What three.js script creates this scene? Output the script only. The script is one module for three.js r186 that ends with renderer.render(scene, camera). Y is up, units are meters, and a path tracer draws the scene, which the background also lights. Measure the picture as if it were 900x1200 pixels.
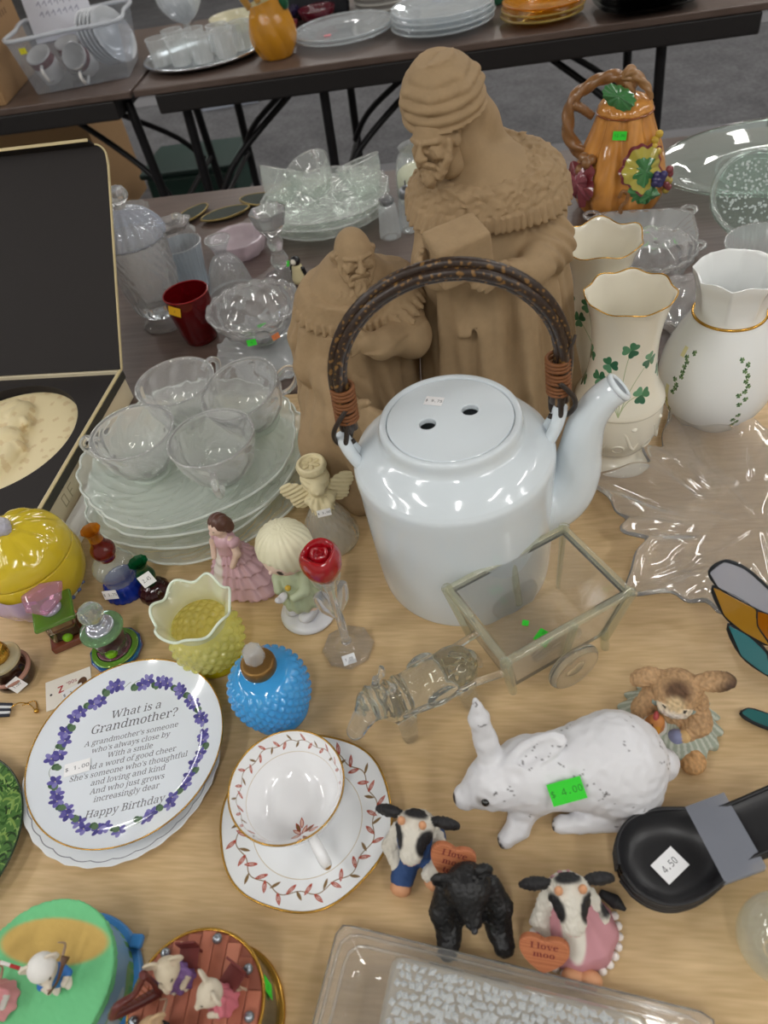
import * as THREE from 'three';
import { RoundedBoxGeometry } from 'three/addons/geometries/RoundedBoxGeometry.js';
import { mergeGeometries, mergeVertices } from 'three/addons/utils/BufferGeometryUtils.js';
import { RectAreaLightUniformsLib } from 'three/addons/lights/RectAreaLightUniformsLib.js';
import { createNoise3D } from 'simplex-noise';

// ---------- camera, light, exposure ----------
const scene = new THREE.Scene();
const TABLE = 0.74;                                    // height of the table tops
const camera = new THREE.PerspectiveCamera(2 * Math.atan(600 / 870) * 180 / Math.PI, 0.75, 0.05, 60);
camera.position.set(0, 1.36, 0);
camera.up.set(0.04503549, 0.68332224, -0.72872664);
camera.lookAt(-0.15222913, 1.36 - 0.71625344, -0.681034);
camera.focus = 0.8; camera.userData.fStop = 7;
scene.add(camera);
scene.background = new THREE.Color(0x101010);
const renderer = new THREE.WebGLRenderer();
renderer.toneMapping = THREE.LinearToneMapping;
renderer.toneMappingExposure = 1.0;
renderer.shadowMap.enabled = true;
RectAreaLightUniformsLib.init();
const CEILING = 3.1, LAMP_COLOR = new THREE.Color(1.0, 0.985, 0.955), LAMP_POWER = 20.5;
const LAMPS = [[1.6, -2.2], [-3.5, -2.2], [4.6, -2.0], [-1.4, -4.9], [2.0, -4.9], [-4.6, -5.2], [-1.5, 0.9], [1.7, 0.9], [-4.4, 1.0], [4.6, 1.0], [0.4, -7.6], [3.1, -3.5], [-2.9, -3.7], [0.6, -4.1], [-3.2, -0.4], [3.2, -0.4], [0.1, 1.5], [-3.0, 1.3], [3.2, 1.8], [-1.1, -6.5], [3.5, -6.7]];

// ---------- helpers ----------
function rng(seed) { let a = seed >>> 0; return () => { a = (a + 0x6D2B79F5) >>> 0; let t = a; t = Math.imul(t ^ (t >>> 15), t | 1); t ^= t + Math.imul(t ^ (t >>> 7), t | 61); return ((t ^ (t >>> 14)) >>> 0) / 4294967296; }; }
const noise3 = createNoise3D(rng(7));
const V = (x, y, z) => new THREE.Vector3(x, y, z);
const { sin, cos, PI, sqrt, abs, min, max, floor, hypot, pow, atan2, exp } = Math;
const clamp = (x, a = 0, b = 1) => x < a ? a : x > b ? b : x;
const lerp = (a, b, t) => a + (b - a) * t;
const sstep = (a, b, x) => { const t = clamp((x - a) / (b - a)); return t * t * (3 - 2 * t); };
const C = (h) => new THREE.Color(h);
const taken = new Map();
function numbered(name) { const n = taken.get(name) || 0; taken.set(name, n + 1); return n ? `${name}_${String(n).padStart(3, '0')}` : name; }
function thing(name, label, category, [x, y, z] = [0, 0, 0], turn = 0, group) {
  const o = new THREE.Group(); o.name = numbered(name); scene.add(o);
  o.position.set(x, y, z); o.rotation.y = turn; o.userData = { label, category };
  if (group) o.userData.group = group;
  return o;
}
function solo(name, label, category, geo, material, [x, y, z] = [0, 0, 0], turn = 0, group) {
  const o = new THREE.Mesh(geo, material); o.name = numbered(name); scene.add(o);
  o.position.set(x, y, z); o.rotation.y = turn; o.userData = { label, category };
  if (group) o.userData.group = group;
  return o;
}
function copy(root, [x, y, z], turn, label, group) {
  const r = root.clone(); r.name = numbered(root.name.replace(/_\d{3}$/, '')); scene.add(r);
  r.position.set(x, y, z); r.rotation.set(0, turn, 0); r.userData = { ...root.userData };
  if (label) r.userData.label = label;
  if (group) r.userData.group = group;
  return r;
}
function part(name, geo, material, parent, pos, rot, label) {
  const m = new THREE.Mesh(geo, material); m.name = name; parent.add(m);
  if (pos) m.position.set(...pos);
  if (rot) m.rotation.set(...rot);
  if (label) m.userData.label = label;
  return m;
}
function struct(name, geo, material, pos, parent) {
  const m = new THREE.Mesh(geo, material); m.name = name; (parent || scene).add(m);
  if (pos) m.position.set(...pos);
  if (!parent) m.userData.kind = 'structure';
  return m;
}
const M = (o) => new THREE.MeshPhysicalMaterial({ roughness: 0.5, ...o });
const glaze = (color, o = {}) => M({ color, roughness: 0.16, clearcoat: 0.4, clearcoatRoughness: 0.05, ...o });
const glassSheet = (color = 0xf4faf8, o = {}) => M({ color, transmission: 1, roughness: 0.03, ior: 1.5, ...o });
const glassBlock = (color = 0xffffff, att = 0xdcebe4, dist = 0.12, o = {}) => M({ color, transmission: 1, roughness: 0.02, ior: 1.5, thickness: 0.01, attenuationColor: C(att), attenuationDistance: dist, ...o });

// a grid surface (u across, v along); closed in u by shared vertices unless seam is asked for (textures)
function grid(nu, nv, fn, { closeU = false, seam = false, flip = false, uv = null, capStart = false, capEnd = false } = {}) {
  const cols = closeU && !seam ? nu : nu + 1, pos = [], uvs = [], idx = [];
  for (let j = 0; j <= nv; j++) for (let i = 0; i < cols; i++) {
    const p = fn(i / nu, j / nv); pos.push(p[0], p[1], p[2]);
    if (uv) { const q = uv(i / nu, j / nv, p); uvs.push(q[0], q[1]); } else uvs.push(i / nu, j / nv);
  }
  for (let j = 0; j < nv; j++) for (let i = 0; i < nu; i++) {
    const i1 = closeU && !seam ? (i + 1) % nu : i + 1, a = j * cols + i, b = j * cols + i1, c = a + cols, d = b + cols;
    if (flip) idx.push(a, c, b, b, c, d); else idx.push(a, b, c, b, d, c);
  }
  const cap = (j, rev) => {
    let x = 0, y = 0, z = 0; for (let i = 0; i < nu; i++) { const k = (j * cols + i) * 3; x += pos[k]; y += pos[k + 1]; z += pos[k + 2]; }
    const c = pos.length / 3; pos.push(x / nu, y / nu, z / nu); uvs.push(0.5, 0.5);
    for (let i = 0; i < nu; i++) { const a = j * cols + i, b = j * cols + (closeU && !seam ? (i + 1) % nu : i + 1); if (rev !== flip) idx.push(c, b, a); else idx.push(c, a, b); }
  };
  if (capStart) cap(0, true); if (capEnd) cap(nv, false);
  const g = new THREE.BufferGeometry();
  g.setAttribute('position', new THREE.Float32BufferAttribute(pos, 3));
  g.setAttribute('uv', new THREE.Float32BufferAttribute(uvs, 2));
  g.setIndex(idx); g.computeVertexNormals();
  if (closeU && seam) { const n = g.attributes.normal; for (let j = 0; j <= nv; j++) { const a = j * cols, b = j * cols + nu; const v = V(n.getX(a) + n.getX(b), n.getY(a) + n.getY(b), n.getZ(a) + n.getZ(b)).normalize(); n.setXYZ(a, v.x, v.y, v.z); n.setXYZ(b, v.x, v.y, v.z); } }
  return g;
}
// profile points smoothed by a spline; a point repeated stays a corner
function smooth(pts, n = 6) {
  const out = [];
  const P = pts.map(p => V(p[0], p[1], 0)); const runs = []; let run = [P[0]];
  for (let i = 1; i < P.length; i++) { if (P[i].distanceTo(P[i - 1]) < 1e-9) { runs.push(run); run = [P[i]]; } else run.push(P[i]); }
  runs.push(run);
  for (const r of runs) { if (r.length < 2) { out.push([r[0].x, r[0].y]); continue; } const c = new THREE.CatmullRomCurve3(r, false, 'centripetal'); const k = (r.length - 1) * n; for (let i = 0; i <= k; i++) { const q = c.getPoint(i / k); out.push([max(0, q.x), q.y]); } }
  return out;
}
// turned body: profile [[r, y] ...] from axis or rim; mod(theta, k 0..1, r, y) -> [r, y] or [r, y, dx, dz]
function lathe(profile, seg = 48, mod, o = {}) {
  const n = profile.length - 1;
  return grid(seg, n, (u, v) => {
    const t = u * 2 * PI, p = profile[Math.round(v * n)]; let r = p[0], y = p[1];
    if (mod) [r, y] = mod(t, v, r, y);
    return [r * sin(t), y, r * cos(t)];
  }, { closeU: true, ...o });
}
// a tube of varying radius along points
function sweep(points, radii, seg = 10, per = 6, o = {}) {
  const curve = new THREE.CatmullRomCurve3(points.map(p => V(...p)), !!o.closed, 'centripetal');
  const n = (points.length - (o.closed ? 0 : 1)) * per, R = (t) => { if (typeof radii === 'number') return radii; const x = t * (radii.length - 1), i = min(floor(x), radii.length - 2); return lerp(radii[i], radii[i + 1], x - i); };
  const fr = curve.computeFrenetFrames(n, !!o.closed);
  return grid(seg, n, (u, v) => {
    const i = Math.round(v * n), p = curve.getPoint(v), a = u * 2 * PI, r = R(v) * (o.mod ? o.mod(a, v) : 1), ca = cos(a) * r * (o.flat || 1), sa = sin(a) * r, N = fr.normals[i], B = fr.binormals[i];
    return [p.x + N.x * ca + B.x * sa, p.y + N.y * ca + B.y * sa, p.z + N.z * ca + B.z * sa];
  }, { closeU: true, capStart: !o.closed, capEnd: !o.closed, flip: false });
}
const box = (w, h, d, r = 0.002, s = 2) => new RoundedBoxGeometry(w, h, d, s, min(r, w / 2.01, h / 2.01, d / 2.01));
const at = (g, x = 0, y = 0, z = 0, rx = 0, ry = 0, rz = 0, s = 1) => { const m = new THREE.Matrix4().compose(V(x, y, z), new THREE.Quaternion().setFromEuler(new THREE.Euler(rx, ry, rz)), typeof s === 'number' ? V(s, s, s) : V(...s)); g.applyMatrix4(m); return g; };
const join = (list) => mergeGeometries(list.map(g => { const k = g.index ? g.toNonIndexed() : g; for (const a of Object.keys(k.attributes)) if (!['position', 'normal', 'uv'].includes(a)) k.deleteAttribute(a); return k; }));
function extrude(pts, depth, bevel = 0.0005, o = {}) {
  const s = new THREE.Shape(pts.map(p => new THREE.Vector2(p[0], p[1])));
  return new THREE.ExtrudeGeometry(s, { depth, bevelEnabled: bevel > 0, bevelThickness: bevel, bevelSize: bevel, bevelSegments: 2, curveSegments: 8, steps: 1, ...o });
}

// ---------- signed distance modelling: shapes joined smoothly, meshed by surface nets ----------
class Clay {
  constructor() { this.s = []; this.paint = []; }
  add(f, c, rad, color, k, cut) { this.s.push({ f, c, rad, color: color === undefined ? null : C(color), k: k ?? this.k ?? 0.004, cut }); return this; }
  limb(a, b, ra, rb, color, k, cut) {           // tapered capsule
    const [ax, ay, az] = a, bx = b[0] - ax, by = b[1] - ay, bz = b[2] - az, L = bx * bx + by * by + bz * bz + 1e-12;
    return this.add((x, y, z) => { const px = x - ax, py = y - ay, pz = z - az, h = clamp((px * bx + py * by + pz * bz) / L); return hypot(px - bx * h, py - by * h, pz - bz * h) - (ra + (rb - ra) * h); }, null, null, color, k, cut);
  }
  chain(pts, rs, color, k) { for (let i = 0; i < pts.length - 1; i++) this.limb(pts[i], pts[i + 1], rs[i], rs[i + 1], color, k); return this; }
  ball(c, r, color, k, rot, cut) {                   // ellipsoid, r number or [x,y,z]
    const [cx, cy, cz] = c, R = typeof r === 'number' ? [r, r, r] : r, m = rot && new THREE.Matrix4().makeRotationFromEuler(new THREE.Euler(...rot)).invert().elements;
    const [rx, ry, rz] = R;
    return this.add((x, y, z) => {
      let px = x - cx, py = y - cy, pz = z - cz;
      if (m) { const a = m[0] * px + m[4] * py + m[8] * pz, b = m[1] * px + m[5] * py + m[9] * pz, c2 = m[2] * px + m[6] * py + m[10] * pz; px = a; py = b; pz = c2; }
      if (rx === ry && ry === rz) return hypot(px, py, pz) - rx;
      const k0 = hypot(px / rx, py / ry, pz / rz), k1 = hypot(px / (rx * rx), py / (ry * ry), pz / (rz * rz));
      return k1 < 1e-9 ? -min(rx, ry, rz) : k0 * (k0 - 1) / k1;
    }, c, R, color, k, cut);
  }
  block(c, h, r, color, k, rot, cut) {               // rounded box by half sizes
    const [cx, cy, cz] = c, m = rot && new THREE.Matrix4().makeRotationFromEuler(new THREE.Euler(...rot)).invert().elements;
    return this.add((x, y, z) => {
      let px = x - cx, py = y - cy, pz = z - cz;
      if (m) { const a = m[0] * px + m[4] * py + m[8] * pz, b = m[1] * px + m[5] * py + m[9] * pz, c2 = m[2] * px + m[6] * py + m[10] * pz; px = a; py = b; pz = c2; }
      const qx = abs(px) - h[0] + r, qy = abs(py) - h[1] + r, qz = abs(pz) - h[2] + r;
      return hypot(max(qx, 0), max(qy, 0), max(qz, 0)) + min(max(qx, qy, qz), 0) - r;
    }, c, h, color, k, cut);
  }
  fn(f, color, k, cut) { return this.add(f, null, null, color, k, cut); }
  spot(c, r, color, soft) { this.paint.push({ c, R: typeof r === 'number' ? [r, r, r] : r, color: C(color), soft: soft || 0.06 }); return this; }
  dist(x, y, z) {
    let d = 1e3;
    for (const p of this.s) {
      const e = p.f(x, y, z), k = p.k;
      if (p.cut) { const h = clamp(0.5 - 0.5 * (d + e) / k); d = lerp(d, -e, h) + k * h * (1 - h); }
      else { const h = clamp(0.5 + 0.5 * (e - d) / k); d = lerp(e, d, h) - k * h * (1 - h); }
    }
    return d;
  }
  tint(x, y, z, out) {
    let best = 1e9, col = null;
    for (const p of this.s) if (p.color && !p.cut) { const e = p.f(x, y, z); if (e < best) { best = e; col = p.color; } }
    out.copy(col || C(0xffffff));
    for (const q of this.paint) { const e = hypot((x - q.c[0]) / q.R[0], (y - q.c[1]) / q.R[1], (z - q.c[2]) / q.R[2]); const w = 1 - sstep(1 - q.soft, 1 + q.soft, e); if (w > 0) out.lerp(q.color, w); }
    return out;
  }
  // bounds [lo, hi], cell in metres, extra relief(x,y,z) added to the surface (positive swells), grain(x,y,z,color)
  mesh(lo, hi, cell, { relief, grain, colors = true } = {}) {
    const n = [0, 1, 2].map(i => Math.ceil((hi[i] - lo[i]) / cell) + 1), [nx, ny, nz] = n;
    const F = new Float32Array(nx * ny * nz), B = 6, amp = 0.006;
    const f = relief ? (x, y, z) => { const d = this.dist(x, y, z); return abs(d) < 0.02 ? d - relief(x, y, z) : d; } : (x, y, z) => this.dist(x, y, z);
    const id = (i, j, k) => i + nx * (j + ny * k);
    for (let k0 = 0; k0 < nz; k0 += B) for (let j0 = 0; j0 < ny; j0 += B) for (let i0 = 0; i0 < nx; i0 += B) {
      const h = B / 2, d = this.dist(lo[0] + (i0 + h) * cell, lo[1] + (j0 + h) * cell, lo[2] + (k0 + h) * cell), far = abs(d) > h * cell * 2.2 + amp;
      for (let k = k0; k < min(nz, k0 + B); k++) for (let j = j0; j < min(ny, j0 + B); j++) for (let i = i0; i < min(nx, i0 + B); i++) F[id(i, j, k)] = far ? d : f(lo[0] + i * cell, lo[1] + j * cell, lo[2] + k * cell);
    }
    const vid = new Int32Array(nx * ny * nz).fill(-1), pos = [], idx = [];
    const corner = [[0, 0, 0], [1, 0, 0], [0, 1, 0], [1, 1, 0], [0, 0, 1], [1, 0, 1], [0, 1, 1], [1, 1, 1]], edges = [[0, 1], [2, 3], [4, 5], [6, 7], [0, 2], [1, 3], [4, 6], [5, 7], [0, 4], [1, 5], [2, 6], [3, 7]], v = new Float32Array(8);
    for (let k = 0; k < nz - 1; k++) for (let j = 0; j < ny - 1; j++) for (let i = 0; i < nx - 1; i++) {
      let neg = 0; for (let c = 0; c < 8; c++) { v[c] = F[id(i + corner[c][0], j + corner[c][1], k + corner[c][2])]; if (v[c] < 0) neg++; }
      if (!neg || neg === 8) continue;
      let x = 0, y = 0, z = 0, m = 0;
      for (const [a, b] of edges) if ((v[a] < 0) !== (v[b] < 0)) { const t = v[a] / (v[a] - v[b]), A = corner[a], Bc = corner[b]; x += A[0] + (Bc[0] - A[0]) * t; y += A[1] + (Bc[1] - A[1]) * t; z += A[2] + (Bc[2] - A[2]) * t; m++; }
      vid[id(i, j, k)] = pos.length / 3; pos.push(lo[0] + (i + x / m) * cell, lo[1] + (j + y / m) * cell, lo[2] + (k + z / m) * cell);
    }
    const quad = (a, b, c, d, s) => { if (a < 0 || b < 0 || c < 0 || d < 0) return; if (s) idx.push(a, b, c, a, c, d); else idx.push(a, c, b, a, d, c); };
    for (let k = 1; k < nz - 1; k++) for (let j = 1; j < ny - 1; j++) for (let i = 1; i < nx - 1; i++) {
      const a = F[id(i, j, k)] < 0;
      if (a !== F[id(i + 1, j, k)] < 0) quad(vid[id(i, j - 1, k - 1)], vid[id(i, j, k - 1)], vid[id(i, j, k)], vid[id(i, j - 1, k)], a);
      if (a !== F[id(i, j + 1, k)] < 0) quad(vid[id(i - 1, j, k - 1)], vid[id(i - 1, j, k)], vid[id(i, j, k)], vid[id(i, j, k - 1)], a);
      if (a !== F[id(i, j, k + 1)] < 0) quad(vid[id(i - 1, j - 1, k)], vid[id(i, j - 1, k)], vid[id(i, j, k)], vid[id(i - 1, j, k)], a);
    }
    const g = new THREE.BufferGeometry(); g.setAttribute('position', new THREE.Float32BufferAttribute(pos, 3)); g.setIndex(idx);
    g.computeVertexNormals();
    if (colors) { const cols = new Float32Array(pos.length), o = new THREE.Color(); for (let i = 0; i < pos.length; i += 3) { this.tint(pos[i], pos[i + 1], pos[i + 2], o); if (grain) grain(pos[i], pos[i + 1], pos[i + 2], o); cols[i] = o.r; cols[i + 1] = o.g; cols[i + 2] = o.b; } g.setAttribute('color', new THREE.BufferAttribute(cols, 3)); }
    return g;
  }
}
const painted = (o = {}) => M({ color: 0xffffff, vertexColors: true, roughness: 0.55, ...o });

// ---------- computed textures ----------
function canvasTex(w, h, draw, o = {}) {
  const c = document.createElement('canvas'); c.width = w; c.height = h; draw(c.getContext('2d'), w, h);
  const t = new THREE.CanvasTexture(c); t.colorSpace = THREE.SRGBColorSpace; t.magFilter = THREE.LinearFilter; if (o.repeat) { t.wrapS = t.wrapT = THREE.RepeatWrapping; } return t;
}
function dataTex(w, h, fn, srgb = true, repeat = true) {
  const d = new Uint8Array(w * h * 4);
  for (let y = 0; y < h; y++) for (let x = 0; x < w; x++) { const c = fn(x / w, y / h), o = (y * w + x) * 4; d[o] = clamp(c[0], 0, 255); d[o + 1] = clamp(c[1], 0, 255); d[o + 2] = clamp(c[2], 0, 255); d[o + 3] = 255; }
  const t = new THREE.DataTexture(d, w, h); t.magFilter = THREE.LinearFilter; t.colorSpace = srgb ? THREE.SRGBColorSpace : THREE.NoColorSpace; if (repeat) t.wrapS = t.wrapT = THREE.RepeatWrapping; t.needsUpdate = true; return t;
}
const stickerCache = new Map();
function stickerMat(text, bg = '#f4f4f6', ink = '#33343c') {
  const key = text + bg; if (stickerCache.has(key)) return stickerCache.get(key);
  const t = canvasTex(128, 84, (g, w, h) => { g.fillStyle = bg; g.fillRect(0, 0, w, h); g.fillStyle = ink; g.textAlign = 'center'; const ls = text.split('|'); g.font = ls.length > 1 ? '26px monospace' : '34px monospace'; ls.forEach((l, i) => g.fillText(l, w / 2, h / 2 + 11 + (i - (ls.length - 1) / 2) * 30)); });
  const m = M({ map: t, roughness: 0.7 }); stickerCache.set(key, m); return m;
}
// small paper label glued on; pos and the direction it faces, up to turn
function sticker(parent, text, w, h, pos, face, turn = 0, bg, ink) {
  const m = part('price_sticker', new THREE.BoxGeometry(w, h, 0.0003), stickerMat(text, bg, ink), parent, pos);
  m.lookAt(0, 0, 0); const q = new THREE.Quaternion().setFromUnitVectors(V(0, 0, 1), V(...face).normalize());
  m.quaternion.copy(q).multiply(new THREE.Quaternion().setFromAxisAngle(V(0, 0, 1), turn)); return m;
}
const GREEN = '#35d832';
// ---------- the hall ----------
{
  const carpet = dataTex(512, 512, (u, v) => { const n = noise3(u * 40, v * 40, 1) * 8 + noise3(u * 190, v * 190, 2) * 16 + noise3(u * 6, v * 6, 3) * 8; return [86 + n, 85 + n, 87 + n]; });
  carpet.repeat.set(0.8, 0.8);
  const uvMetres = (g) => { const p = g.attributes.position, u = g.attributes.uv; for (let i = 0; i < p.count; i++) u.setXY(i, p.getX(i), p.getZ(i)); return g; };
  const floorMat = M({ map: carpet, roughness: 0.95 });
  struct('floor', uvMetres(new THREE.BoxGeometry(14, 0.1, 13)), floorMat, [0, -0.05, -3.5]);
  const paintMat = M({ color: 0xe4e1da, roughness: 0.8 });
  struct('wall_back', new THREE.BoxGeometry(14, CEILING, 0.12), paintMat, [0, CEILING / 2, -10.06]);
  struct('wall_front', new THREE.BoxGeometry(14, CEILING, 0.12), paintMat, [0, CEILING / 2, 3.06]);
  struct('wall_left', new THREE.BoxGeometry(0.12, CEILING, 13.2), paintMat, [-7.06, CEILING / 2, -3.5]);
  struct('wall_right', new THREE.BoxGeometry(0.12, CEILING, 13.2), paintMat, [7.06, CEILING / 2, -3.5]);
  struct('ceiling', new THREE.BoxGeometry(14.2, 0.12, 13.2), M({ color: 0xeeece6, roughness: 0.9 }), [0, CEILING + 0.06, -3.5]);
  // paler joins between the carpet strips on the aisle
  const stripe = M({ color: 0x6f6e70, roughness: 0.95 });
  for (const [z, w] of [[-3.42, 0.17], [-4.9, 0.17]]) struct('trim_1', new THREE.BoxGeometry(13.8, 0.003, w), stripe, [0, 0.0015, z]).name = numbered('floor_marking');
  const lampFrame = M({ color: 0xf2f2f0, roughness: 0.5 });
  const glow = M({ color: 0xffffff, emissive: LAMP_COLOR, emissiveIntensity: 8, roughness: 0.6 });
  LAMPS.forEach(([x, z]) => {
    const t = thing('ceiling_light', 'white ceiling light panel over the hall', 'light', [x, CEILING, z], 0, 'ceiling light panels of the hall');
    part('frame', box(0.24, 0.05, 1.26, 0.004), lampFrame, t, [0, -0.025, 0]);
    part('lamp_diffuser', box(0.17, 0.012, 1.20, 0.004), glow, t, [0, -0.052, 0]);
    const l = new THREE.RectAreaLight(LAMP_COLOR, LAMP_POWER, 0.17, 1.20); l.position.set(x, CEILING - 0.062, z); l.lookAt(x, 0, z); scene.add(l);
  });
}
// ---------- tables ----------
const darkTop = (() => {
  const t = dataTex(512, 512, (u, v) => { const g = noise3(u * 3, v * 120, 5) * 7 + noise3(u * 12, v * 300, 8) * 6 + noise3(u * 5, v * 9, 2) * 5; return [92 + g, 76 + g, 68 + g]; });
  t.repeat.set(1, 1);
  return M({ map: t, roughness: 0.38 });
})();
const ironMat = M({ color: 0x18171a, roughness: 0.45, metalness: 0.3 });
const edgeMat = M({ color: 0x1c1818, roughness: 0.5 });
function tableUv(g) { const p = g.attributes.position, u = g.attributes.uv; for (let i = 0; i < p.count; i++) u.setXY(i, p.getX(i), p.getZ(i)); return g; }
function legFrame(parent, x, d, side) {      // a folding leg: two posts, foot bar, cross bar, brace
  const half = d / 2 - 0.09;
  for (const z of [-half, half]) part('leg', sweep([[x, TABLE - 0.05, z], [x + side * 0.01, 0.4, z], [x + side * 0.02, 0.012, z]], 0.0150, 10, 4), ironMat, parent);
  part('cross_bar', sweep([[x + side * 0.012, 0.3, -half], [x + side * 0.012, 0.3, half]], 0.009, 8, 2), ironMat, parent);
  part('foot_bar', sweep([[x + side * 0.02, 0.012, -half - 0.03], [x + side * 0.02, 0.012, half + 0.03]], 0.012, 8, 2), ironMat, parent);
  for (const z of [-half * 0.3, half * 0.3]) part('brace', sweep([[x - side * 0.42, TABLE - 0.055, z], [x - side * 0.3, TABLE - 0.14, z], [x - side * 0.06, 0.42, z * 2], [x + side * 0.01, 0.32, z * 2.4]], 0.0105, 8, 6), ironMat, parent);
}
{
  const wood = dataTex(2048, 2048, (u, v) => {
    const w = noise3(u * 3, v * 6, 1) * 0.012, y = v + w, g = noise3(u * 7, y * 60, 3), f = noise3(u * 30, y * 260, 4), s = noise3(u * 60, v * 700, 6), big = noise3(u * 4, v * 16, 9);
    const k = g * 4 + f * 6 + s * 8 + big * 4;
    return [206 + k, 176 + k * 1.05, 132 + k * 1.1];
  });
  wood.repeat.set(0.5, 0.5); wood.offset.set(0.5, 0.5);
  const t = thing('folding_table', 'folding table with pale wood grain top carrying the figurines and teapot', 'table', [0.0, 0, -0.365]);
  part('table_top', tableUv(box(1.83, 0.022, 0.93, 0.004)), M({ map: wood, roughness: 0.42 }), t, [0, TABLE - 0.011, 0]);
  part('edge_band', box(1.836, 0.02, 0.936, 0.004), edgeMat, t, [0, TABLE - 0.036, 0]);
  legFrame(t, -0.7, 0.93, -1); legFrame(t, 0.7, 0.93, 1);
  const d = thing('folding_table', 'dark brown folding table crowded with clear cut glass', 'table', [0.0, 0, -1.2]);
  part('table_top', tableUv(box(2.44, 0.02, 0.735, 0.004)), darkTop, d, [0, TABLE - 0.01, 0]);
  part('edge_band', box(2.43, 0.03, 0.725, 0.004), edgeMat, d, [0, TABLE - 0.036, 0]);
  legFrame(d, -0.95, 0.735, -1); legFrame(d, 0.95, 0.735, 1);
  // the tables across the aisle meet end to end
  const b1 = thing('folding_table', 'dark folding table across the aisle carrying the plastic tub and cardboard box', 'table', [-1.945, 0, -2.74]);
  const b2 = thing('folding_table', 'long dark folding table across the aisle carrying the amber and black plates', 'table', [-0.105, 0, -2.74]);
  for (const [b, w] of [[b1, 1.83], [b2, 1.83]]) {
    part('table_top', tableUv(box(w, 0.02, 0.75, 0.004)), darkTop, b, [0, TABLE - 0.01, 0]);
    part('edge_band', box(w - 0.12, 0.055, 0.745, 0.006), edgeMat, b, [0, TABLE - 0.048, 0]);
  }
  legFrame(b1, -0.6, 0.75, -1); legFrame(b1, 0.86, 0.75, 1); legFrame(b2, -0.80, 0.75, -1); legFrame(b2, -0.36, 0.75, -1); legFrame(b2, 0.62, 0.75, 1);
}
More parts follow.
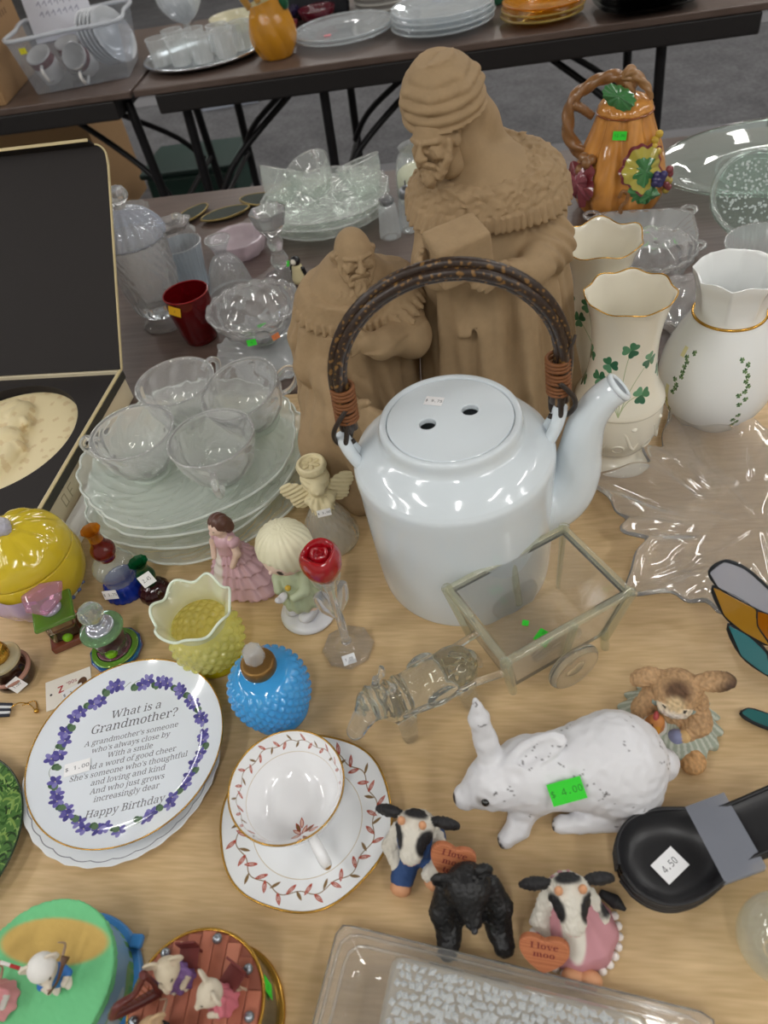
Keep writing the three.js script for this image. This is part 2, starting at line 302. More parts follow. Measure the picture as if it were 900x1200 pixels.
// ---------- white teapot with bamboo handle ----------
{
  const white = glaze(0xdfe8ee, { roughness: 0.12 });
  const t = thing('teapot', 'large white porcelain teapot with an arched bamboo handle', 'teapot', [-0.039, TABLE, -0.513], 0.1);
  const prof = smooth([[0.0, 0.004], [0.078, 0.004], [0.082, 0.0], [0.0855, 0.0], [0.087, 0.003], [0.0905, 0.06], [0.0925, 0.13], [0.0935, 0.15], [0.093, 0.158], [0.0905, 0.163], [0.0905, 0.163], [0.082, 0.172], [0.0695, 0.181], [0.0660, 0.184], [0.0645, 0.188], [0.0640, 0.196], [0.0625, 0.1985], [0.0595, 0.1990], [0.0575, 0.1975], [0.0572, 0.192], [0.0572, 0.192], [0.05, 0.191], [0.05, 0.184], [0.075, 0.165], [0.084, 0.15], [0.08, 0.06], [0.075, 0.012], [0.0, 0.01]], 5);
  part('body', lathe(prof, 96), white, t);
  // lid with two steam holes
  const lid = new THREE.Shape(); lid.absarc(0, 0, 0.0556, 0, PI * 2);
  for (const [hx, hy] of [[-0.020, -0.004], [0.019, 0.008]]) { const h = new THREE.Path(); h.absarc(hx, hy, 0.0085, 0, PI * 2, true); lid.holes.push(h); }
  const lg = new THREE.ExtrudeGeometry(lid, { depth: 0.004, bevelEnabled: true, bevelSize: 0.0011, bevelThickness: 0.0011, bevelSegments: 3, curveSegments: 48 });
  part('lid', at(lg, 0, 0.1925, 0, -PI / 2), white, t);
  // spout, closed at the tip, with a lip ring
  const path = [[0.070, 0.078, 0], [0.098, 0.086, 0], [0.113, 0.110, 0], [0.117, 0.142, 0], [0.122, 0.175, 0], [0.134, 0.197, 0], [0.145, 0.206, 0]];
  const rad = [0.040, 0.032, 0.0245, 0.0195, 0.0165, 0.0145, 0.0135];
  const sp = sweep([...path], rad, 28, 8);
  part('spout', sp, white, t);
  const lip = new THREE.TorusGeometry(0.0115, 0.0028, 10, 32); part('spout_lip', at(lip, 0.1465, 0.2072, 0, 0, PI / 2 , 0.0), white, t).rotation.z = 0;
  t.children[t.children.length - 1].rotation.set(0, 0, 0.72); t.children[t.children.length - 1].geometry.translate(-0.1465, -0.2072, 0); t.children[t.children.length - 1].position.set(0.1468, 0.2075, 0);
  part('spout_shade_disc', at(new THREE.CylinderGeometry(0.0088, 0.0075, 0.003, 24), 0, 0, 0), M({ color: 0x7d858c, roughness: 0.5 }), t, [0.1466, 0.2072, 0], [0, 0, -0.85]);  // grey disc paints the shade of a hollow spout mouth
  // lugs
  for (const s of [-1, 1]) part('handle_lug', sweep([[s * 0.084, 0.158, -0.008], [s * 0.0935, 0.178, -0.005], [s * 0.0975, 0.192, 0], [s * 0.0935, 0.178, 0.005], [s * 0.084, 0.158, 0.008]], [0.006, 0.006, 0.0065, 0.006, 0.006], 12, 5), white, t);
  // bamboo bundle
  const cane = dataTex(256, 64, (u, v) => { const n = noise3(u * 26, v * 5, 4), k = noise3(u * 60, v * 6, 9) * 10; const m = n > 0.52 ? 1 : 0; return m ? [128 + k, 94 + k, 48 + k] : [50 + k, 36 + k, 28 + k]; });
  const caneMat = M({ map: cane, roughness: 0.35 }), wrap = M({ color: 0x7a4a24, roughness: 0.6 }), wire = M({ color: 0x2c2119, roughness: 0.5 });
  const arch = (off, lift) => { const P = []; for (let i = 0; i <= 18; i++) { const a = PI * i / 18; let x = -cos(a) * (0.094 + lift), y = 0.245 + sin(a) * (0.094 + lift * 1.3); P.push([x + 0.004, y, off]); } P.unshift([-0.0895 - lift, 0.20, off]); P.push([0.0955 + lift, 0.20, off]); return P; };
  for (const [o, l] of [[-0.0044, 0.0], [0.0044, 0.0], [0.0, 0.0044], [0.0, -0.0034]]) { const g = sweep(arch(o, l), 0.0045, 10, 4), uv = g.attributes.uv; for (let i = 0; i < uv.count; i++) uv.setXY(i, uv.getY(i) * 2 + o * 30, uv.getX(i)); part('bamboo_cane', g, caneMat, t); }
  for (const s of [-1, 1]) {
    for (let i = 0; i < 9; i++) part('rattan_wrap', at(new THREE.TorusGeometry(0.0094, 0.0017, 6, 18), s * (0.0925 - 0.0002 * i) + 0.003, 0.212 + i * 0.0042, 0, PI / 2 + (i % 3 - 1) * 0.07, 0, 0.05 * (i % 2)), wrap, t);
    part('wire_loop', sweep([[s * 0.091 + 0.003, 0.228, 0.010], [s * 0.103 + 0.003, 0.212, 0.012], [s * 0.106 + 0.002, 0.196, 0.006], [s * 0.1, 0.183, 0], [s * 0.091, 0.187, -0.004], [s * 0.09, 0.205, -0.008]], 0.0022, 8, 6), wire, t);
    part('wire_loop', sweep([[s * 0.089 + 0.003, 0.228, 0.006], [s * 0.094 + 0.002, 0.20, 0.009], [s * 0.095, 0.184, 0.004], [s * 0.087, 0.186, 0]], 0.0024, 8, 6), wire, t);
  }
  part('wrap_end', sweep([[0.096, 0.252, 0.008], [0.104, 0.262, 0.006], [0.107, 0.268, 0.002]], 0.0012, 6, 4), wire, t);
  const st = part('price_sticker', new THREE.BoxGeometry(0.017, 0.0003, 0.012), stickerMat('$ 9.75'), t, [-0.012, 0.1981, -0.026], [0, -0.35, 0]);
}
// ---------- shamrock porcelain ----------
function clover(g, x, y, r, a, col) { g.save(); g.translate(x, y); g.rotate(a); for (let k = 0; k < 3; k++) { g.save(); g.rotate(k * 2 * PI / 3); g.fillStyle = col[k % col.length]; g.beginPath(); g.moveTo(0, 0); g.bezierCurveTo(-r * 1.0, -r * 0.5, -r * 0.75, -r * 1.35, 0, -r * 0.95); g.bezierCurveTo(r * 0.75, -r * 1.35, r * 1.0, -r * 0.5, 0, 0); g.fill(); g.restore(); } g.restore(); }
const GOLD = M({ color: 0xc79a45, metalness: 0.9, roughness: 0.25 });
{
  const cols = ['#3c7a55', '#2c6548', '#5b9670'];
  // cream vase: waisted, with moulded belly and clover sprays; u = 0.5 faces local -z, u = 0 faces +z
  const spray = (g, w, h, x0, y0, s0) => { const s = 1, cx = 0, cy = 0; g.save(); g.translate(x0, y0); g.scale(1.9 * s0, s0); g.strokeStyle = '#a9b48a'; g.lineWidth = 2.2; for (const [dx, dy] of [[-60, -40], [-30, -95], [28, -150], [95, -100], [70, 5]]) { g.beginPath(); g.moveTo(cx + 10 * s, cy + 60 * s); g.quadraticCurveTo(cx + dx * 0.35 * s, cy + (dy * 0.4) * s, cx + dx * s, cy + dy * s); g.stroke(); clover(g, cx + dx * s, cy + dy * s, 24 * s, dx * 0.02, cols); } g.restore(); };
  const tex1 = canvasTex(1024, 512, (g, w, h) => { g.fillStyle = '#e9e3d2'; g.fillRect(0, 0, w, h); spray(g, w, h, 500, 232, 0.85); spray(g, w, h, 160, 232, 0.85); spray(g, w, h, 850, 232, 0.85); });
  const m1 = glaze(0xffffff, { map: tex1, roughness: 0.18 });
  const plain = glaze(0xe9e3d2, { roughness: 0.18 });
  const scal = (n, a, y0) => (t, v, r, y) => { const k = sstep(y0, y0 + 0.035, y); return [r * (1 + a * 0.32 * k * cos(n * t)), y + k * a * 0.02 * cos(n * t)]; };
  const t1 = thing('vase', 'cream porcelain vase with green shamrocks and a scalloped gold rim', 'vase', [0.136, TABLE, -0.664], PI - 0.2);
  const outer = smooth([[0.040, 0.0], [0.0425, 0.003], [0.041, 0.008], [0.032, 0.015], [0.029, 0.022], [0.036, 0.032], [0.0445, 0.05], [0.047, 0.072], [0.0465, 0.088], [0.0465, 0.088], [0.0478, 0.091], [0.0465, 0.096], [0.0465, 0.096], [0.039, 0.112], [0.0345, 0.135], [0.0335, 0.16], [0.0355, 0.185], [0.0405, 0.207], [0.0435, 0.215]], 6);
  const inner = smooth([[0.0435, 0.215], [0.0415, 0.2145], [0.0385, 0.206], [0.0335, 0.185], [0.031, 0.16], [0.033, 0.12], [0.036, 0.1], [0.03, 0.06], [0.0, 0.05]], 5);
  const og = lathe(outer, 72, scal(8, 0.07, 0.18), { seam: true });
  { const p = og.attributes.position, uv = og.attributes.uv; for (let i = 0; i < p.count; i++) uv.setY(i, clamp(p.getY(i) / 0.215)); }
  part('body', og, m1, t1); part('inside', lathe(inner, 72, scal(8, 0.07, 0.18)), plain, t1);
  part('gold_rim', (() => { const P = []; for (let i = 0; i < 64; i++) { const a = i / 64 * 2 * PI; const [r, y] = scal(8, 0.07, 0.18)(a, 0, 0.0428, 0.2152); P.push([r * sin(a), y, r * cos(a)]); } return sweep(P, 0.00075, 6, 2, { closed: true }); })(), GOLD, t1);
  // moulded scrolls round the belly
  for (let k = 0; k < 8; k++) { const a0 = k / 8 * 2 * PI; const P = []; for (let i = 0; i <= 8; i++) { const s = i / 8, a = a0 + s * 0.62, y = 0.062 + 0.013 * sin(s * 2 * PI); const r = 0.0446 + 0.0012 * sin(PI * s); P.push([r * sin(a), y, r * cos(a)]); } part('moulded_scroll', sweep(P, [0.0012, 0.0017, 0.002, 0.0016, 0.001], 8, 3), plain, t1); part('moulded_scroll', at(new THREE.TorusGeometry(0.006, 0.0016, 8, 18), 0.0430 * sin(a0 + 0.1), 0.049, 0.0430 * cos(a0 + 0.1), -0.35, a0 + 0.1, 0, 1), plain, t1); part('moulded_leaf', new THREE.SphereGeometry(0.004, 10, 8), plain, t1, [0.0455 * sin(a0 + 0.42), 0.078, 0.0455 * cos(a0 + 0.42)]).scale.set(1, 0.6, 1); }
  // white vase with faceted neck and gold ring
  const c2 = ['#55764a', '#3f6238', '#6f8c5c'];
  const tex2 = canvasTex(1024, 512, (g, w, h) => { g.fillStyle = '#eef0ef'; g.fillRect(0, 0, w, h); const r = rng(3); for (const [ux, a] of [[425, 0.22], [600, 0.0], [770, -0.1], [250, 0.1], [80, 0], [930, 0]]) for (let i = 0; i < 16; i++) { const y = 205 + i * 15; if (i === 10 || i === 11) continue; clover(g, ux + (r() - 0.5) * 26 - a * (y - 205), y + r() * 6, 7.5, r() * 6, c2); } g.fillStyle = '#e9dd72'; g.globalAlpha = 0.5; g.fillRect(372, 330, 14, 90); g.fillRect(384, 200, 16, 30); });
  const m2 = glaze(0xffffff, { map: tex2, roughness: 0.16 }), w2 = glaze(0xeef0ef, { roughness: 0.16 });
  const t2 = thing('vase', 'white bulbous vase with faceted neck, gold ring and tiny shamrock trails', 'vase', [0.256, TABLE, -0.730], PI - 0.36);
  const facet = (y0) => (t, v, r, y) => { const k = sstep(y0, y0 + 0.015, y), s = 2 * PI / 8, a = ((t % s) + s) % s - s / 2; return [r * lerp(1, 0.975 / cos(a) * 0.985, k), y + k * 0.0012 * cos(8 * t + PI) * sstep(0.165, 0.19, y)]; };
  const o2 = smooth([[0.034, 0.0], [0.036, 0.002], [0.042, 0.006], [0.056, 0.026], [0.0635, 0.052], [0.0625, 0.078], [0.054, 0.108], [0.042, 0.132], [0.0365, 0.142], [0.0355, 0.147], [0.036, 0.158], [0.038, 0.172], [0.0425, 0.186], [0.0435, 0.191]], 6);
  const i2 = smooth([[0.0435, 0.191], [0.041, 0.1905], [0.0355, 0.172], [0.033, 0.15], [0.034, 0.14], [0.04, 0.12], [0.02, 0.11], [0, 0.11]], 5);
  const g2 = lathe(o2, 96, facet(0.142), { seam: true });
  { const p = g2.attributes.position, uv = g2.attributes.uv; for (let i = 0; i < p.count; i++) uv.setY(i, clamp(p.getY(i) / 0.191)); }
  part('body', g2, m2, t2); part('inside', lathe(i2, 96, facet(0.142)), w2, t2);
  part('gold_ring', at(new THREE.TorusGeometry(0.0372, 0.0016, 10, 64), 0, 0.1415, 0, PI / 2), GOLD, t2);
  // wide mouthed vase behind
  const t3 = thing('vase', 'cream flared vase with deep wavy rim behind the smaller shamrock vase', 'vase', [0.122, TABLE, -0.776], PI - 0.1);
  const wavy = (t, v, r, y) => { const k = sstep(0.17, 0.215, y); return [r * (1 + 0.04 * k * cos(6 * t)), y + k * 0.003 * cos(6 * t)]; };
  const o3 = smooth([[0.034, 0.0], [0.036, 0.004], [0.03, 0.014], [0.034, 0.03], [0.04, 0.06], [0.034, 0.11], [0.03, 0.14], [0.031, 0.165], [0.037, 0.195], [0.0455, 0.215]], 6), i3 = smooth([[0.0455, 0.215], [0.0435, 0.2148], [0.035, 0.195], [0.028, 0.165], [0.026, 0.14], [0, 0.13]], 5);
  const g3 = lathe(o3, 72, wavy, { seam: true }); { const p = g3.attributes.position, uv = g3.attributes.uv; for (let i = 0; i < p.count; i++) uv.setY(i, clamp(p.getY(i) / 0.215)); }
  part('body', g3, m1, t3); part('inside', lathe(i3, 72, wavy), plain, t3);
  part('gold_rim', (() => { const P = []; for (let i = 0; i < 64; i++) { const a = i / 64 * 2 * PI; const [r, y] = wavy(a, 0, 0.0448, 0.2152); P.push([r * sin(a), y, r * cos(a)]); } return sweep(P, 0.0007, 6, 2, { closed: true }); })(), GOLD, t3);
}
// ---------- plates and teacup ----------
function dish(profile, seg, mod) {   // flat uv: metres across the dish
  const g = lathe(profile, seg, mod), p = g.attributes.position, uv = g.attributes.uv, R = max(...profile.map(q => q[0]));
  for (let i = 0; i < p.count; i++) uv.setXY(i, 0.5 + p.getX(i) / (2 * R), 0.5 - p.getZ(i) / (2 * R));
  return g;
}
{
  const W = 0x1;
  // birthday plate
  const print = canvasTex(1400, 1400, (g, w, h) => {
    g.fillStyle = '#e6ecf4'; g.fillRect(0, 0, w, h); g.translate(w / 2, h / 2);
    const r = rng(12);
    // garland of violets
    const GR = 545;
    g.strokeStyle = '#9aa59a'; g.lineWidth = 4;
    for (let s = 0; s < 9; s++) { g.beginPath(); for (let i = 0; i <= 30; i++) { const a = s * 0.698 + i / 30 * 0.66, rr = GR + 16 * sin(i * 0.4 + s); g[i ? 'lineTo' : 'moveTo'](rr * sin(a), -rr * cos(a)); } g.stroke(); }
    const petal = (x, y, s, a, c) => { g.save(); g.translate(x, y); g.rotate(a); g.fillStyle = c; g.beginPath(); g.ellipse(0, -s * 0.55, s * 0.36, s * 0.55, 0, 0, 7); g.fill(); g.restore(); };
    for (let k = 0; k < 64; k++) {
      const a = k / 64 * 2 * PI + (r() - 0.5) * 0.05; if (k % 16 === 15) continue; const rr = GR + (r() - 0.5) * 60, x = rr * sin(a), y = -rr * cos(a), ro = r() * 6;
      if (k % 3 === 0) { for (let q = 0; q < 2; q++) { g.save(); g.translate(x + q * 16, y + q * 10); g.rotate(ro + q); g.fillStyle = q ? '#5f7a5c' : '#476349'; g.beginPath(); g.moveTo(0, 26); g.bezierCurveTo(-34, 14, -24, -26, 0, -30); g.bezierCurveTo(24, -26, 34, 14, 0, 26); g.fill(); g.restore(); } }
      else { for (let q = 0; q < 5; q++) petal(x, y, 46, ro + q * 1.257, ['#6a63a8', '#57529a', '#8883c0', '#6f68b0', '#4f4a8c'][q]); g.fillStyle = '#e8e0a8'; g.beginPath(); g.arc(x, y, 4, 0, 7); g.fill(); }
    }
    // verse, slanted lettering
    const line = (s, y, size, x = 0) => { g.save(); g.translate(x, y); g.transform(1, 0, -0.2, 1, 0, 0); g.font = `${size}px serif`; g.textAlign = 'center'; g.fillStyle = '#5b5a60'; g.fillText(s, 0, 0); g.restore(); };
    line('What is a', -300, 86, 20); line('Grandmother?', -205, 92, 12);
    ["A grandmother's someone", "who's always close by", 'With a smile', 'and a word of good cheer', "She's someone who's thoughtful", 'and loving and kind', 'And who just grows', 'increasingly dear'].forEach((s, i) => line(s, -115 + i * 62, 55));
    line('Happy Birthday', 425, 72);
  });
  const R = 0.091;
  const t = thing('birthday_plate', 'white birthday plate with grandmother verse inside a ring of violets', 'plate', [-0.344, TABLE + 0.0095, -0.287], 0.235);
  const prof = smooth([[0, 0.0055], [0.05, 0.0055], [0.066, 0.007], [0.078, 0.0115], [0.0895, 0.0165], [R, 0.0172], [0.0905, 0.0162], [0.078, 0.0085], [0.066, 0.0038], [0.05, 0.003], [0.046, 0.0], [0.042, 0.0005], [0.04, 0.003], [0, 0.003]], 4);
  part('plate_body', dish(prof, 96), glaze(0xffffff, { map: print, roughness: 0.1, clearcoat: 0.7 }), t);
  part('gold_rim', at(new THREE.TorusGeometry(R - 0.0003, 0.0007, 8, 120), 0, 0.0171, 0, PI / 2), GOLD, t);
  part('price_sticker', new THREE.BoxGeometry(0.024, 0.0003, 0.0125), stickerMat('$ 1.00'), t, [-0.048, 0.0064, 0.005], [0, 0.06, -0.0]);
  // the plate it lies on
  const u = thing('plate', 'white plate with scalloped grey wavy edge under the birthday plate', 'plate', [-0.350, TABLE, -0.279], 0);
  const wave = (t2, v, r, y) => [r * (1 + 0.006 * sstep(0.07, 0.09, r) * cos(28 * t2)), y];
  const prof2 = smooth([[0, 0.005], [0.05, 0.005], [0.066, 0.006], [0.078, 0.009], [0.0895, 0.0118], [0.0925, 0.012], [0.091, 0.0105], [0.078, 0.0065], [0.06, 0.003], [0.05, 0], [0.046, 0.001], [0.044, 0.0028], [0, 0.0028]], 4);
  const edge = canvasTex(1024, 1024, (g, w, h) => { g.fillStyle = '#eceff2'; g.fillRect(0, 0, w, h); g.strokeStyle = '#7d7c86'; g.lineWidth = 4; g.beginPath(); for (let i = 0; i <= 560; i++) { const a = i / 560 * 2 * PI, rr = 478 + 9 * abs(sin(14 * a)); g[i ? 'lineTo' : 'moveTo'](512 + rr * sin(a), 512 - rr * cos(a)); } g.stroke(); });
  part('plate_body', dish(prof2, 140, wave), glaze(0xffffff, { map: edge, roughness: 0.12 }), u);

  // teacup and saucer with a wreath of rust leaves
  const wreath = (g, cx, cy, R0, n, s, inkA, inkB) => {
    g.strokeStyle = inkB; g.lineWidth = s * 0.12;
    g.beginPath(); for (let i = 0; i <= 200; i++) { const a = i / 200 * 2 * PI, rr = R0 + s * 0.35 * sin(a * n / 2); g[i ? 'lineTo' : 'moveTo'](cx + rr * sin(a), cy - rr * cos(a)); } g.stroke();
    for (let k = 0; k < n * 2; k++) { const a = k / (n * 2) * 2 * PI, sd = k % 2 ? 1 : -1, rr = R0 + s * 0.35 * sin(a * n / 2) + sd * s * 0.55; g.save(); g.translate(cx + rr * sin(a), cy - rr * cos(a)); g.rotate(a + PI / 2 + sd * -0.6 + PI); const solid = k % 3 === 0; g.fillStyle = solid ? inkB : '#f3e8e2'; g.strokeStyle = inkA; g.lineWidth = s * 0.13; g.beginPath(); g.moveTo(-s * 0.75, 0); g.quadraticCurveTo(0, -s * 0.42, s * 0.8, 0); g.quadraticCurveTo(0, s * 0.42, -s * 0.75, 0); g.fill(); if (!solid) { g.stroke(); g.beginPath(); g.moveTo(-s * 0.7, 0); g.lineTo(s * 0.5, 0); g.stroke(); } g.restore(); }
  };
  const A = '#a8402c', B = '#7c6038';
  const saucerTex = canvasTex(1024, 1024, (g, w, h) => { g.fillStyle = '#eef0f2'; g.fillRect(0, 0, w, h); g.strokeStyle = '#b8a070'; g.lineWidth = 3; g.beginPath(); g.arc(512, 512, 330, 0, 7); g.stroke(); wreath(g, 512, 512, 412, 25, 44, A, B); });
  const s = thing('saucer', 'white gold-edged saucer with a wreath of rust leaves under the teacup', 'saucer', [-0.170, TABLE, -0.231], 0.3);
  const lob = (t2, v, r, y) => [r * (1 + 0.014 * sstep(0.055, 0.072, r) * cos(6 * t2)), y];
  part('plate_body', dish(smooth([[0, 0.005], [0.022, 0.005], [0.027, 0.0055], [0.045, 0.007], [0.06, 0.0105], [0.071, 0.0142], [0.0725, 0.0146], [0.071, 0.0128], [0.058, 0.007], [0.045, 0.003], [0.042, 0], [0.038, 0], [0.036, 0.002], [0, 0.002]], 4), 120, lob), glaze(0xffffff, { map: saucerTex, roughness: 0.12 }), s);
  part('gold_rim', (() => { const P = []; for (let i = 0; i < 72; i++) { const a = i / 72 * 2 * PI, r = 0.0725 * (1 + 0.014 * cos(6 * a)); P.push([r * sin(a), 0.0143, r * cos(a)]); } return sweep(P, 0.0010, 6, 2, { closed: true }); })(), GOLD, s);
  // cup: band wreath on the inside, sprig in the well
  const cupTex = canvasTex(1024, 1024, (g, w, h) => { g.fillStyle = '#f1f2f4'; g.fillRect(0, 0, w, h); g.strokeStyle = '#b8a070'; g.lineWidth = 3; g.beginPath(); g.arc(512, 512, 350, 0, 7); g.stroke(); wreath(g, 512, 512, 430, 23, 42, A, B); g.save(); g.translate(575, 700); for (let k = 0; k < 9; k++) { g.save(); g.rotate([-1.1, -0.6, -0.2, 0.3, 0.8, 1.2, -2.2, 2.4, 3.0][k]); g.translate(0, -34 - 22 * (k % 3)); g.strokeStyle = A; g.lineWidth = 5; g.fillStyle = k % 3 === 1 ? B : '#e9c5b4'; g.beginPath(); g.moveTo(0, 30); g.quadraticCurveTo(-20, 0, 0, -34); g.quadraticCurveTo(20, 0, 0, 30); g.fill(); g.stroke(); g.restore(); } g.restore(); });
  const c = thing('teacup', 'white gold-rimmed teacup with rust leaf wreath inside', 'teacup', [-0.178, TABLE + 0.0056, -0.240], 0);
  const inn = smooth([[0, 0.010], [0.020, 0.0105], [0.030, 0.016], [0.038, 0.028], [0.0435, 0.041], [0.0462, 0.0495]], 5);
  const ig = lathe(inn, 72), ip = ig.attributes.position, iu = ig.attributes.uv; let L = [0]; for (let i = 1; i < inn.length; i++) L.push(L[i - 1] + hypot(inn[i][0] - inn[i - 1][0], inn[i][1] - inn[i - 1][1])); 
  for (let i = 0; i < ip.count; i++) { const j = floor(i / 72), k = L[j] / L[L.length - 1] * 0.5, a = atan2(ip.getX(i), ip.getZ(i)); iu.setXY(i, 0.5 + k * sin(a), 0.5 - k * cos(a)); }
  ig.index.array.forEach((x, i, arr) => { if (i % 3 === 1) { const q = arr[i]; arr[i] = arr[i + 1]; arr[i + 1] = q; } }); ig.computeVertexNormals();
  part('inside', ig, glaze(0xffffff, { map: cupTex, roughness: 0.12 }), c);
  part('bowl', lathe(smooth([[0, 0.002], [0.018, 0.002], [0.02, 0], [0.022, 0], [0.022, 0.004], [0.0225, 0.007], [0.033, 0.016], [0.041, 0.030], [0.0458, 0.044], [0.0478, 0.0495], [0.0472, 0.0504], [0.0462, 0.0496]], 5), 72), glaze(0xf1f2f4, { roughness: 0.12 }), c);
  part('gold_rim', at(new THREE.TorusGeometry(0.0471, 0.0008, 8, 96), 0, 0.0502, 0, PI / 2), GOLD, c);
  const hA = 0.60; const H = (r, y) => [r * sin(hA), y, r * cos(hA)];
  part('handle', sweep([H(0.0445, 0.041), H(0.055, 0.0455), H(0.0635, 0.041), H(0.064, 0.030), H(0.055, 0.020), H(0.040, 0.017)], [0.004, 0.0042, 0.0045, 0.0042, 0.0036, 0.0036], 12, 6), glaze(0xf1f2f4), c);
  part('gold_tip', at(new THREE.SphereGeometry(0.0042, 12, 10), ...H(0.0662, 0.0335), 0, 0, 0, [0.8, 1.2, 0.8]), GOLD, c);

  // green dish at the table's edge with a painted meadow
  const meadow = canvasTex(512, 512, (g, w, h) => { const r = rng(5); g.fillStyle = '#4a7038'; g.fillRect(0, 0, w, h); for (let i = 0; i < 900; i++) { g.strokeStyle = ['#2f5426', '#6b8f4a', '#85a45c', '#223f1e', '#7d9a4e'][floor(r() * 5)]; g.lineWidth = 3 + r() * 5; g.beginPath(); const x = r() * w, y = r() * h; g.moveTo(x, y); g.quadraticCurveTo(x + 30 * r(), y - 12, x + 50 * r(), y + 30 * r()); g.stroke(); } g.fillStyle = '#8fbf74'; g.globalAlpha = 0.7; g.fillRect(0, 380, w, 140); });
  const d = thing('collector_plate', 'green plate with a painted meadow scene and dark edge', 'plate', [-0.507, TABLE, -0.200], 0.2);
  part('plate_body', dish(smooth([[0, 0.004], [0.055, 0.004], [0.065, 0.007], [0.082, 0.013], [0.086, 0.0145], [0.084, 0.0125], [0.06, 0.003], [0.05, 0], [0, 0.002]], 4), 80), glaze(0xffffff, { map: meadow, roughness: 0.1 }), d);
  part('rim_band', at(new THREE.TorusGeometry(0.0856, 0.0009, 8, 100), 0, 0.0142, 0, PI / 2), glaze(0x243422), d);
}
// ---------- clay nativity kings ----------
const clayMat = painted({ roughness: 0.85 });
const CLAY = 0xa08766;
const clayGrain = (x, y, z, c) => { const n = 1 + 0.05 * noise3(x * 60, y * 60, z * 60) + 0.035 * noise3(x * 260, y * 260, z * 260); c.multiplyScalar(n); };
// a bearded head in its own measure (about two units high), looking along +z
function clayHead({ bald = false, tip = -1.3 } = {}) {
  const b = new Clay(); b.k = 0.08;
  b.ball([0, 0.14, -0.05], [0.72, 0.88, 0.86], CLAY, 0.1);
  b.limb([0, -0.3, 0.28], [0, -0.62, 0.40], 0.46, 0.32, CLAY, 0.15);
  b.limb([0, 0.22, 0.76], [0, -0.16, 1.02], 0.085, 0.15, CLAY, 0.07);
  for (const q of [-1, 1]) {
    b.ball([q * 0.31, 0.06, 0.82], [0.23, 0.15, 0.2], CLAY, 0.07, null, true);
    b.limb([q * 0.10, 0.25, 0.82], [q * 0.52, 0.22, 0.58], 0.085, 0.08, CLAY, 0.05);
    b.ball([q * 0.29, 0.02, 0.63], [0.17, 0.13, 0.13], CLAY, 0.02);
    b.limb([q * 0.14, -0.07, 0.76], [q * 0.44, -0.09, 0.62], 0.03, 0.03, CLAY, 0.04);
    b.ball([q * 0.13, -0.2, 0.90], 0.095, CLAY, 0.05);
    b.ball([q * 0.40, -0.18, 0.56], [0.22, 0.2, 0.2], CLAY, 0.1);
    b.ball([q * 0.74, -0.02, -0.08], [0.10, 0.24, 0.17], CLAY, 0.05);
    b.chain([[q * 0.04, -0.36, 0.92], [q * 0.28, -0.46, 0.80], [q * 0.42, -0.70, 0.62]], [0.10, 0.085, 0.05], CLAY, 0.03);
    b.chain([[q * 0.66, 0.1, 0.2], [q * 0.58, -0.42, 0.36], [q * 0.30, -0.85, 0.58]], [0.10, 0.17, 0.2], CLAY, 0.06);
    if (bald) b.chain([[q * 0.68, 0.22, 0.12], [q * 0.76, 0.0, -0.18], [q * 0.66, -0.22, -0.45], [q * 0.3, -0.28, -0.76]], [0.10, 0.17, 0.18, 0.18], CLAY, 0.05);
  }
  b.limb([-0.12, -0.52, 0.86], [0.12, -0.52, 0.86], 0.055, 0.055, CLAY, 0.03);
  b.chain([[0, -0.70, 0.62], [0, (tip - 0.7) / 2, 0.74], [0, tip, 0.70]], [0.32, 0.26, 0.07], CLAY, 0.06);
  b.limb([0, -0.2, -0.2], [0, -1.0, -0.35], 0.5, 0.5, CLAY, 0.15);
  const rel = (x, y, z) => {
    let r = 0; const beardy = z > 0.25 && (y < -0.62 || (abs(x) > 0.42 && y < 0.05));
    if (beardy) r += 0.045 * sin(x * 26 + 1.6 * sin(y * 9 + x * 3)) * 0.8;
    if (z > 0.5 && y < -0.36 && y > -0.7 && abs(x) > 0.06 && abs(x) < 0.5) r += 0.025 * sin((abs(x) * 0.6 + y) * 44);
    if (bald && z < 0.2 && abs(x) > 0.5 && y < 0.35) r += 0.05 * sin(y * 22 + z * 6);
    return r;
  };
  return b.mesh([-1.1, min(-1.55, tip - 0.15), -1.15], [1.1, 1.15, 1.25], 0.042, { relief: rel, grain: (x, y, z, c) => clayGrain(x * 0.03, y * 0.03, z * 0.03, c) });
}
const placed = (g, pos, yaw, pitch, roll, s) => { g.applyMatrix4(new THREE.Matrix4().compose(V(...pos), new THREE.Quaternion().setFromEuler(new THREE.Euler(pitch, yaw, roll, 'YXZ')), V(s, s, s))); return g; };
function clayHand(b, wrist, palm, tips, r, k = 0.0016) {    // palm and five fingers
  b.limb(wrist, palm, r * 1.55, r * 1.7, CLAY, 0.004);
  tips.forEach((t, i) => { const m = [(palm[0] * 0.45 + t[0] * 0.55), (palm[1] * 0.45 + t[1] * 0.55) + r * 0.5, (palm[2] * 0.45 + t[2] * 0.55)]; b.limb(palm, m, r * 0.75, r * 0.66, CLAY, k); b.limb(m, t, r * 0.66, r * 0.5, CLAY, k); });
}
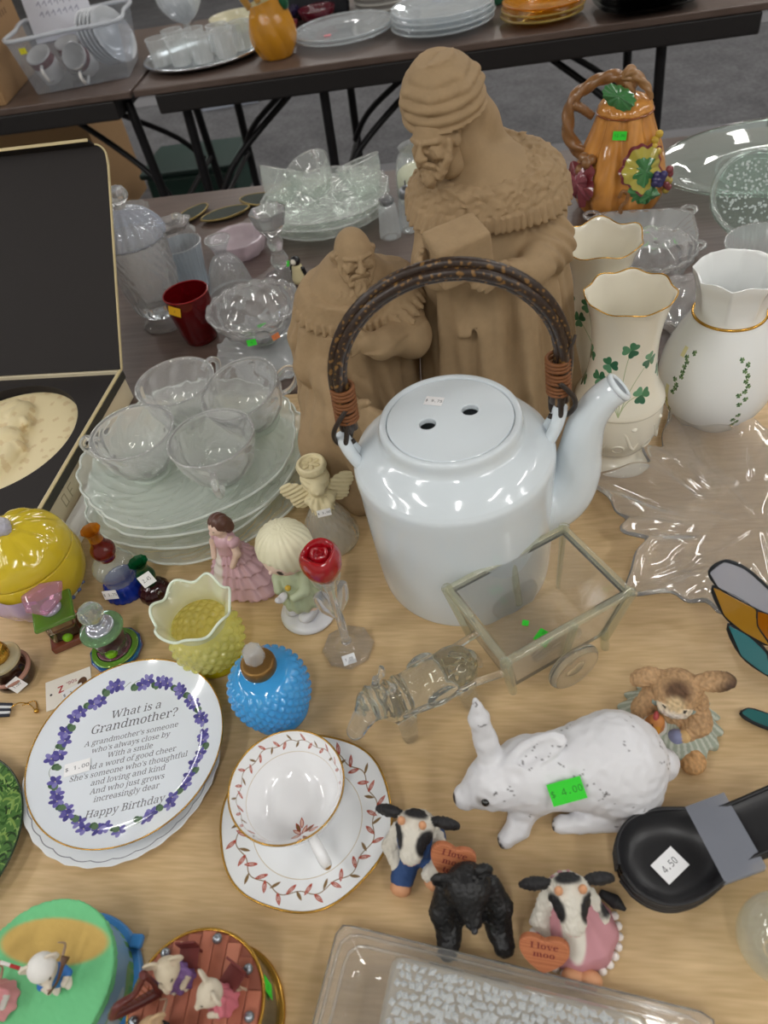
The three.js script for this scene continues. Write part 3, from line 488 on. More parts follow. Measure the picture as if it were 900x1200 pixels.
{
  const t = thing('wise_man_statue', 'tall standing clay king statue in turban and cape holding a gift box', 'statue', [0.004, TABLE, -0.70], 0);
  const b = new Clay(); b.k = 0.012;
  // coat and tunic
  b.limb([0.018, 0.004, 0.0], [0.002, 0.24, 0.0], 0.088, 0.060, CLAY, 0.02);
  b.limb([0.0, 0.22, 0.0], [0.0, 0.30, 0.002], 0.060, 0.050, CLAY, 0.02);
  b.limb([0.046, 0.02, -0.010], [0.038, 0.24, -0.005], 0.048, 0.034, CLAY, 0.014);
  b.limb([-0.040, 0.02, 0.01], [-0.038, 0.25, 0.018], 0.044, 0.030, CLAY, 0.014);
  b.limb([-0.012, 0.01, 0.035], [-0.014, 0.24, 0.035], 0.055, 0.032, CLAY, 0.01);
  b.fn((x, y, z) => y, CLAY, 0.001, true); 
  // open coat edges and belt end
  b.limb([-0.052, 0.03, 0.062], [-0.047, 0.27, 0.046], 0.008, 0.006, CLAY, 0.006);
  b.limb([0.045, 0.02, 0.078], [0.022, 0.26, 0.055], 0.009, 0.006, CLAY, 0.006);
  b.limb([-0.020, 0.24, 0.062], [-0.026, 0.205, 0.072], 0.007, 0.009, CLAY, 0.004);
  // chest and shoulders
  b.ball([0.0, 0.318, 0.002], [0.058, 0.038, 0.046], CLAY, 0.02);
  // neck and head, bent forward to his side
  b.limb([-0.008, 0.335, 0.008], [-0.024, 0.372, 0.020], 0.024, 0.019, CLAY, 0.012);
  const head = placed(clayHead({ tip: -1.25 }), [-0.041, 0.381, 0.042], -0.62, 0.12, 0.06, 0.0262);
  // veil hanging from the turban
  b.chain([[-0.022, 0.398, 0.012], [-0.008, 0.374, -0.002], [0.004, 0.350, -0.008]], [0.024, 0.019, 0.016], CLAY, 0.010);
  // arms
  b.chain([[0.040, 0.315, 0.0], [0.054, 0.268, 0.028], [0.036, 0.272, 0.078]], [0.025, 0.022, 0.016], CLAY, 0.012);
  b.chain([[-0.046, 0.318, 0.012], [-0.054, 0.270, 0.045], [-0.048, 0.280, 0.085]], [0.022, 0.019, 0.014], CLAY, 0.012);
  clayHand(b, [0.036, 0.274, 0.080], [0.018, 0.280, 0.092], [[-0.020, 0.284, 0.106], [-0.017, 0.279, 0.108], [-0.012, 0.274, 0.106], [-0.006, 0.270, 0.102], [0.004, 0.296, 0.108]], 0.0068);
  clayHand(b, [-0.052, 0.282, 0.086], [-0.058, 0.298, 0.092], [[-0.058, 0.318, 0.112], [-0.060, 0.310, 0.113], [-0.060, 0.302, 0.112], [-0.058, 0.295, 0.108], [-0.046, 0.300, 0.116]], 0.006);
  const folds = (x, y, z) => {
    let r = 0; const a = atan2(z, x - 0.01);
    if (y < 0.27) { const k = sstep(0.27, 0.2, y); r += k * (0.0042 * sin(a * 11 + y * 6) + 0.0022 * sin(a * 23 - y * 20)); }
    const ex = hypot(x - 0.07, y - 0.275, z - 0.04); if (ex < 0.05 && x > 0.03) r += 0.0016 * sin((x * 0.7 + y - z) * 330) * sstep(0.05, 0.02, ex);
    if (y > 0.335 && y < 0.372 && z > 0.05) r += 0.0011 * sin(x * 900 + 2 * sin(y * 600));
    return r;
  };
  part('body', mergeGeometries([b.mesh([-0.10, 0, -0.105], [0.12, 0.43, 0.125], 0.0022, { relief: folds, grain: clayGrain }), head]), clayMat, t);
  // fur cape with ribbed border
  const c = new Clay(); c.k = 0.01;
  const sh = new Clay(); sh.k = 0.02; sh.ball([0.0, 0.318, 0.002], [0.058, 0.038, 0.046]).limb([0.040, 0.315, 0], [0.054, 0.268, 0.028], 0.026, 0.023).limb([-0.046, 0.318, 0.012], [-0.054, 0.27, 0.045], 0.023, 0.020).limb([0, 0.22, 0], [0, 0.3, 0.002], 0.060, 0.05).limb([-0.008, 0.335, 0.006], [-0.018, 0.36, 0.014], 0.032, 0.025);
  const capeLow = (x, z) => 0.307 - x * 0.03 + 0.8 * x * x - 0.006 * sstep(0.0, 0.05, z);
  c.fn((x, y, z) => max(sh.dist(x, y, z) - 0.0056, y - 0.352 + 0.32 * z, capeLow(x, z) - y), CLAY, 0.004);
  const capeRel = (x, y, z) => { const low = capeLow(x, z), a = atan2(z, x); const slit = abs(x + 0.020) < 0.0016 && z > 0 && y < 0.325 ? -0.002 : 0; if (y < low + 0.014) return slit + 0.0010 * (sin(a * 60) > -0.1 ? 1 : -0.7) + 0.0012; return slit + 0.0019 * noise3(x * 120, y * 150, z * 120) + 0.001 * noise3(x * 280, y * 300, z * 280); };
  part('cape', c.mesh([-0.10, 0.27, -0.07], [0.105, 0.385, 0.085], 0.0019, { relief: capeRel, grain: clayGrain }), clayMat, t);
  // turban: coils rising to a dome
  const h = new Clay(); const ax = [0.10, 0.98, -0.16];
  h.fn((x, y, z) => { const px = x + 0.034, py = y - 0.402, pz = z - 0.026, u = px * -0.12 + py * 0.98 + pz * 0.12, rx = px + u * 0.12, rz = pz - u * 0.12; const r = hypot(rx, rz); const q = clamp(u / 0.036); const R = 0.0345 * sqrt(max(0.02, 1 - pow(q, 2.1) * 0.80)); return max(r - R, -u - 0.006, u - 0.0365) * 0.8; }, CLAY, 0.006);
  const coil = (x, y, z) => { const px = x + 0.034, py = y - 0.402, pz = z - 0.026, u = px * -0.12 + py * 0.98 + pz * 0.12, a = atan2(pz, px); const v = u + 0.004 * sin(a * 1 + 0.6); let r = 0.0022 * abs(sin(v * PI / 0.0092)) - 0.0008; if (u > 0.008 && u < 0.03) r += 0.0022 * max(0, cos(a * 7)) * sstep(0.006, 0.014, u) * sstep(0.032, 0.022, u); return r; };
  part('turban', h.mesh([-0.085, 0.378, -0.04], [0.025, 0.455, 0.082], 0.0016, { relief: coil, grain: clayGrain }), clayMat, t);
  // gift box
  const g = new Clay(); g.block([-0.028, 0.309, 0.102], [0.0245, 0.0200, 0.019], 0.004, CLAY, 0.002, [0.12, 0.42, 0.06]);
  part('gift_box', g.mesh([-0.07, 0.28, 0.06], [0.02, 0.36, 0.145], 0.0014, { relief: (x, y, z) => { const px = x + 0.036, py = y - 0.314; const rr = hypot(px, py); return z > 0.108 && rr < 0.012 ? 0.0014 * max(0, cos(atan2(py, px) * 7)) * sstep(0.012, 0.004, rr) : 0.0004 * noise3(x * 300, y * 300, z * 300); }, grain: clayGrain }), clayMat, t);
}
{
  const t = thing('wise_man_statue', 'kneeling bald clay king statue with beard behind the teapot handle', 'statue', [-0.168, TABLE, -0.667], 0);
  const b = new Clay(); b.k = 0.012;
  b.limb([0.016, 0.01, 0.0], [0.024, 0.20, -0.004], 0.066, 0.049, CLAY, 0.02);          // trunk in robe
  b.limb([0.030, 0.19, -0.005], [0.034, 0.245, 0.0], 0.048, 0.040, CLAY, 0.02);
  b.limb([-0.016, 0.02, 0.03], [-0.012, 0.10, 0.055], 0.040, 0.036, CLAY, 0.016);       // knee towards the viewer
  b.limb([0.0, 0.13, 0.03], [0.018, 0.135, 0.068], 0.036, 0.030, CLAY, 0.016);        // raised thigh
  b.limb([0.018, 0.135, 0.068], [0.012, 0.03, 0.062], 0.030, 0.034, CLAY, 0.016);
  b.limb([0.05, 0.02, -0.02], [0.058, 0.2, -0.02], 0.036, 0.03, CLAY, 0.02);
  b.fn((x, y, z) => y, CLAY, 0.001, true);
  b.limb([0.038, 0.245, 0.002], [0.042, 0.278, 0.008], 0.018, 0.014, CLAY, 0.01);
  const head = placed(clayHead({ bald: true, tip: -1.75 }), [0.045, 0.291, 0.020], 0.38, 0.08, -0.05, 0.0240);
  // arms
  b.chain([[0.002, 0.235, 0.006], [-0.016, 0.176, 0.028], [0.012, 0.170, 0.068]], [0.023, 0.019, 0.015], CLAY, 0.01);
  b.chain([[0.074, 0.240, -0.008], [0.088, 0.205, 0.028], [0.066, 0.217, 0.060]], [0.022, 0.020, 0.0155], CLAY, 0.01);
  clayHand(b, [0.020, 0.166, 0.076], [0.034, 0.168, 0.096], [[0.062, 0.170, 0.112], [0.060, 0.162, 0.116], [0.054, 0.155, 0.118], [0.046, 0.150, 0.116], [0.048, 0.182, 0.104]], 0.006);
  clayHand(b, [0.068, 0.219, 0.064], [0.052, 0.226, 0.068], [[0.030, 0.236, 0.072], [0.028, 0.229, 0.075], [0.030, 0.222, 0.076], [0.034, 0.215, 0.074], [0.044, 0.242, 0.072]], 0.0062);
  const folds = (x, y, z) => { const a = atan2(z, x - 0.02); let r = 0; if (y < 0.22) r += 0.0024 * sin(a * 9 + y * 18) + 0.0016 * sin(a * 19 - y * 40) * sstep(0.22, 0.15, y); if (hypot(x - 0.05, z - 0.045) < 0.032 && y > 0.245 && y < 0.285 && z > 0.03) r += 0.0009 * sin(x * 1000 + 3 * sin(y * 500)); if (y > 0.278 && y < 0.305 && z < 0.035) r += 0.0008 * sin(y * 1400); return r; };
  part('body', mergeGeometries([b.mesh([-0.07, 0, -0.08], [0.13, 0.33, 0.135], 0.0021, { relief: folds, grain: clayGrain }), head]), clayMat, t);
  const c = new Clay();
  const sh = new Clay(); sh.k = 0.02; sh.limb([0.030, 0.19, -0.005], [0.034, 0.245, 0], 0.048, 0.040).limb([0.002, 0.235, 0.006], [-0.016, 0.176, 0.028], 0.023, 0.019).limb([0.074, 0.24, -0.008], [0.088, 0.205, 0.028], 0.022, 0.02).limb([0.038, 0.245, 0.004], [0.044, 0.285, 0.016], 0.022, 0.016);
  const low = (x, z) => 0.222 + 2.2 * (x - 0.038) * (x - 0.038) - 0.2 * max(0, z - 0.03) ;
  c.fn((x, y, z) => max(sh.dist(x, y, z) - 0.0045, y - 0.262 + 0.3 * max(0, z), low(x, z) - y), CLAY, 0.004);
  const capeRel = (x, y, z) => { if (y < low(x, z) + 0.010) return 0.0013 * (sin(atan2(z, x - 0.036) * 44) > -0.2 ? 1 : -0.7) + 0.0006; return 0.0006 * noise3(x * 120, y * 120, z * 120); };
  part('cape', c.mesh([-0.045, 0.2, -0.06], [0.115, 0.285, 0.065], 0.0018, { relief: capeRel, grain: clayGrain }), clayMat, t);
  // cloak falling behind his arm
  const k = new Clay();
  k.chain([[-0.018, 0.236, -0.006], [-0.030, 0.19, -0.004], [-0.034, 0.11, 0.0], [-0.040, 0.03, 0.01]], [0.010, 0.014, 0.016, 0.02], CLAY, 0.01);
  k.fn((x, y, z) => y, CLAY, 0.001, true);
  part('cloak', k.mesh([-0.07, 0, -0.04], [0.0, 0.26, 0.045], 0.0022, { relief: (x, y, z) => 0.0016 * sin(z * 420 + y * 20), grain: clayGrain }), clayMat, t);
}
// ---------- pale green pressed glass snack set ----------
const snackGlass = glassSheet(0xf5faf6, { roughness: 0.1, transmission: 0.72 });
function snackPlate(R) {
  const scal = (t) => 1 + 0.022 * abs(sin(t * 13)) + 0.02 * sin(t * 5 + 1);
  const top = [], P = smooth([[0, 0.004], [0.3, 0.004], [0.62, 0.0055], [0.8, 0.010], [0.93, 0.0165], [1.0, 0.0185]], 10);
  return grid(208, P.length - 1, (u, v) => { const t = u * 2 * PI, p = P[Math.round(v * (P.length - 1))], k = p[0], s = lerp(1, scal(t), sstep(0.6, 1, k)); const vein = k > 0.12 && k < 0.9 ? 0.0020 * pow(abs(sin(t * 6 + k * 3)), 14) + 0.0013 * pow(abs(sin(k * 26 + t * 11)), 8) : 0; return [k * R * s * sin(t), p[1] + vein + 0.0028 * sstep(0.85, 1, k) * abs(sin(t * 13)), k * R * s * cos(t)]; }, { closeU: true, flip: false });
}
function rimBead(R, y, scal, r) { const P = []; for (let i = 0; i < 160; i++) { const t = i / 160 * 2 * PI, k = R * scal(t); P.push([k * sin(t), y(t), k * cos(t)]); } return sweep(P, r, 6, 1, { closed: true }); }
const snackScal = (t) => 1 + 0.022 * abs(sin(t * 13)) + 0.02 * sin(t * 5 + 1);
{
  const R = 0.132, plateGeo = snackPlate(R), bead = rimBead(R, t => 0.0185 + 0.0028 * abs(sin(t * 13)), snackScal, 0.0016);
  const which = ['bottom leaf-patterned glass snack plate of the stack beside the boxed plaque', 'second leaf-patterned glass snack plate up in the stack beside the boxed plaque', 'third leaf-patterned glass snack plate up in the stack beside the boxed plaque', 'top leaf-patterned glass snack plate of the stack, carrying the four punch cups'];
  const cupGlass = glassBlock(0xffffff, 0xeaf4ec, 0.12, { transmission: 0.82, roughness: 0.03 });
  const beadMat = glassSheet(0xf6faf7, { transmission: 0.5, roughness: 0.05 });
  for (let k = 0; k < 4; k++) {
    const o = thing('snack_plate', which[k], 'plate', [-0.365 + [0.006, -0.006, 0.004, -0.004][k], TABLE + 0.001 + k * 0.0135, -0.652 + [0.012, 0.004, -0.002, -0.006][k]], k * 0.35, 'stacked glass snack plates');
    part('plate_body', plateGeo, snackGlass, o); part('rim_bead', bead, beadMat, o);
  }
  // punch cups
  const cupP = smooth([[0, 0.006], [0.017, 0.006], [0.0195, 0.0], [0.022, 0.0], [0.0225, 0.004], [0.021, 0.007], [0.0285, 0.015], [0.037, 0.029], [0.041, 0.044], [0.0435, 0.057]], 5);
  const cupIn = smooth([[0.0415, 0.057], [0.039, 0.044], [0.035, 0.029], [0.0265, 0.016], [0.015, 0.0095], [0, 0.009]], 4), cupAll = [...cupP.filter(p => p[1] >= 0.0065 || p[0] < 0.018), ...cupIn], nOut = cupAll.length - cupIn.length;
  const cupG = lathe(cupAll, 80, (t, v, r, y) => [r + (v * (cupAll.length - 1) < nOut && y > 0.012 && y < 0.05 ? 0.0014 * pow(abs(sin(t * 5 + y * 60)), 8) + 0.0006 * sin(t * 9 + 3 * sin(y * 120)) : 0), y]);
  const lip = at(new THREE.TorusGeometry(0.0435, 0.0011, 8, 72), 0, 0.057, 0, PI / 2), foot = lathe(smooth([[0, 0.006], [0.016, 0.0055], [0.022, 0.004], [0.0225, 0.001], [0.021, 0], [0.017, 0.001], [0, 0.003]], 4), 48);
  const hand = sweep([[0, 0.046, 0.040], [0, 0.050, 0.054], [0, 0.042, 0.062], [0, 0.030, 0.058], [0, 0.022, 0.046], [0, 0.022, 0.034]], [0.0032, 0.0035, 0.0035, 0.0033, 0.003, 0.003], 10, 5);
  const cupLabels = ['clear punch cup with a leaf pattern, tucked behind the other three on the plates', 'clear leaf-patterned punch cup on the snack plates, next to the boxed plaque', 'clear punch cup on the snack plates leaning over beside the kneeling king', 'clear leaf-patterned punch cup on the snack plates above the pink lady figurine'];
  [[-0.388, -0.724, 2.6, 0], [-0.415, -0.632, -1.6, 0], [-0.288, -0.706, 2.0, 0.22], [-0.314, -0.612, 0.25, 0]].forEach(([x, z, a, lean], k) => {
    const o = thing('punch_cup', cupLabels[k], 'cup', [x, TABLE + 0.046, z], a, 'punch cups on the snack plates');
    if (lean) { o.rotation.set(-lean, a, 0.1, 'YXZ'); o.position.y += 0.005; }
    o.scale.setScalar(1.13); part('bowl', cupG, cupGlass, o); part('lip', lip, cupGlass, o); part('foot', foot, snackGlass, o); part('handle', hand, cupGlass, o);
  });
}
// ---------- boxed plaque ----------
{
  const card = M({ color: 0x1c1615, roughness: 0.75 }), outer = M({ color: 0xd9cdb0, roughness: 0.6 }), lip = M({ color: 0xc9b88c, roughness: 0.6 });
  const t = thing('plaque_box', 'open cream cardboard box lined in black holding the oval relief plaque', 'box', [-0.680, TABLE, -0.704], -0.04);
  const W = 0.296, D = 0.300, Hh = 0.05;
  part('box_bottom', box(W, 0.003, D, 0.001), outer, t, [0, 0.0015, 0]);
  for (const [n, w, d, x, z] of [['side', 0.004, D, W / 2 - 0.002, 0], ['side', 0.004, D, -W / 2 + 0.002, 0], ['side', W - 0.008, 0.004, 0, D / 2 - 0.002], ['side', W - 0.008, 0.004, 0, -D / 2 + 0.002]]) part('box_side', box(w, Hh, d, 0.001), outer, t, [x, Hh / 2, z]);
  // black insert with oval well
  const s = new THREE.Shape(); const hw = W / 2 - 0.005, hd = D / 2 - 0.005; s.moveTo(-hw, -hd); s.lineTo(hw, -hd); s.lineTo(hw, hd); s.lineTo(-hw, hd); s.lineTo(-hw, -hd);
  const o = new THREE.Path(); o.absellipse(0.014, 0.014, 0.112, 0.116, 0, PI * 2, true); s.holes.push(o);
  part('insert', at(new THREE.ExtrudeGeometry(s, { depth: 0.012, bevelEnabled: true, bevelSize: 0.001, bevelThickness: 0.001, bevelSegments: 2, curveSegments: 48 }), 0, 0.032, 0, -PI / 2), card, t);
  part('insert_floor', box(W - 0.01, 0.002, D - 0.01, 0.0005), card, t, [0, 0.022, 0]);
  // worn printed edge along the open side
  part('edge_strip', box(0.003, 0.012, D, 0.0008), M({ color: 0x3b3a34, roughness: 0.6 }), t, [W / 2 + 0.0012, Hh - 0.008, 0]);
  part('edge_strip', box(0.0045, 0.002, D + 0.002, 0.0006), lip, t, [W / 2 + 0.0008, Hh + 0.0006, 0]);
  part('edge_strip', box(W, 0.002, 0.0045, 0.0006), lip, t, [0, Hh + 0.0006, D / 2 + 0.0008]);
  const letter = canvasTex(256, 64, (g, w, h) => { g.fillStyle = '#d9cdb0'; g.fillRect(0, 0, w, h); g.strokeStyle = '#a89b7c'; g.lineWidth = 4; g.strokeRect(70, 12, 18, 36); g.beginPath(); g.moveTo(110, 50); g.lineTo(110, 12); g.lineTo(132, 12); g.moveTo(110, 30); g.lineTo(126, 30); g.stroke(); });
  part('printed_panel', new THREE.BoxGeometry(0.0004, 0.026, 0.12), [M({ map: letter, roughness: 0.6 }), outer, outer, outer, outer, outer], t, [W / 2 + 0.0004, 0.020, 0.06]);
  // lid swung back on its hinge, a shallow tray; y runs up the lid
  const L = new THREE.Group(); L.name = 'lid'; t.add(L); L.position.set(0, Hh, -D / 2); L.rotation.x = -0.72;
  const r = 0.03, shp = new THREE.Shape(), w = W / 2 + 0.002, hh = 0.312; shp.moveTo(-w, 0); shp.lineTo(w, 0); shp.lineTo(w, hh - r); shp.quadraticCurveTo(w, hh, w - r, hh); shp.lineTo(-w + r, hh); shp.quadraticCurveTo(-w, hh, -w, hh - r); shp.lineTo(-w, 0);
  part('lid_panel', new THREE.ExtrudeGeometry(shp, { depth: 0.003, bevelEnabled: false, curveSegments: 10 }), card, L, [0, 0, 0]);
  part('lid_back', new THREE.ExtrudeGeometry(shp, { depth: 0.002, bevelEnabled: false, curveSegments: 10 }), outer, L, [0, 0, -0.0022]);
  part('lid_wall', box(2 * w - 2 * r * 0.6, 0.0035, 0.018, 0.001), card, L, [0, hh - 0.0018, 0.010]);
  part('lid_edge', box(2 * w - 2 * r * 0.6, 0.0042, 0.0015, 0.0005), lip, L, [0, hh - 0.0018, 0.0198]);
  for (const q of [-1, 1]) { part('lid_wall', box(0.0025, hh - r, 0.004, 0.001), lip, L, [q * (w + 0.0006), (hh - r) / 2, 0.002]); }
  part('lid_edge', sweep([[w, hh - r, 0.002], [w - 0.003, hh - 0.012, 0.002], [w - 0.012, hh - 0.003, 0.002], [w - r, hh, 0.002]], 0.0016, 6, 5), lip, L);
  // relief plaque: mother and child heads on an oval
  const b = new Clay(), ivory = 0xe3d3a8;
  b.fn((x, y, z) => max((hypot(x / 0.106, (z - 0.0) / 0.110) - 1) * 0.1, abs(y - 0.006) - 0.004), ivory, 0.003);
  b.ball([-0.012, 0.012, -0.050], [0.030, 0.018, 0.034], ivory, 0.004).ball([0.004, 0.014, -0.030], [0.018, 0.012, 0.022], ivory, 0.003);
  b.ball([0.008, 0.016, 0.002], [0.022, 0.016, 0.020], ivory, 0.003);
  b.ball([-0.03, 0.010, 0.03], [0.034, 0.014, 0.046], ivory, 0.004).ball([0.012, 0.012, 0.040], [0.026, 0.016, 0.034], ivory, 0.004);
  b.limb([0.03, 0.014, 0.02], [0.02, 0.016, 0.05], 0.012, 0.010, ivory, 0.003).limb([-0.04, 0.012, -0.03], [-0.05, 0.012, 0.05], 0.018, 0.014, ivory, 0.004);
  b.limb([0.018, 0.022, -0.034], [0.024, 0.020, -0.026], 0.004, 0.005, ivory, 0.003).ball([0.022, 0.024, 0.004], 0.004, ivory, 0.002);
  const p = solo('relief_plaque', 'oval ivory relief plaque of a mother and child in the black box', 'plaque', b.mesh([-0.115, 0, -0.12], [0.115, 0.04, 0.12], 0.0022, { relief: (x, y, z) => (z < -0.03 && x < 0 || z > 0.02) && y > 0.012 ? 0.0014 * sin(x * 300 + 2 * sin(z * 120)) : 0, grain: (x, y, z, c) => { if (noise3(x * 50, z * 50, 2) > 0.45) c.lerp(C(0xb9915a), 0.35); } }), painted({ roughness: 0.5 }), [-0.660, TABLE + 0.0235, -0.722], -0.04);
  // white foam strip the box rests beside
  solo('foam_strip', 'white foam packing strip between the plaque box and snack plates', 'packing', box(0.030, 0.012, 0.19, 0.003), M({ color: 0xe6e4e2, roughness: 0.9 }), [-0.514, TABLE + 0.006, -0.585], -0.08);
}
// ---------- small glass on the pale table ----------
// hobnail relief: rows of nubs on a turned body
const hob = (rows, cols, y0, y1, size, height) => (t, v, r, y) => {
  if (y < y0 || y > y1) return [r, y];
  const q = (y - y0) / (y1 - y0) * rows, row = floor(q), du = (((t / (2 * PI)) * cols + (row % 2 ? 0.5 : 0)) % 1 + 1) % 1 - 0.5, dv = q - row - 0.5;
  const dx = du * 2 * PI * r / cols, dy = dv * (y1 - y0) / rows, d = hypot(dx, dy) / size;
  return [r + (d < 1 ? height * sqrt(1 - d * d) : 0), y];
};
{
  // yellow ruffled vase
  const t = thing('hobnail_vase', 'small yellow vaseline glass hobnail vase with a white ruffled rim', 'vase', [-0.289, TABLE, -0.396], 0.3);
  const P = smooth([[0.0225, 0.008], [0.028, 0.015], [0.0345, 0.028], [0.0350, 0.042], [0.031, 0.055], [0.0272, 0.062]], 14);
  part('foot', lathe(smooth([[0, 0.003], [0.020, 0.0], [0.025, 0.0], [0.0262, 0.004], [0.0232, 0.0085], [0, 0.009]], 5), 60), glassSheet(0xe2d81e, { roughness: 0.08, transmission: 0.5 }), t);
  part('body', lathe(P, 150, hob(7, 20, 0.012, 0.058, 0.0034, 0.0024)), glassSheet(0xf3f2a0, { roughness: 0.08, transmission: 0.64 }), t);
  const fr = smooth([[0.0272, 0.062], [0.0275, 0.068], [0.0305, 0.076], [0.0352, 0.082], [0.0376, 0.084]], 5);
  const ruf = (q) => (tt, v, r, y) => { const k = sstep(0.064, 0.084, y); return [r * (1 + 0.045 * k * cos(7 * tt)) + q, y + 0.0042 * k * cos(7 * tt + 0.6)]; };
  part('ruffle', lathe(fr, 112, ruf(0)), glassSheet(0xeef3d2, { roughness: 0.1, transmission: 0.55 }), t);
  part('ruffle_edge', (() => { const L = []; for (let i = 0; i < 84; i++) { const a = i / 84 * 2 * PI, [r, y] = ruf(0)(a, 0, 0.0376, 0.084); L.push([r * sin(a), y, r * cos(a)]); } return sweep(L, 0.0014, 8, 2, { closed: true }); })(), glaze(0xe3eedd, { roughness: 0.1 }), t);
  // blue hobnail bottle
  const b = thing('perfume_bottle', 'bright blue hobnail glass bottle with brass collar and clear stopper', 'bottle', [-0.214, TABLE, -0.338], 0.2);
  const Q = smooth([[0, 0.002], [0.023, 0.0], [0.0285, 0.001], [0.0295, 0.008], [0.0275, 0.0125], [0.032, 0.018], [0.0355, 0.032], [0.0355, 0.046], [0.032, 0.058], [0.024, 0.067], [0.014, 0.071], [0.012, 0.074]], 9);
  part('body', lathe(Q, 168, hob(9, 24, 0.014, 0.064, 0.0029, 0.0024)), M({ color: 0x48b2f6, roughness: 0.1, transmission: 0.25, clearcoat: 0.6 }), b);
  const brass = M({ color: 0x8b6a3c, metalness: 0.8, roughness: 0.4 });
  part('collar', lathe(smooth([[0.0, 0.0725], [0.0145, 0.0715], [0.0155, 0.073], [0.0155, 0.081], [0.0142, 0.0832], [0.008, 0.0842], [0, 0.0842]], 4), 40), brass, b);
  part('stopper', lathe(smooth([[0, 0.084], [0.0065, 0.084], [0.0088, 0.089], [0.0088, 0.098], [0.0065, 0.103], [0, 0.104]], 4), 16, (tt, v, r, y) => [r * (1 + 0.06 * cos(8 * tt)), y]), glassSheet(0xf2f4f4, { transmission: 0.7 }), b);
  // amber, clear and cobalt bottle
  const a = thing('miniature_oil_lamp', 'miniature glass bottle with amber neck, clear waist and cobalt foot', 'bottle', [-0.419, TABLE, -0.489], 0);
  const flute = (n, k) => (tt, v, r, y) => [r * (1 + k * abs(sin(n * tt / 2))), y];
  part('foot', lathe(smooth([[0, 0], [0.023, 0], [0.0245, 0.004], [0.022, 0.012], [0.018, 0.020], [0, 0.021]], 5), 60, flute(20, 0.05)), glassSheet(0x2447c8, { transmission: 0.55, roughness: 0.08 }), a);
  part('waist', lathe(smooth([[0.0175, 0.020], [0.017, 0.026], [0.0205, 0.034], [0.0215, 0.042], [0.017, 0.050], [0.009, 0.054]], 5), 60, flute(18, 0.06)), glassSheet(0xe6ebe4, { transmission: 0.8, roughness: 0.06 }), a);
  part('bulb', lathe(smooth([[0.008, 0.053], [0.0085, 0.056], [0.0125, 0.063], [0.013, 0.070], [0.0085, 0.078], [0.0075, 0.084]], 5), 40), glassSheet(0x7c1d12, { transmission: 0.55, roughness: 0.06 }), a);
  part('chimney', lathe(smooth([[0.0075, 0.084], [0.007, 0.089], [0.0085, 0.095], [0.0105, 0.099]], 5), 40, (tt, v, r, y) => [r * (1 + 0.03 * cos(9 * tt) * sstep(0.092, 0.099, y)), y]), glassSheet(0xc77a1e, { transmission: 0.6, roughness: 0.06 }), a);
  sticker(a, '$ 3.75', 0.018, 0.011, [-0.0035, 0.020, 0.0245], [-0.1, 0.35, 1], 0.15);
  // green and plum bottle
  const g = thing('miniature_oil_lamp', 'tiny glass bottle with green fluted neck and dark plum body', 'bottle', [-0.378, TABLE, -0.476], 0);
  part('body', lathe(smooth([[0, 0], [0.012, 0], [0.0165, 0.006], [0.0165, 0.014], [0.011, 0.022], [0.007, 0.025]], 5), 48, flute(14, 0.06)), glassSheet(0x3a1218, { transmission: 0.35, roughness: 0.08 }), g);
  part('neck', lathe(smooth([[0.007, 0.024], [0.009, 0.030], [0.0105, 0.038], [0.0075, 0.048], [0.008, 0.055], [0.0105, 0.060]], 5), 40, (tt, v, r, y) => [r * (1 + 0.04 * cos(10 * tt) * sstep(0.05, 0.06, y)), y]), glassSheet(0x0f5a32, { transmission: 0.45, roughness: 0.06 }), g);
  sticker(g, '2.45', 0.015, 0.014, [0.008, 0.045, 0.012], [0.3, 0.5, 1], 0.4);
  // rose of glass
  const r = thing('glass_rose', 'red glass rosebud on a clear stem with an eight sided foot', 'ornament', [-0.154, TABLE, -0.404], 0.2);
  const clear = glassBlock(0xffffff, 0xf6faf8, 0.2, { transmission: 0.88 });
  part('foot', lathe(smooth([[0, 0], [0.024, 0], [0.0255, 0.003], [0.023, 0.006], [0.012, 0.009], [0.005, 0.016], [0, 0.017]], 4), 8 * 4, (tt, v, rr, y) => { const s = PI / 4, q = ((tt % s) + s) % s - s / 2; return [rr * 0.96 / cos(q), y]; }), clear, r);
  part('stem', sweep([[0, 0.012, 0], [0, 0.05, 0], [0, 0.085, 0], [0, 0.11, 0]], [0.0045, 0.0035, 0.0035, 0.006], 10, 5), clear, r);
  for (const [ang, y] of [[0.3, 0.045], [2.4, 0.055], [4.3, 0.05]]) part('leaf', at(sweep([[0, 0, 0.002], [0, 0.012, 0.010], [0, 0.030, 0.014], [0, 0.042, 0.010]], [0.002, 0.009, 0.007, 0.0008], 10, 5, { flat: 0.35 }), 0, y, 0, 0, ang, 0), clear, r);
  part('bud_cup', lathe(smooth([[0, 0.098], [0.005, 0.1], [0.0125, 0.112], [0.0155, 0.126]], 5), 40), glassSheet(0xf2f5f5, { transmission: 0.9 }), r);
  const redG = M({ color: 0xb00d1c, roughness: 0.06, transmission: 0.25, clearcoat: 0.8 });
  const petals = at(lathe(smooth([[0, 0.112], [0.012, 0.114], [0.0195, 0.124], [0.0225, 0.136], [0.0215, 0.148], [0.017, 0.155], [0.0135, 0.152], [0.0115, 0.147], [0.0095, 0.152], [0.0065, 0.153], [0.0045, 0.149], [0.003, 0.152], [0, 0.152]], 4), 60, (tt, v, rr, y) => [rr * (1 + 0.06 * abs(sin(1.5 * tt + y * 30))), y + 0.0018 * sin(3 * tt + rr * 260)]), 0, 0.028, 0, 0, 0, 0, 0.79);
  part('bud', petals, redG, r);
  sticker(r, '1.00', 0.013, 0.010, [0.0, 0.0075, 0.018], [0.1, 1, 0.35], 0.1);
}
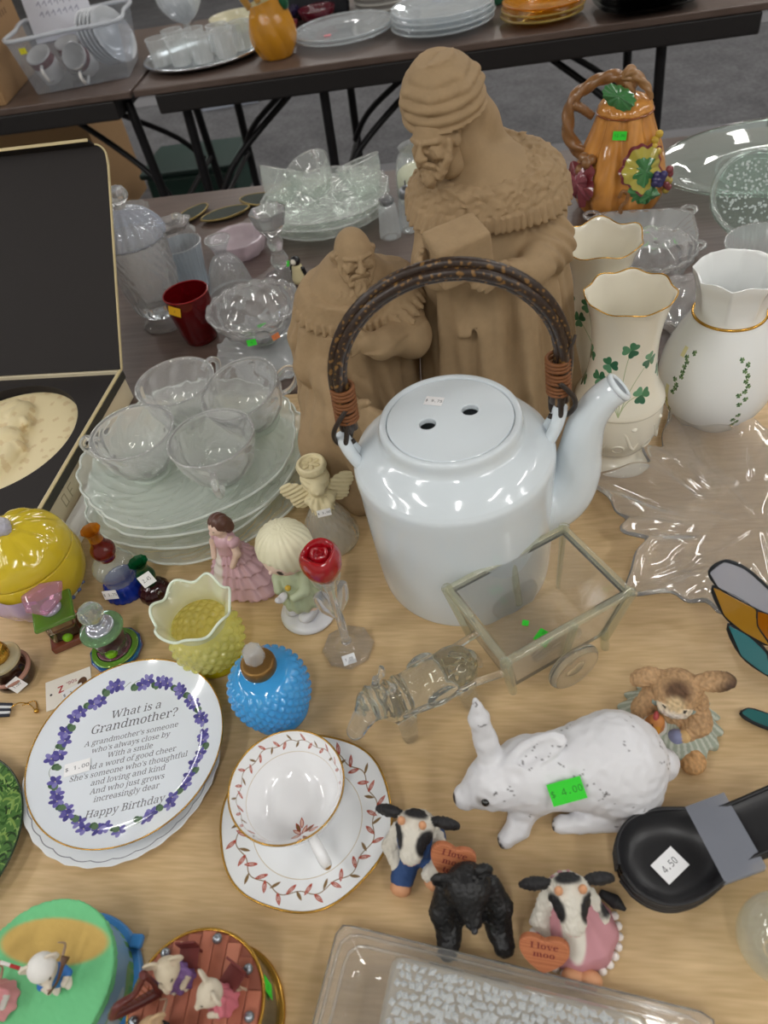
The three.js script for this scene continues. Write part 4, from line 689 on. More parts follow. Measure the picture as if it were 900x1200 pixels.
{
  // crystal perfume bottles with tinted stoppers
  const hex = (n, k = 1) => (tt, v, r, y) => { const s = 2 * PI / n, q = ((tt % s) + s) % s - s / 2; return [r * k / cos(q) * 0.97, y]; };
  const p = thing('perfume_bottle', 'square crystal perfume bottle with a pink fan stopper and green shoulder', 'bottle', [-0.464, TABLE, -0.428], 0.5);
  const cop = M({ color: 0x8a4a34, roughness: 0.08, transmission: 0.35, clearcoat: 0.6 });
  part('foot', box(0.040, 0.010, 0.040, 0.0025), cop, p, [0, 0.005, 0]);
  part('body', box(0.030, 0.030, 0.030, 0.003), glassBlock(0xffffff, 0xf3d9cc, 0.06), p, [0, 0.025, 0]);
  part('shoulder', box(0.042, 0.006, 0.042, 0.002), M({ color: 0x86bc4c, roughness: 0.1, transmission: 0.65, iridescence: 0.6, iridescenceIOR: 1.8, iridescenceThicknessRange: [200, 420] }), p, [0, 0.043, 0]);
  part('inner_drop', new THREE.SphereGeometry(0.0055, 14, 10), M({ color: 0x8fd01c, roughness: 0.1, transmission: 0.3 }), p, [0.0, 0.013, 0.014]);
  part('stopper_neck', lathe(smooth([[0, 0.046], [0.010, 0.046], [0.011, 0.050], [0.007, 0.053], [0, 0.053]], 4), 30), M({ color: 0xb7b0c4, metalness: 0.4, roughness: 0.15 }), p);
  part('stopper', lathe(smooth([[0, 0.052], [0.008, 0.053], [0.0185, 0.062], [0.0205, 0.066], [0.0165, 0.070], [0, 0.0705]], 3), 36, (tt, v, r, y) => { const [q] = hex(6)(tt, v, r, y); return [q * (1 + 0.08 * cos(3 * tt)), y]; }), M({ color: 0xecc8da, roughness: 0.06, transmission: 0.82 }), p);
  const g = thing('perfume_bottle', 'round crystal perfume bottle with ball stopper on a rainbow disc foot', 'bottle', [-0.401, TABLE, -0.404], 0.2);
  const film = (c, th) => M({ color: c, roughness: 0.08, clearcoat: 0.8, iridescence: 0.5, iridescenceIOR: 1.9, iridescenceThicknessRange: [200, th] });
  part('foot', lathe(smooth([[0, 0], [0.025, 0], [0.028, 0.004], [0.0265, 0.008], [0, 0.008]], 2), 48, hex(12, 1)), film(0x1b4a86, 480), g);
  part('foot_ring', lathe(smooth([[0.014, 0.0082], [0.025, 0.0082], [0.0235, 0.0105], [0, 0.0105]], 2), 48), film(0x5e8a2e, 380), g);
  part('foot_inlay', lathe([[0, 0.0108], [0.019, 0.0108], [0.017, 0.0122], [0, 0.0122]], 48), film(0x7a3b54, 520), g);
  part('body', lathe(smooth([[0, 0.012], [0.0165, 0.012], [0.0165, 0.040], [0, 0.040]], 1), 48, hex(12, 1)), glassBlock(0xffffff, 0xeaf3ea, 0.08), g);
  part('inner_drop', new THREE.SphereGeometry(0.006, 14, 10), M({ color: 0x8fd01c, roughness: 0.1, transmission: 0.3 }), g, [0.001, 0.017, 0.0125]);
  part('shoulder', lathe(smooth([[0, 0.0402], [0.0205, 0.0402], [0.0225, 0.043], [0.0205, 0.046], [0, 0.046]], 2), 48), M({ color: 0xa8cfa0, roughness: 0.08, transmission: 0.72, iridescence: 0.4, iridescenceIOR: 1.7, iridescenceThicknessRange: [200, 400] }), g);
  part('collar', lathe(smooth([[0, 0.046], [0.014, 0.046], [0.014, 0.049], [0.008, 0.051], [0.007, 0.055], [0.009, 0.057], [0, 0.058]], 4), 40), M({ color: 0xc9ccd8, metalness: 0.7, roughness: 0.12 }), g);
  part('stopper', new THREE.IcosahedronGeometry(0.0125, 2), M({ color: 0xd6dcd6, roughness: 0.04, transmission: 0.8, thickness: 0.01, flatShading: true, iridescence: 0.4, iridescenceIOR: 1.6, iridescenceThicknessRange: [200, 450] }), g, [0, 0.069, 0]);
  // brown scent bottle with gilt cap
  const b = thing('perfume_bottle', 'squat dark brown scent bottle with a ribbed gold cap', 'bottle', [-0.503, TABLE, -0.374], 0.15);
  part('body', lathe(smooth([[0, 0], [0.017, 0], [0.0205, 0.005], [0.021, 0.015], [0.018, 0.024], [0.0165, 0.030], [0.0165, 0.034], [0, 0.034]], 4), 40), M({ color: 0x2a1712, roughness: 0.1, clearcoat: 0.6 }), b);
  part('ribbon', at(new THREE.TorusGeometry(0.0195, 0.0028, 8, 36), 0, 0.019, 0, PI / 2 + 0.1), M({ color: 0xa97c6c, roughness: 0.6 }), b);
  part('cap_flange', lathe(smooth([[0, 0.034], [0.019, 0.034], [0.0205, 0.037], [0.019, 0.040], [0, 0.040]], 3), 40), M({ color: 0xe4d9b4, roughness: 0.1, transmission: 0.5 }), b);
  part('cap', lathe(smooth([[0, 0.040], [0.0115, 0.040], [0.0115, 0.054], [0.010, 0.056], [0, 0.056]], 2), 48, (tt, v, r, y) => [r * (1 + 0.03 * cos(16 * tt)), y]), M({ color: 0xd0a548, metalness: 0.9, roughness: 0.18 }), b);
  sticker(b, '1.00', 0.014, 0.016, [0.011, 0.015, 0.0185], [0.5, 0.25, 1], 0.35);
  // hang tag
  const tagT = canvasTex(256, 200, (c, w, h) => { c.fillStyle = '#efe9df'; c.fillRect(0, 0, w, h); c.fillStyle = '#b03436'; c.font = 'bold 64px sans-serif'; c.save(); c.translate(70, 110); c.rotate(-0.1); c.fillText('Z', 0, 0); c.font = 'bold 34px sans-serif'; c.fillStyle = '#b98a88'; c.fillText("'90s", 50, -30); c.restore(); c.fillStyle = '#5b3a20'; c.beginPath(); c.ellipse(205, 90, 26, 34, 0.3, 0, 7); c.fill(); c.fillStyle = '#3b3536'; c.beginPath(); c.arc(30, 100, 7, 0, 7); c.fill(); });
  const tg = thing('hang_tag', 'cream cardboard hang tag with red lettering beside the birthday plate', 'tag', [-0.4405, TABLE, -0.3610], 0.42);
  part('card', (() => { const q = box(0.047, 0.0008, 0.036, 0.0003, 1); const pp = q.attributes.position, uv = q.attributes.uv; for (let i = 0; i < pp.count; i++) uv.setXY(i, pp.getX(i) / 0.047 + 0.5, 0.5 - pp.getZ(i) / 0.036); return q; })(), M({ map: tagT, roughness: 0.6 }), tg, [0, 0.0004, 0]);
  part('price_sticker', new THREE.BoxGeometry(0.021, 0.0003, 0.012), stickerMat('$ 1.50'), tg, [0.004, 0.001, 0.006], [0, 0.15, 0]);
  // striped ribbon end with gold thread
  const co = thing('ribbon_ornament', 'black and white striped ribbon with a gold thread and bead', 'ribbon', [-0.500, TABLE, -0.335], 0.2);
  for (let i = 0; i < 5; i++) part('ribbon_strand', sweep([[-0.03, 0.004 + 0.002 * (i % 2), -0.006 + i * 0.0035], [-0.012, 0.008, -0.007 + i * 0.0035], [0.008, 0.004, -0.005 + i * 0.003]], 0.0018, 6, 5), M({ color: i % 2 ? 0xd8dade : 0x1c2030, roughness: 0.6 }), co);
  part('gold_thread', sweep([[0.006, 0.004, 0], [0.016, 0.006, -0.004], [0.026, 0.003, -0.002], [0.034, 0.0012, 0.006], [0.030, 0.0012, -0.006], [0.018, 0.002, -0.003]], 0.0006, 5, 6), GOLD, co);
  part('bead', new THREE.SphereGeometry(0.0026, 10, 8), GOLD, co, [0.035, 0.0027, 0.007]);
}
{
  // yellow lemon jar
  const y = glaze(0xcfb62e, { roughness: 0.14 });
  const t = thing('lemon_jar', 'yellow ceramic lemon jar with a lavender leaf panel and grey stem knob', 'jar', [-0.514, TABLE, -0.488], 0.2); t.scale.set(0.83, 0.95, 0.83);
  const bump = (tt, v, r, yy) => [r * (1 + 0.022 * cos(7 * tt) * sstep(0.11, 0.085, yy) * 0 + 0.012 * noise3(sin(tt) * 1.5, yy * 30, cos(tt) * 1.5)), yy];
  part('body', lathe(smooth([[0, 0.008], [0.045, 0.008], [0.062, 0.022], [0.069, 0.045], [0.067, 0.068], [0.066, 0.069], [0.06, 0.069]], 6), 72, bump), y, t);
  part('lid', lathe(smooth([[0.062, 0.070], [0.0665, 0.0705], [0.062, 0.088], [0.050, 0.102], [0.030, 0.111], [0.012, 0.113], [0, 0.112]], 6), 72, (tt, v, r, yy) => [r * (1 + 0.02 * cos(9 * tt) * sstep(0.09, 0.108, yy)), yy - 0.005 * pow(abs(cos(4.5 * tt)), 6) * sstep(0.085, 0.1, yy) * sstep(0.115, 0.105, yy)]), y, t);
  const k = new Clay(); k.ball([0, 0.118, 0], [0.013, 0.010, 0.011], 0xb4b2ba, 0.004).ball([0.006, 0.116, 0.006], 0.008, 0xaaa8b4, 0.004).ball([-0.006, 0.113, 0.007], 0.007, 0x9c9aa8, 0.004);
  part('stem_knob', k.mesh([-0.02, 0.1, -0.02], [0.02, 0.135, 0.02], 0.0015, { relief: (x, yy, z) => 0.001 * noise3(x * 300, yy * 300, z * 300) }), painted({ roughness: 0.3 }), t);
  const leaf = new Clay(); leaf.ball([0, 0.030, 0], [0.0705, 0.036, 0.0705], 0xb9a0c4, 0.003); leaf.fn((x, yy, z) => hypot(x, (yy - 0.03) * 1.0, z) - 0.068, 0xb9a0c4, 0.003, true);
  part('leaf_panel', grid(40, 14, (u, v) => { const a = -0.62 + (u - 0.5) * 1.9, yy = 0.012 + v * (0.056 - 0.024 * abs(u - 0.4)), r = 0.0045 + lerp(0.055, 0.068, sstep(0.005, 0.04, yy)) + 0.0012 * sin(u * 26); return [r * sin(a), yy, r * cos(a)]; }), glaze(0xc3b0cd, { side: THREE.DoubleSide }), t);
  part('foot', lathe(smooth([[0, 0.0035], [0.043, 0.0035], [0.050, 0.006], [0.052, 0.011], [0.048, 0.014]], 4), 60), glaze(0xcfd3b4), t);
  for (let i = 0; i < 14; i++) part('blue_flower', new THREE.SphereGeometry(0.0034, 8, 6), glaze(0x53659e), t, [0.051 * sin(i * 0.26 - 1.9), 0.0095, 0.051 * cos(i * 0.26 - 1.9)]).scale.set(1.4, 0.7, 1);
  for (let i = 0; i < 4; i++) part('toe', new THREE.SphereGeometry(0.004, 8, 6), glaze(0x7a5a40), t, [0.044 * sin(i * 1.57 - 0.3), 0.004, 0.044 * cos(i * 1.57 - 0.3)]);
}
// ---------- porcelain figurines ----------
{
  // lady in a tiered pink gown, turned to her side
  const t = thing('lady_figurine', 'porcelain lady figurine with brown hair in a ruffled pink gown', 'figurine', [-0.284, TABLE, -0.497], -0.55);
  const pink = 0xd0a8b2, pale = 0xe0d8d0, skin = 0xe2c4b4, hair = 0x5a3a30;
  const g = new Clay(); g.k = 0.006;
  g.limb([-0.004, 0.002, 0], [-0.004, 0.050, 0], 0.034, 0.011, pink, 0.008).limb([0.018, 0.0, -0.008], [0.002, 0.05, -0.002], 0.031, 0.010, pink, 0.01);
  g.fn((x, y, z) => y, pink, 0.001, true);
  g.limb([0, 0.05, 0], [0.001, 0.068, 0.001], 0.0095, 0.0115, pink, 0.006);
  g.spot([-0.008, 0.03, 0.030], [0.009, 0.06, 0.024], pale, 0.12);
  const tier = (x, y, z) => { const a = atan2(z, x); const s = (y - 0.004) / 0.0125, fr = s - floor(s); return z > 0.012 && abs(x + 0.008) < 0.009 && y < 0.07 ? 0.0008 * sin(y * 500) : (y < 0.052 ? 0.0042 * (1 - fr) + 0.0012 * sin(a * 18 + floor(s) * 2) - 0.0018 : 0); };
  part('gown', g.mesh([-0.05, 0, -0.05], [0.062, 0.085, 0.05], 0.0014, { relief: tier }), painted({ roughness: 0.3, clearcoat: 0.3 }), t);
  const b = new Clay(); b.k = 0.004;
  b.limb([0.001, 0.064, 0.001], [0.002, 0.080, 0.002], 0.009, 0.005, skin).ball([0.003, 0.092, 0.004], [0.0088, 0.0105, 0.0095], skin, 0.003).ball([0.003, 0.090, 0.0138], 0.0016, skin, 0.002);
  for (const q of [-1, 1]) b.chain([[q * 0.011, 0.072, 0], [q * 0.018, 0.058, 0.004], [q * 0.014, 0.044, 0.013]], [0.0045, 0.0038, 0.003], q < 0 ? skin : skin, 0.003);
  b.spot([0.0005, 0.0935, 0.0135], [0.0012, 0.0008, 0.004], 0x3a2a28).spot([0.0065, 0.0935, 0.0135], [0.0012, 0.0008, 0.004], 0x3a2a28).spot([0.003, 0.086, 0.0128], [0.0018, 0.0008, 0.004], 0xb05a58);
  part('body', b.mesh([-0.03, 0.03, -0.02], [0.03, 0.108, 0.025], 0.0011), painted({ roughness: 0.35 }), t);
  const h = new Clay(); h.ball([0.003, 0.095, 0.001], [0.0105, 0.0112, 0.0105], hair, 0.003).ball([0.003, 0.086, -0.006], [0.0095, 0.010, 0.007], hair, 0.003).ball([0.003, 0.090, 0.016], [0.0072, 0.0095, 0.008], hair, 0.002, null, true);
  part('hair', h.mesh([-0.015, 0.07, -0.02], [0.02, 0.112, 0.02], 0.001, { relief: (x, y, z) => 0.0005 * sin(x * 1400 + y * 200) }), painted({ roughness: 0.35 }), t);
  for (const q of [-1, 1]) { const s = new Clay(); s.ball([q * 0.0125, 0.0695, 0.0], [0.0075, 0.0062, 0.0072], pink, 0.002); part('sleeve', s.mesh([q * 0.0125 - 0.012, 0.058, -0.012], [q * 0.0125 + 0.012, 0.08, 0.012], 0.001, { relief: (x, y, z) => 0.0005 * sin(x * 900) }), painted({ roughness: 0.3 }), t); }
}
{
  // big-headed girl on a white base
  const t = thing('girl_figurine', 'pale porcelain girl figurine with large cream-haired head and green dress', 'figurine', [-0.201, TABLE, -0.447], -0.5);
  const white = 0xd9d8dc, hair = 0xe4dfc0, green = 0xb4bd9c, skin = 0xe9cdbb;
  const s = new Clay(); s.ball([0, 0.004, 0], [0.0295, 0.0085, 0.0285], white, 0.003); s.fn((x, y, z) => y, white, 0.001, true);
  part('base', s.mesh([-0.035, 0, -0.035], [0.035, 0.016, 0.035], 0.0014), painted({ roughness: 0.3 }), t);
  const b = new Clay(); b.k = 0.003;
  for (const q of [-1, 1]) { b.limb([q * 0.0085, 0.014, 0.002], [q * 0.008, 0.03, 0], 0.007, 0.0075, skin).ball([q * 0.009, 0.016, 0.007], [0.0085, 0.0068, 0.0125], white, 0.001); }
  b.limb([0, 0.04, 0], [0, 0.085, 0], 0.009, 0.008, skin);
  b.ball([0, 0.104, 0.003], [0.0235, 0.0225, 0.0225], skin, 0.004).ball([0, 0.098, 0.0258], 0.002, skin, 0.002);
  for (const q of [-1, 1]) b.spot([q * 0.0095, 0.0985, 0.0235], [0.0028, 0.0045, 0.006], 0x2b201c).spot([q * 0.0155, 0.0925, 0.02], [0.004, 0.003, 0.006], 0xe3a79a, 0.4);
  part('body', b.mesh([-0.03, 0.005, -0.03], [0.03, 0.132, 0.03], 0.0012), painted({ roughness: 0.4 }), t);
  const d = new Clay(); d.k = 0.004; d.limb([0, 0.035, 0], [0, 0.068, 0], 0.021, 0.0115, green, 0.005); d.fn((x, y, z) => y - 0.028, green, 0.002, true);
  for (const q of [-1, 1]) d.chain([[q * 0.0115, 0.074, 0.0], [q * 0.018, 0.060, 0.008], [q * 0.010, 0.056, 0.018]], [0.0055, 0.0052, 0.0045], green, 0.003);
  part('dress', d.mesh([-0.03, 0.02, -0.03], [0.03, 0.088, 0.03], 0.0012, { relief: (x, y, z) => y < 0.05 ? 0.0009 * sin(atan2(z, x) * 12) : 0 }), painted({ roughness: 0.45 }), t);
  const h = new Clay(); h.ball([0, 0.110, 0.0], [0.0275, 0.0265, 0.0268], hair, 0.003).ball([0, 0.094, -0.008], [0.0255, 0.019, 0.018], hair, 0.006).ball([0, 0.092, 0.030], [0.0195, 0.017, 0.018], hair, 0.004, null, true);
  part('hair', h.mesh([-0.034, 0.07, -0.036], [0.034, 0.142, 0.034], 0.0013, { relief: (x, y, z) => 0.0005 * sin(atan2(x, z) * 22 + y * 60) }), painted({ roughness: 0.45 }), t);
  part('flower', new THREE.SphereGeometry(0.0032, 10, 8), glaze(0xcaa83c), t, [0.004, 0.066, 0.0165]);
  part('held_bird', (() => { const c = new Clay(); c.ball([0, 0, 0], [0.0045, 0.0038, 0.007], white, 0.002).ball([0, 0.003, 0.006], 0.003, white, 0.002); return c.mesh([-0.01, -0.008, -0.012], [0.01, 0.01, 0.012], 0.001); })(), painted({ roughness: 0.4 }), t, [0.0, 0.057, 0.024]);
}
{
  // angel with a glass skirt
  const t = thing('angel_figurine', 'cream angel candle holder with wings above a diamond-cut glass skirt', 'figurine', [-0.189, TABLE, -0.552], 0.25);
  const cream = 0xdfd3ac;
  part('skirt', lathe(smooth([[0, 0.003], [0.028, 0], [0.0315, 0.001], [0.032, 0.006], [0.028, 0.02], [0.022, 0.036], [0.0145, 0.05], [0.011, 0.056], [0, 0.057]], 7), 120, (a, v, r, y) => [r + (y > 0.004 && y < 0.052 ? 0.0011 * abs(sin(a * 10 + y * 170)) * abs(sin(a * 10 - y * 170)) : 0), y]), glassSheet(0xf0efe8, { transmission: 0.72, roughness: 0.05 }), t);
  const b = new Clay(); b.k = 0.004;
  b.limb([0, 0.050, 0], [0, 0.075, 0], 0.0135, 0.0105, cream, 0.004).ball([0, 0.092, 0.002], [0.0125, 0.0135, 0.013], cream, 0.004).ball([0, 0.095, -0.002], [0.0155, 0.0145, 0.015], cream, 0.003);
  b.limb([-0.012, 0.07, 0.004], [-0.003, 0.060, 0.016], 0.0055, 0.0045, cream).limb([0.012, 0.07, 0.004], [0.003, 0.060, 0.016], 0.0055, 0.0045, cream);
  b.ball([0, 0.091, 0.0135], [0.0085, 0.009, 0.006], cream, 0.002).ball([0, 0.0905, 0.0195], 0.0018, cream, 0.002);
  part('body', b.mesh([-0.022, 0.045, -0.02], [0.022, 0.114, 0.024], 0.0011, { relief: (x, y, z) => y < 0.075 ? 0.0006 * sin(atan2(z, x) * 14) : (z < 0.012 ? 0.0006 * sin(y * 900 + x * 300) : 0) }), painted({ roughness: 0.6 }), t);
  for (const q of [-1, 1]) { const w = new Clay(); w.ball([q * 0.024, 0.076, -0.006], [0.018, 0.013, 0.0032], cream, 0.003, [0, q * 0.2, q * 0.45]).ball([q * 0.020, 0.064, -0.005], [0.012, 0.011, 0.003], cream, 0.003, [0, 0, q * -0.2]); part('wing', w.mesh([q * 0.024 - 0.026, 0.045, -0.02], [q * 0.024 + 0.026, 0.105, 0.012], 0.0011, { relief: (x, y, z) => 0.0006 * sin((abs(x) * 0.5 + y) * 1100) }), painted({ roughness: 0.6 }), t); }
  part('candle_cup', lathe(smooth([[0, 0.108], [0.011, 0.107], [0.0150, 0.110], [0.0155, 0.116], [0.0145, 0.1185], [0.0118, 0.1188], [0.0112, 0.1165], [0, 0.1165]], 4), 60, (a, v, r, y) => [r + (y < 0.117 && r > 0.013 ? 0.0006 * cos(24 * a) : 0), y]), M({ color: 0xdfd3ac, roughness: 0.6 }), t);
  for (let i = 0; i < 6; i++) part('petal', at(new THREE.SphereGeometry(0.0036, 10, 8), 0.0062 * sin(i * PI / 3), 0.1168, 0.0062 * cos(i * PI / 3), 0, i * PI / 3, 0, [0.7, 0.3, 1.1]), M({ color: 0xd6c89c, roughness: 0.6 }), t);
  sticker(t, '$ 3.00', 0.015, 0.0085, [0.001, 0.064, 0.0215], [0, 0.3, 1], 0.0);
}
// ---------- animals ----------
{
  const w = 0xdedee2;
  const t = thing('rabbit_statue', 'white crackled rabbit statue with one ear up and a green price tag', 'statue', [0.040, TABLE, -0.262], 0);
  const b = new Clay(); b.k = 0.014;
  b.limb([-0.018, 0.036, 0.002], [0.040, 0.042, -0.006], 0.029, 0.036, w, 0.02).ball([0.044, 0.038, -0.006], [0.035, 0.036, 0.034], w, 0.02);
  b.ball([0.048, 0.026, 0.018], [0.026, 0.026, 0.014], w, 0.008).ball([0.048, 0.026, -0.03], [0.026, 0.026, 0.014], w, 0.008);
  b.limb([-0.030, 0.042, 0.004], [-0.052, 0.040, 0.010], 0.025, 0.021, w, 0.014).limb([-0.052, 0.039, 0.010], [-0.076, 0.029, 0.018], 0.020, 0.0105, w, 0.01);
  b.limb([-0.026, 0.026, 0.014], [-0.036, 0.009, 0.034], 0.015, 0.0085, w, 0.010).limb([-0.036, 0.008, 0.034], [-0.046, 0.0065, 0.043], 0.0088, 0.0072, w, 0.006);
  b.limb([-0.026, 0.026, -0.014], [-0.048, 0.008, -0.012], 0.014, 0.008, w, 0.010);
  b.limb([0.050, 0.010, 0.026], [-0.002, 0.007, 0.031], 0.0105, 0.0072, w, 0.007).limb([0.050, 0.010, -0.036], [0.0, 0.007, -0.036], 0.0105, 0.0072, w, 0.007);
  b.ball([0.080, 0.028, -0.010], [0.013, 0.013, 0.013], w, 0.003);
  b.chain([[-0.053, 0.050, 0.0], [-0.058, 0.076, -0.007], [-0.0615, 0.100, -0.012], [-0.063, 0.122, -0.016]], [0.0105, 0.0088, 0.0076, 0.0022], w, 0.004);
  b.limb([-0.046, 0.055, 0.010], [-0.034, 0.064, 0.006], 0.0075, 0.0075, w, 0.004).ball([-0.020, 0.0700, 0.000], [0.0260, 0.0055, 0.0115], w, 0.0025, [0.55, 0.46, 0.14]).ball([-0.018, 0.0752, 0.0032], [0.0195, 0.0048, 0.0068], w, 0.0012, [0.55, 0.46, 0.14], true);
  b.fn((x, y, z) => y, w, 0.001, true);
  const ink = 0x1c1a1a;
  b.spot([-0.0855, 0.031, 0.021], [0.0028, 0.0035, 0.005], ink, 0.2).spot([-0.082, 0.0225, 0.024], [0.0042, 0.0012, 0.006], ink, 0.3);
  for (const [x, z] of [[-0.0515, 0.049], [-0.0535, 0.044], [-0.049, 0.0515]]) b.spot([x, 0.007, z], [0.0024, 0.014, 0.0020], ink, 0.3);
  b.spot([-0.009, 0.006, 0.034], [0.0026, 0.005, 0.002], ink, 0.3).spot([-0.0085, 0.006, 0.029], [0.0026, 0.005, 0.0016], ink, 0.3);
  b.spot([-0.0612, 0.0445, 0.0265], [0.006, 0.005, 0.005], 0x9a9490, 0.4);
  const crack = (x, y, z, c) => { const n = abs(noise3(x * 55, y * 90, z * 55)), m = noise3(x * 30 + 5, y * 30, z * 30), ear = hypot(x + 0.018, y - 0.073, z - 0.002) < 0.020 && y > 0.068; if (n < 0.035 && m > (ear ? -0.4 : 0.42)) c.lerp(C(0x2c2828), 0.85); };
  part('body', b.mesh([-0.1, 0, -0.06], [0.115, 0.13, 0.062], 0.0015, { relief: (x, y, z) => 0.0007 * noise3(x * 90, y * 90, z * 90), grain: crack }), painted({ roughness: 0.42 }), t);
  part('eye', new THREE.SphereGeometry(0.0034, 14, 10), M({ color: 0x0c0a0a, roughness: 0.05, clearcoat: 1 }), t, (() => { let k = 0.008; while (b.dist(-0.0600, 0.036 + 0.50 * k, 0.012 + 0.86 * k) < -0.0008 && k < 0.04) k += 0.0004; return [-0.0600, 0.036 + 0.50 * k, 0.012 + 0.86 * k]; })());
  sticker(t, '$ 4.00', 0.026, 0.017, [0.001, 0.0605, 0.0265], [-0.02, 0.72, 0.70], 0.3, GREEN, '#1f7a22');
}
{
  // black bear
  const t = thing('bear_figurine', 'small black bear figurine sitting with head bowed between the cows', 'figurine', [-0.033, TABLE, -0.163], 0.12);
  const k = 0x141416, b = new Clay(); b.k = 0.006;
  b.limb([0.0, 0.018, -0.012], [0, 0.036, -0.012], 0.021, 0.016, k, 0.01).ball([0, 0.047, -0.008], [0.0165, 0.0155, 0.016], k, 0.005).limb([0, 0.042, 0.004], [0.001, 0.037, 0.012], 0.0085, 0.0062, k, 0.005);
  for (const q of [-1, 1]) { const ex = q > 0 ? 0.0125 : -0.0185, ey = q > 0 ? 0.0620 : 0.0520; b.ball([ex, ey, -0.013], [0.0072, 0.0072, 0.0042], k, 0.002).ball([ex, ey, -0.0095], [0.0042, 0.0042, 0.0024], k, 0.001, null, true); b.chain([[q * 0.016, 0.036, -0.010], [q * 0.0215, 0.022, 0.0], [q * 0.0185, 0.008, 0.012]], [0.0085, 0.0085, 0.0085], k, 0.004).limb([q * 0.018, 0.008, 0.008], [q * 0.0205, 0.0065, 0.022], 0.009, 0.0078, k, 0.004); }
  b.fn((x, y, z) => y, k, 0.001, true);
  part('body', b.mesh([-0.04, 0, -0.045], [0.04, 0.072, 0.04], 0.0011, { relief: (x, y, z) => 0.0006 * sin((x + 0.3 * noise3(x * 90, y * 90, z * 90) * 0.02) * 2200 + y * 700) * 0.6 + 0.0006 * noise3(x * 400, y * 200, z * 400) }), painted({ roughness: 0.45 }), t);
  part('nose', new THREE.SphereGeometry(0.0026, 10, 8), M({ color: 0x2c2c30, roughness: 0.3 }), t, [0.001, 0.0385, 0.0185]);
}
function cow(name, label, pos, turn, outfit) {
  const t = thing(name, label, 'figurine', pos, turn);
  const wh = 0xd9d4c8, bk = 0x1b1a1d, tan = 0xd39a72, pink = 0xd9a8a0;
  const b = new Clay(); b.k = 0.005;
  b.limb([0, 0.014, -0.008], [0, 0.034, -0.008], 0.0185, 0.0135, wh, 0.008);
  b.ball([0, 0.048, -0.002], [0.0145, 0.0145, 0.014], wh, 0.004).limb([0, 0.045, 0.006], [0, 0.0395, 0.014], 0.0105, 0.0088, wh, 0.005);
  for (const q of [-1, 1]) { b.ball([q * 0.0225, 0.050, -0.010], [0.0115, 0.0072, 0.0045], bk, 0.003, [0.3, 0, q * -0.25]); b.chain([[q * 0.0145, 0.032, -0.004], [q * 0.021, 0.020, 0.006], [q * 0.012, 0.013, 0.018]], [0.0068, 0.0064, 0.0058], q > 0 ? wh : wh, 0.003); }
  b.spot([0.0115, 0.049, 0.0085], [0.0078, 0.0125, 0.0105], bk, 0.15).spot([-0.0115, 0.050, 0.0075], [0.0075, 0.011, 0.0105], bk, 0.15).spot([0, 0.062, -0.014], [0.014, 0.010, 0.010], bk, 0.15).spot([0.021, 0.024, 0.0], [0.010, 0.007, 0.010], bk, 0.15).spot([-0.019, 0.012, -0.006], [0.008, 0.008, 0.012], bk, 0.15);
  b.spot([0, 0.035, 0.0185], [0.0085, 0.0048, 0.008], pink, 0.2);
  b.fn((x, y, z) => y, wh, 0.001, true);
  part('body', b.mesh([-0.042, 0, -0.036], [0.042, 0.072, 0.036], 0.0011, { relief: (x, y, z) => 0.0007 * noise3(x * 260, y * 180, z * 260) + 0.0003 * sin(x * 1800 + y * 900) }), painted({ roughness: 0.65 }), t);
  for (const q of [-1, 1]) part('horn', at(new THREE.SphereGeometry(0.0034, 12, 10), 0, 0, 0, 0, 0, 0, [0.9, 1.35, 0.9]), M({ color: tan, roughness: 0.6 }), t, [q * 0.0082, 0.0635, 0.0]);
  const o = new Clay(); o.k = 0.004;
  if (outfit === 'overalls') {
    const bl = 0x2c4a7c; o.limb([0, 0.015, -0.006], [0, 0.030, -0.005], 0.0202, 0.0155, bl, 0.004); o.limb([-0.007, 0.012, 0.006], [-0.008, 0.0095, 0.024], 0.0105, 0.0092, bl, 0.003).limb([0.012, 0.011, 0.004], [0.016, 0.009, 0.014], 0.010, 0.009, bl, 0.003); o.fn((x, y, z) => y - 0.0006, bl, 0.001, true); o.fn((x, y, z) => 0.034 + 0.2 * z - y, bl, 0.001, true);
    part('overalls', o.mesh([-0.04, 0, -0.04], [0.04, 0.05, 0.04], 0.0011, { relief: (x, y, z) => 0.0004 * noise3(x * 300, y * 300, z * 300) }), painted({ roughness: 0.75 }), t);
    for (const q of [-1, 1]) part('strap', sweep([[q * 0.009, 0.030, 0.011], [q * 0.012, 0.040, 0.004], [q * 0.010, 0.042, -0.012]], 0.002, 6, 4), M({ color: bl, roughness: 0.75 }), t);
    for (const [x, z] of [[-0.008, 0.031], [0.017, 0.021]]) part('hoof', at(new THREE.SphereGeometry(0.0085, 14, 10), 0, 0, 0, 0, 0, 0, [1, 0.85, 0.75]), M({ color: tan, roughness: 0.6 }), t, [x, 0.0074, z]);
  } else {
    const dr = 0xc28a92; o.limb([0.004, 0.004, 0.009], [0, 0.034, -0.008], 0.0295, 0.0135, dr, 0.004); o.fn((x, y, z) => y - 0.0006, dr, 0.001, true); o.spot([0, 0.028, 0.016], [0.008, 0.03, 0.02], wh, 0.1);
    part('dress', o.mesh([-0.045, 0, -0.05], [0.045, 0.048, 0.05], 0.0011, { relief: (x, y, z) => 0.0009 * sin(atan2(z + 0.007, x) * 13) }), painted({ roughness: 0.7 }), t);
    const lace = M({ color: 0xe9e2dc, roughness: 0.7 });
    for (let i = 0; i < 28; i++) { const a = i / 28 * 2 * PI; if (cos(a) < -0.3) continue; part('lace_scallop', new THREE.SphereGeometry(0.0032, 8, 6), lace, t, [0.004 + 0.0305 * sin(a), 0.0034, 0.009 + 0.0305 * cos(a)]); }
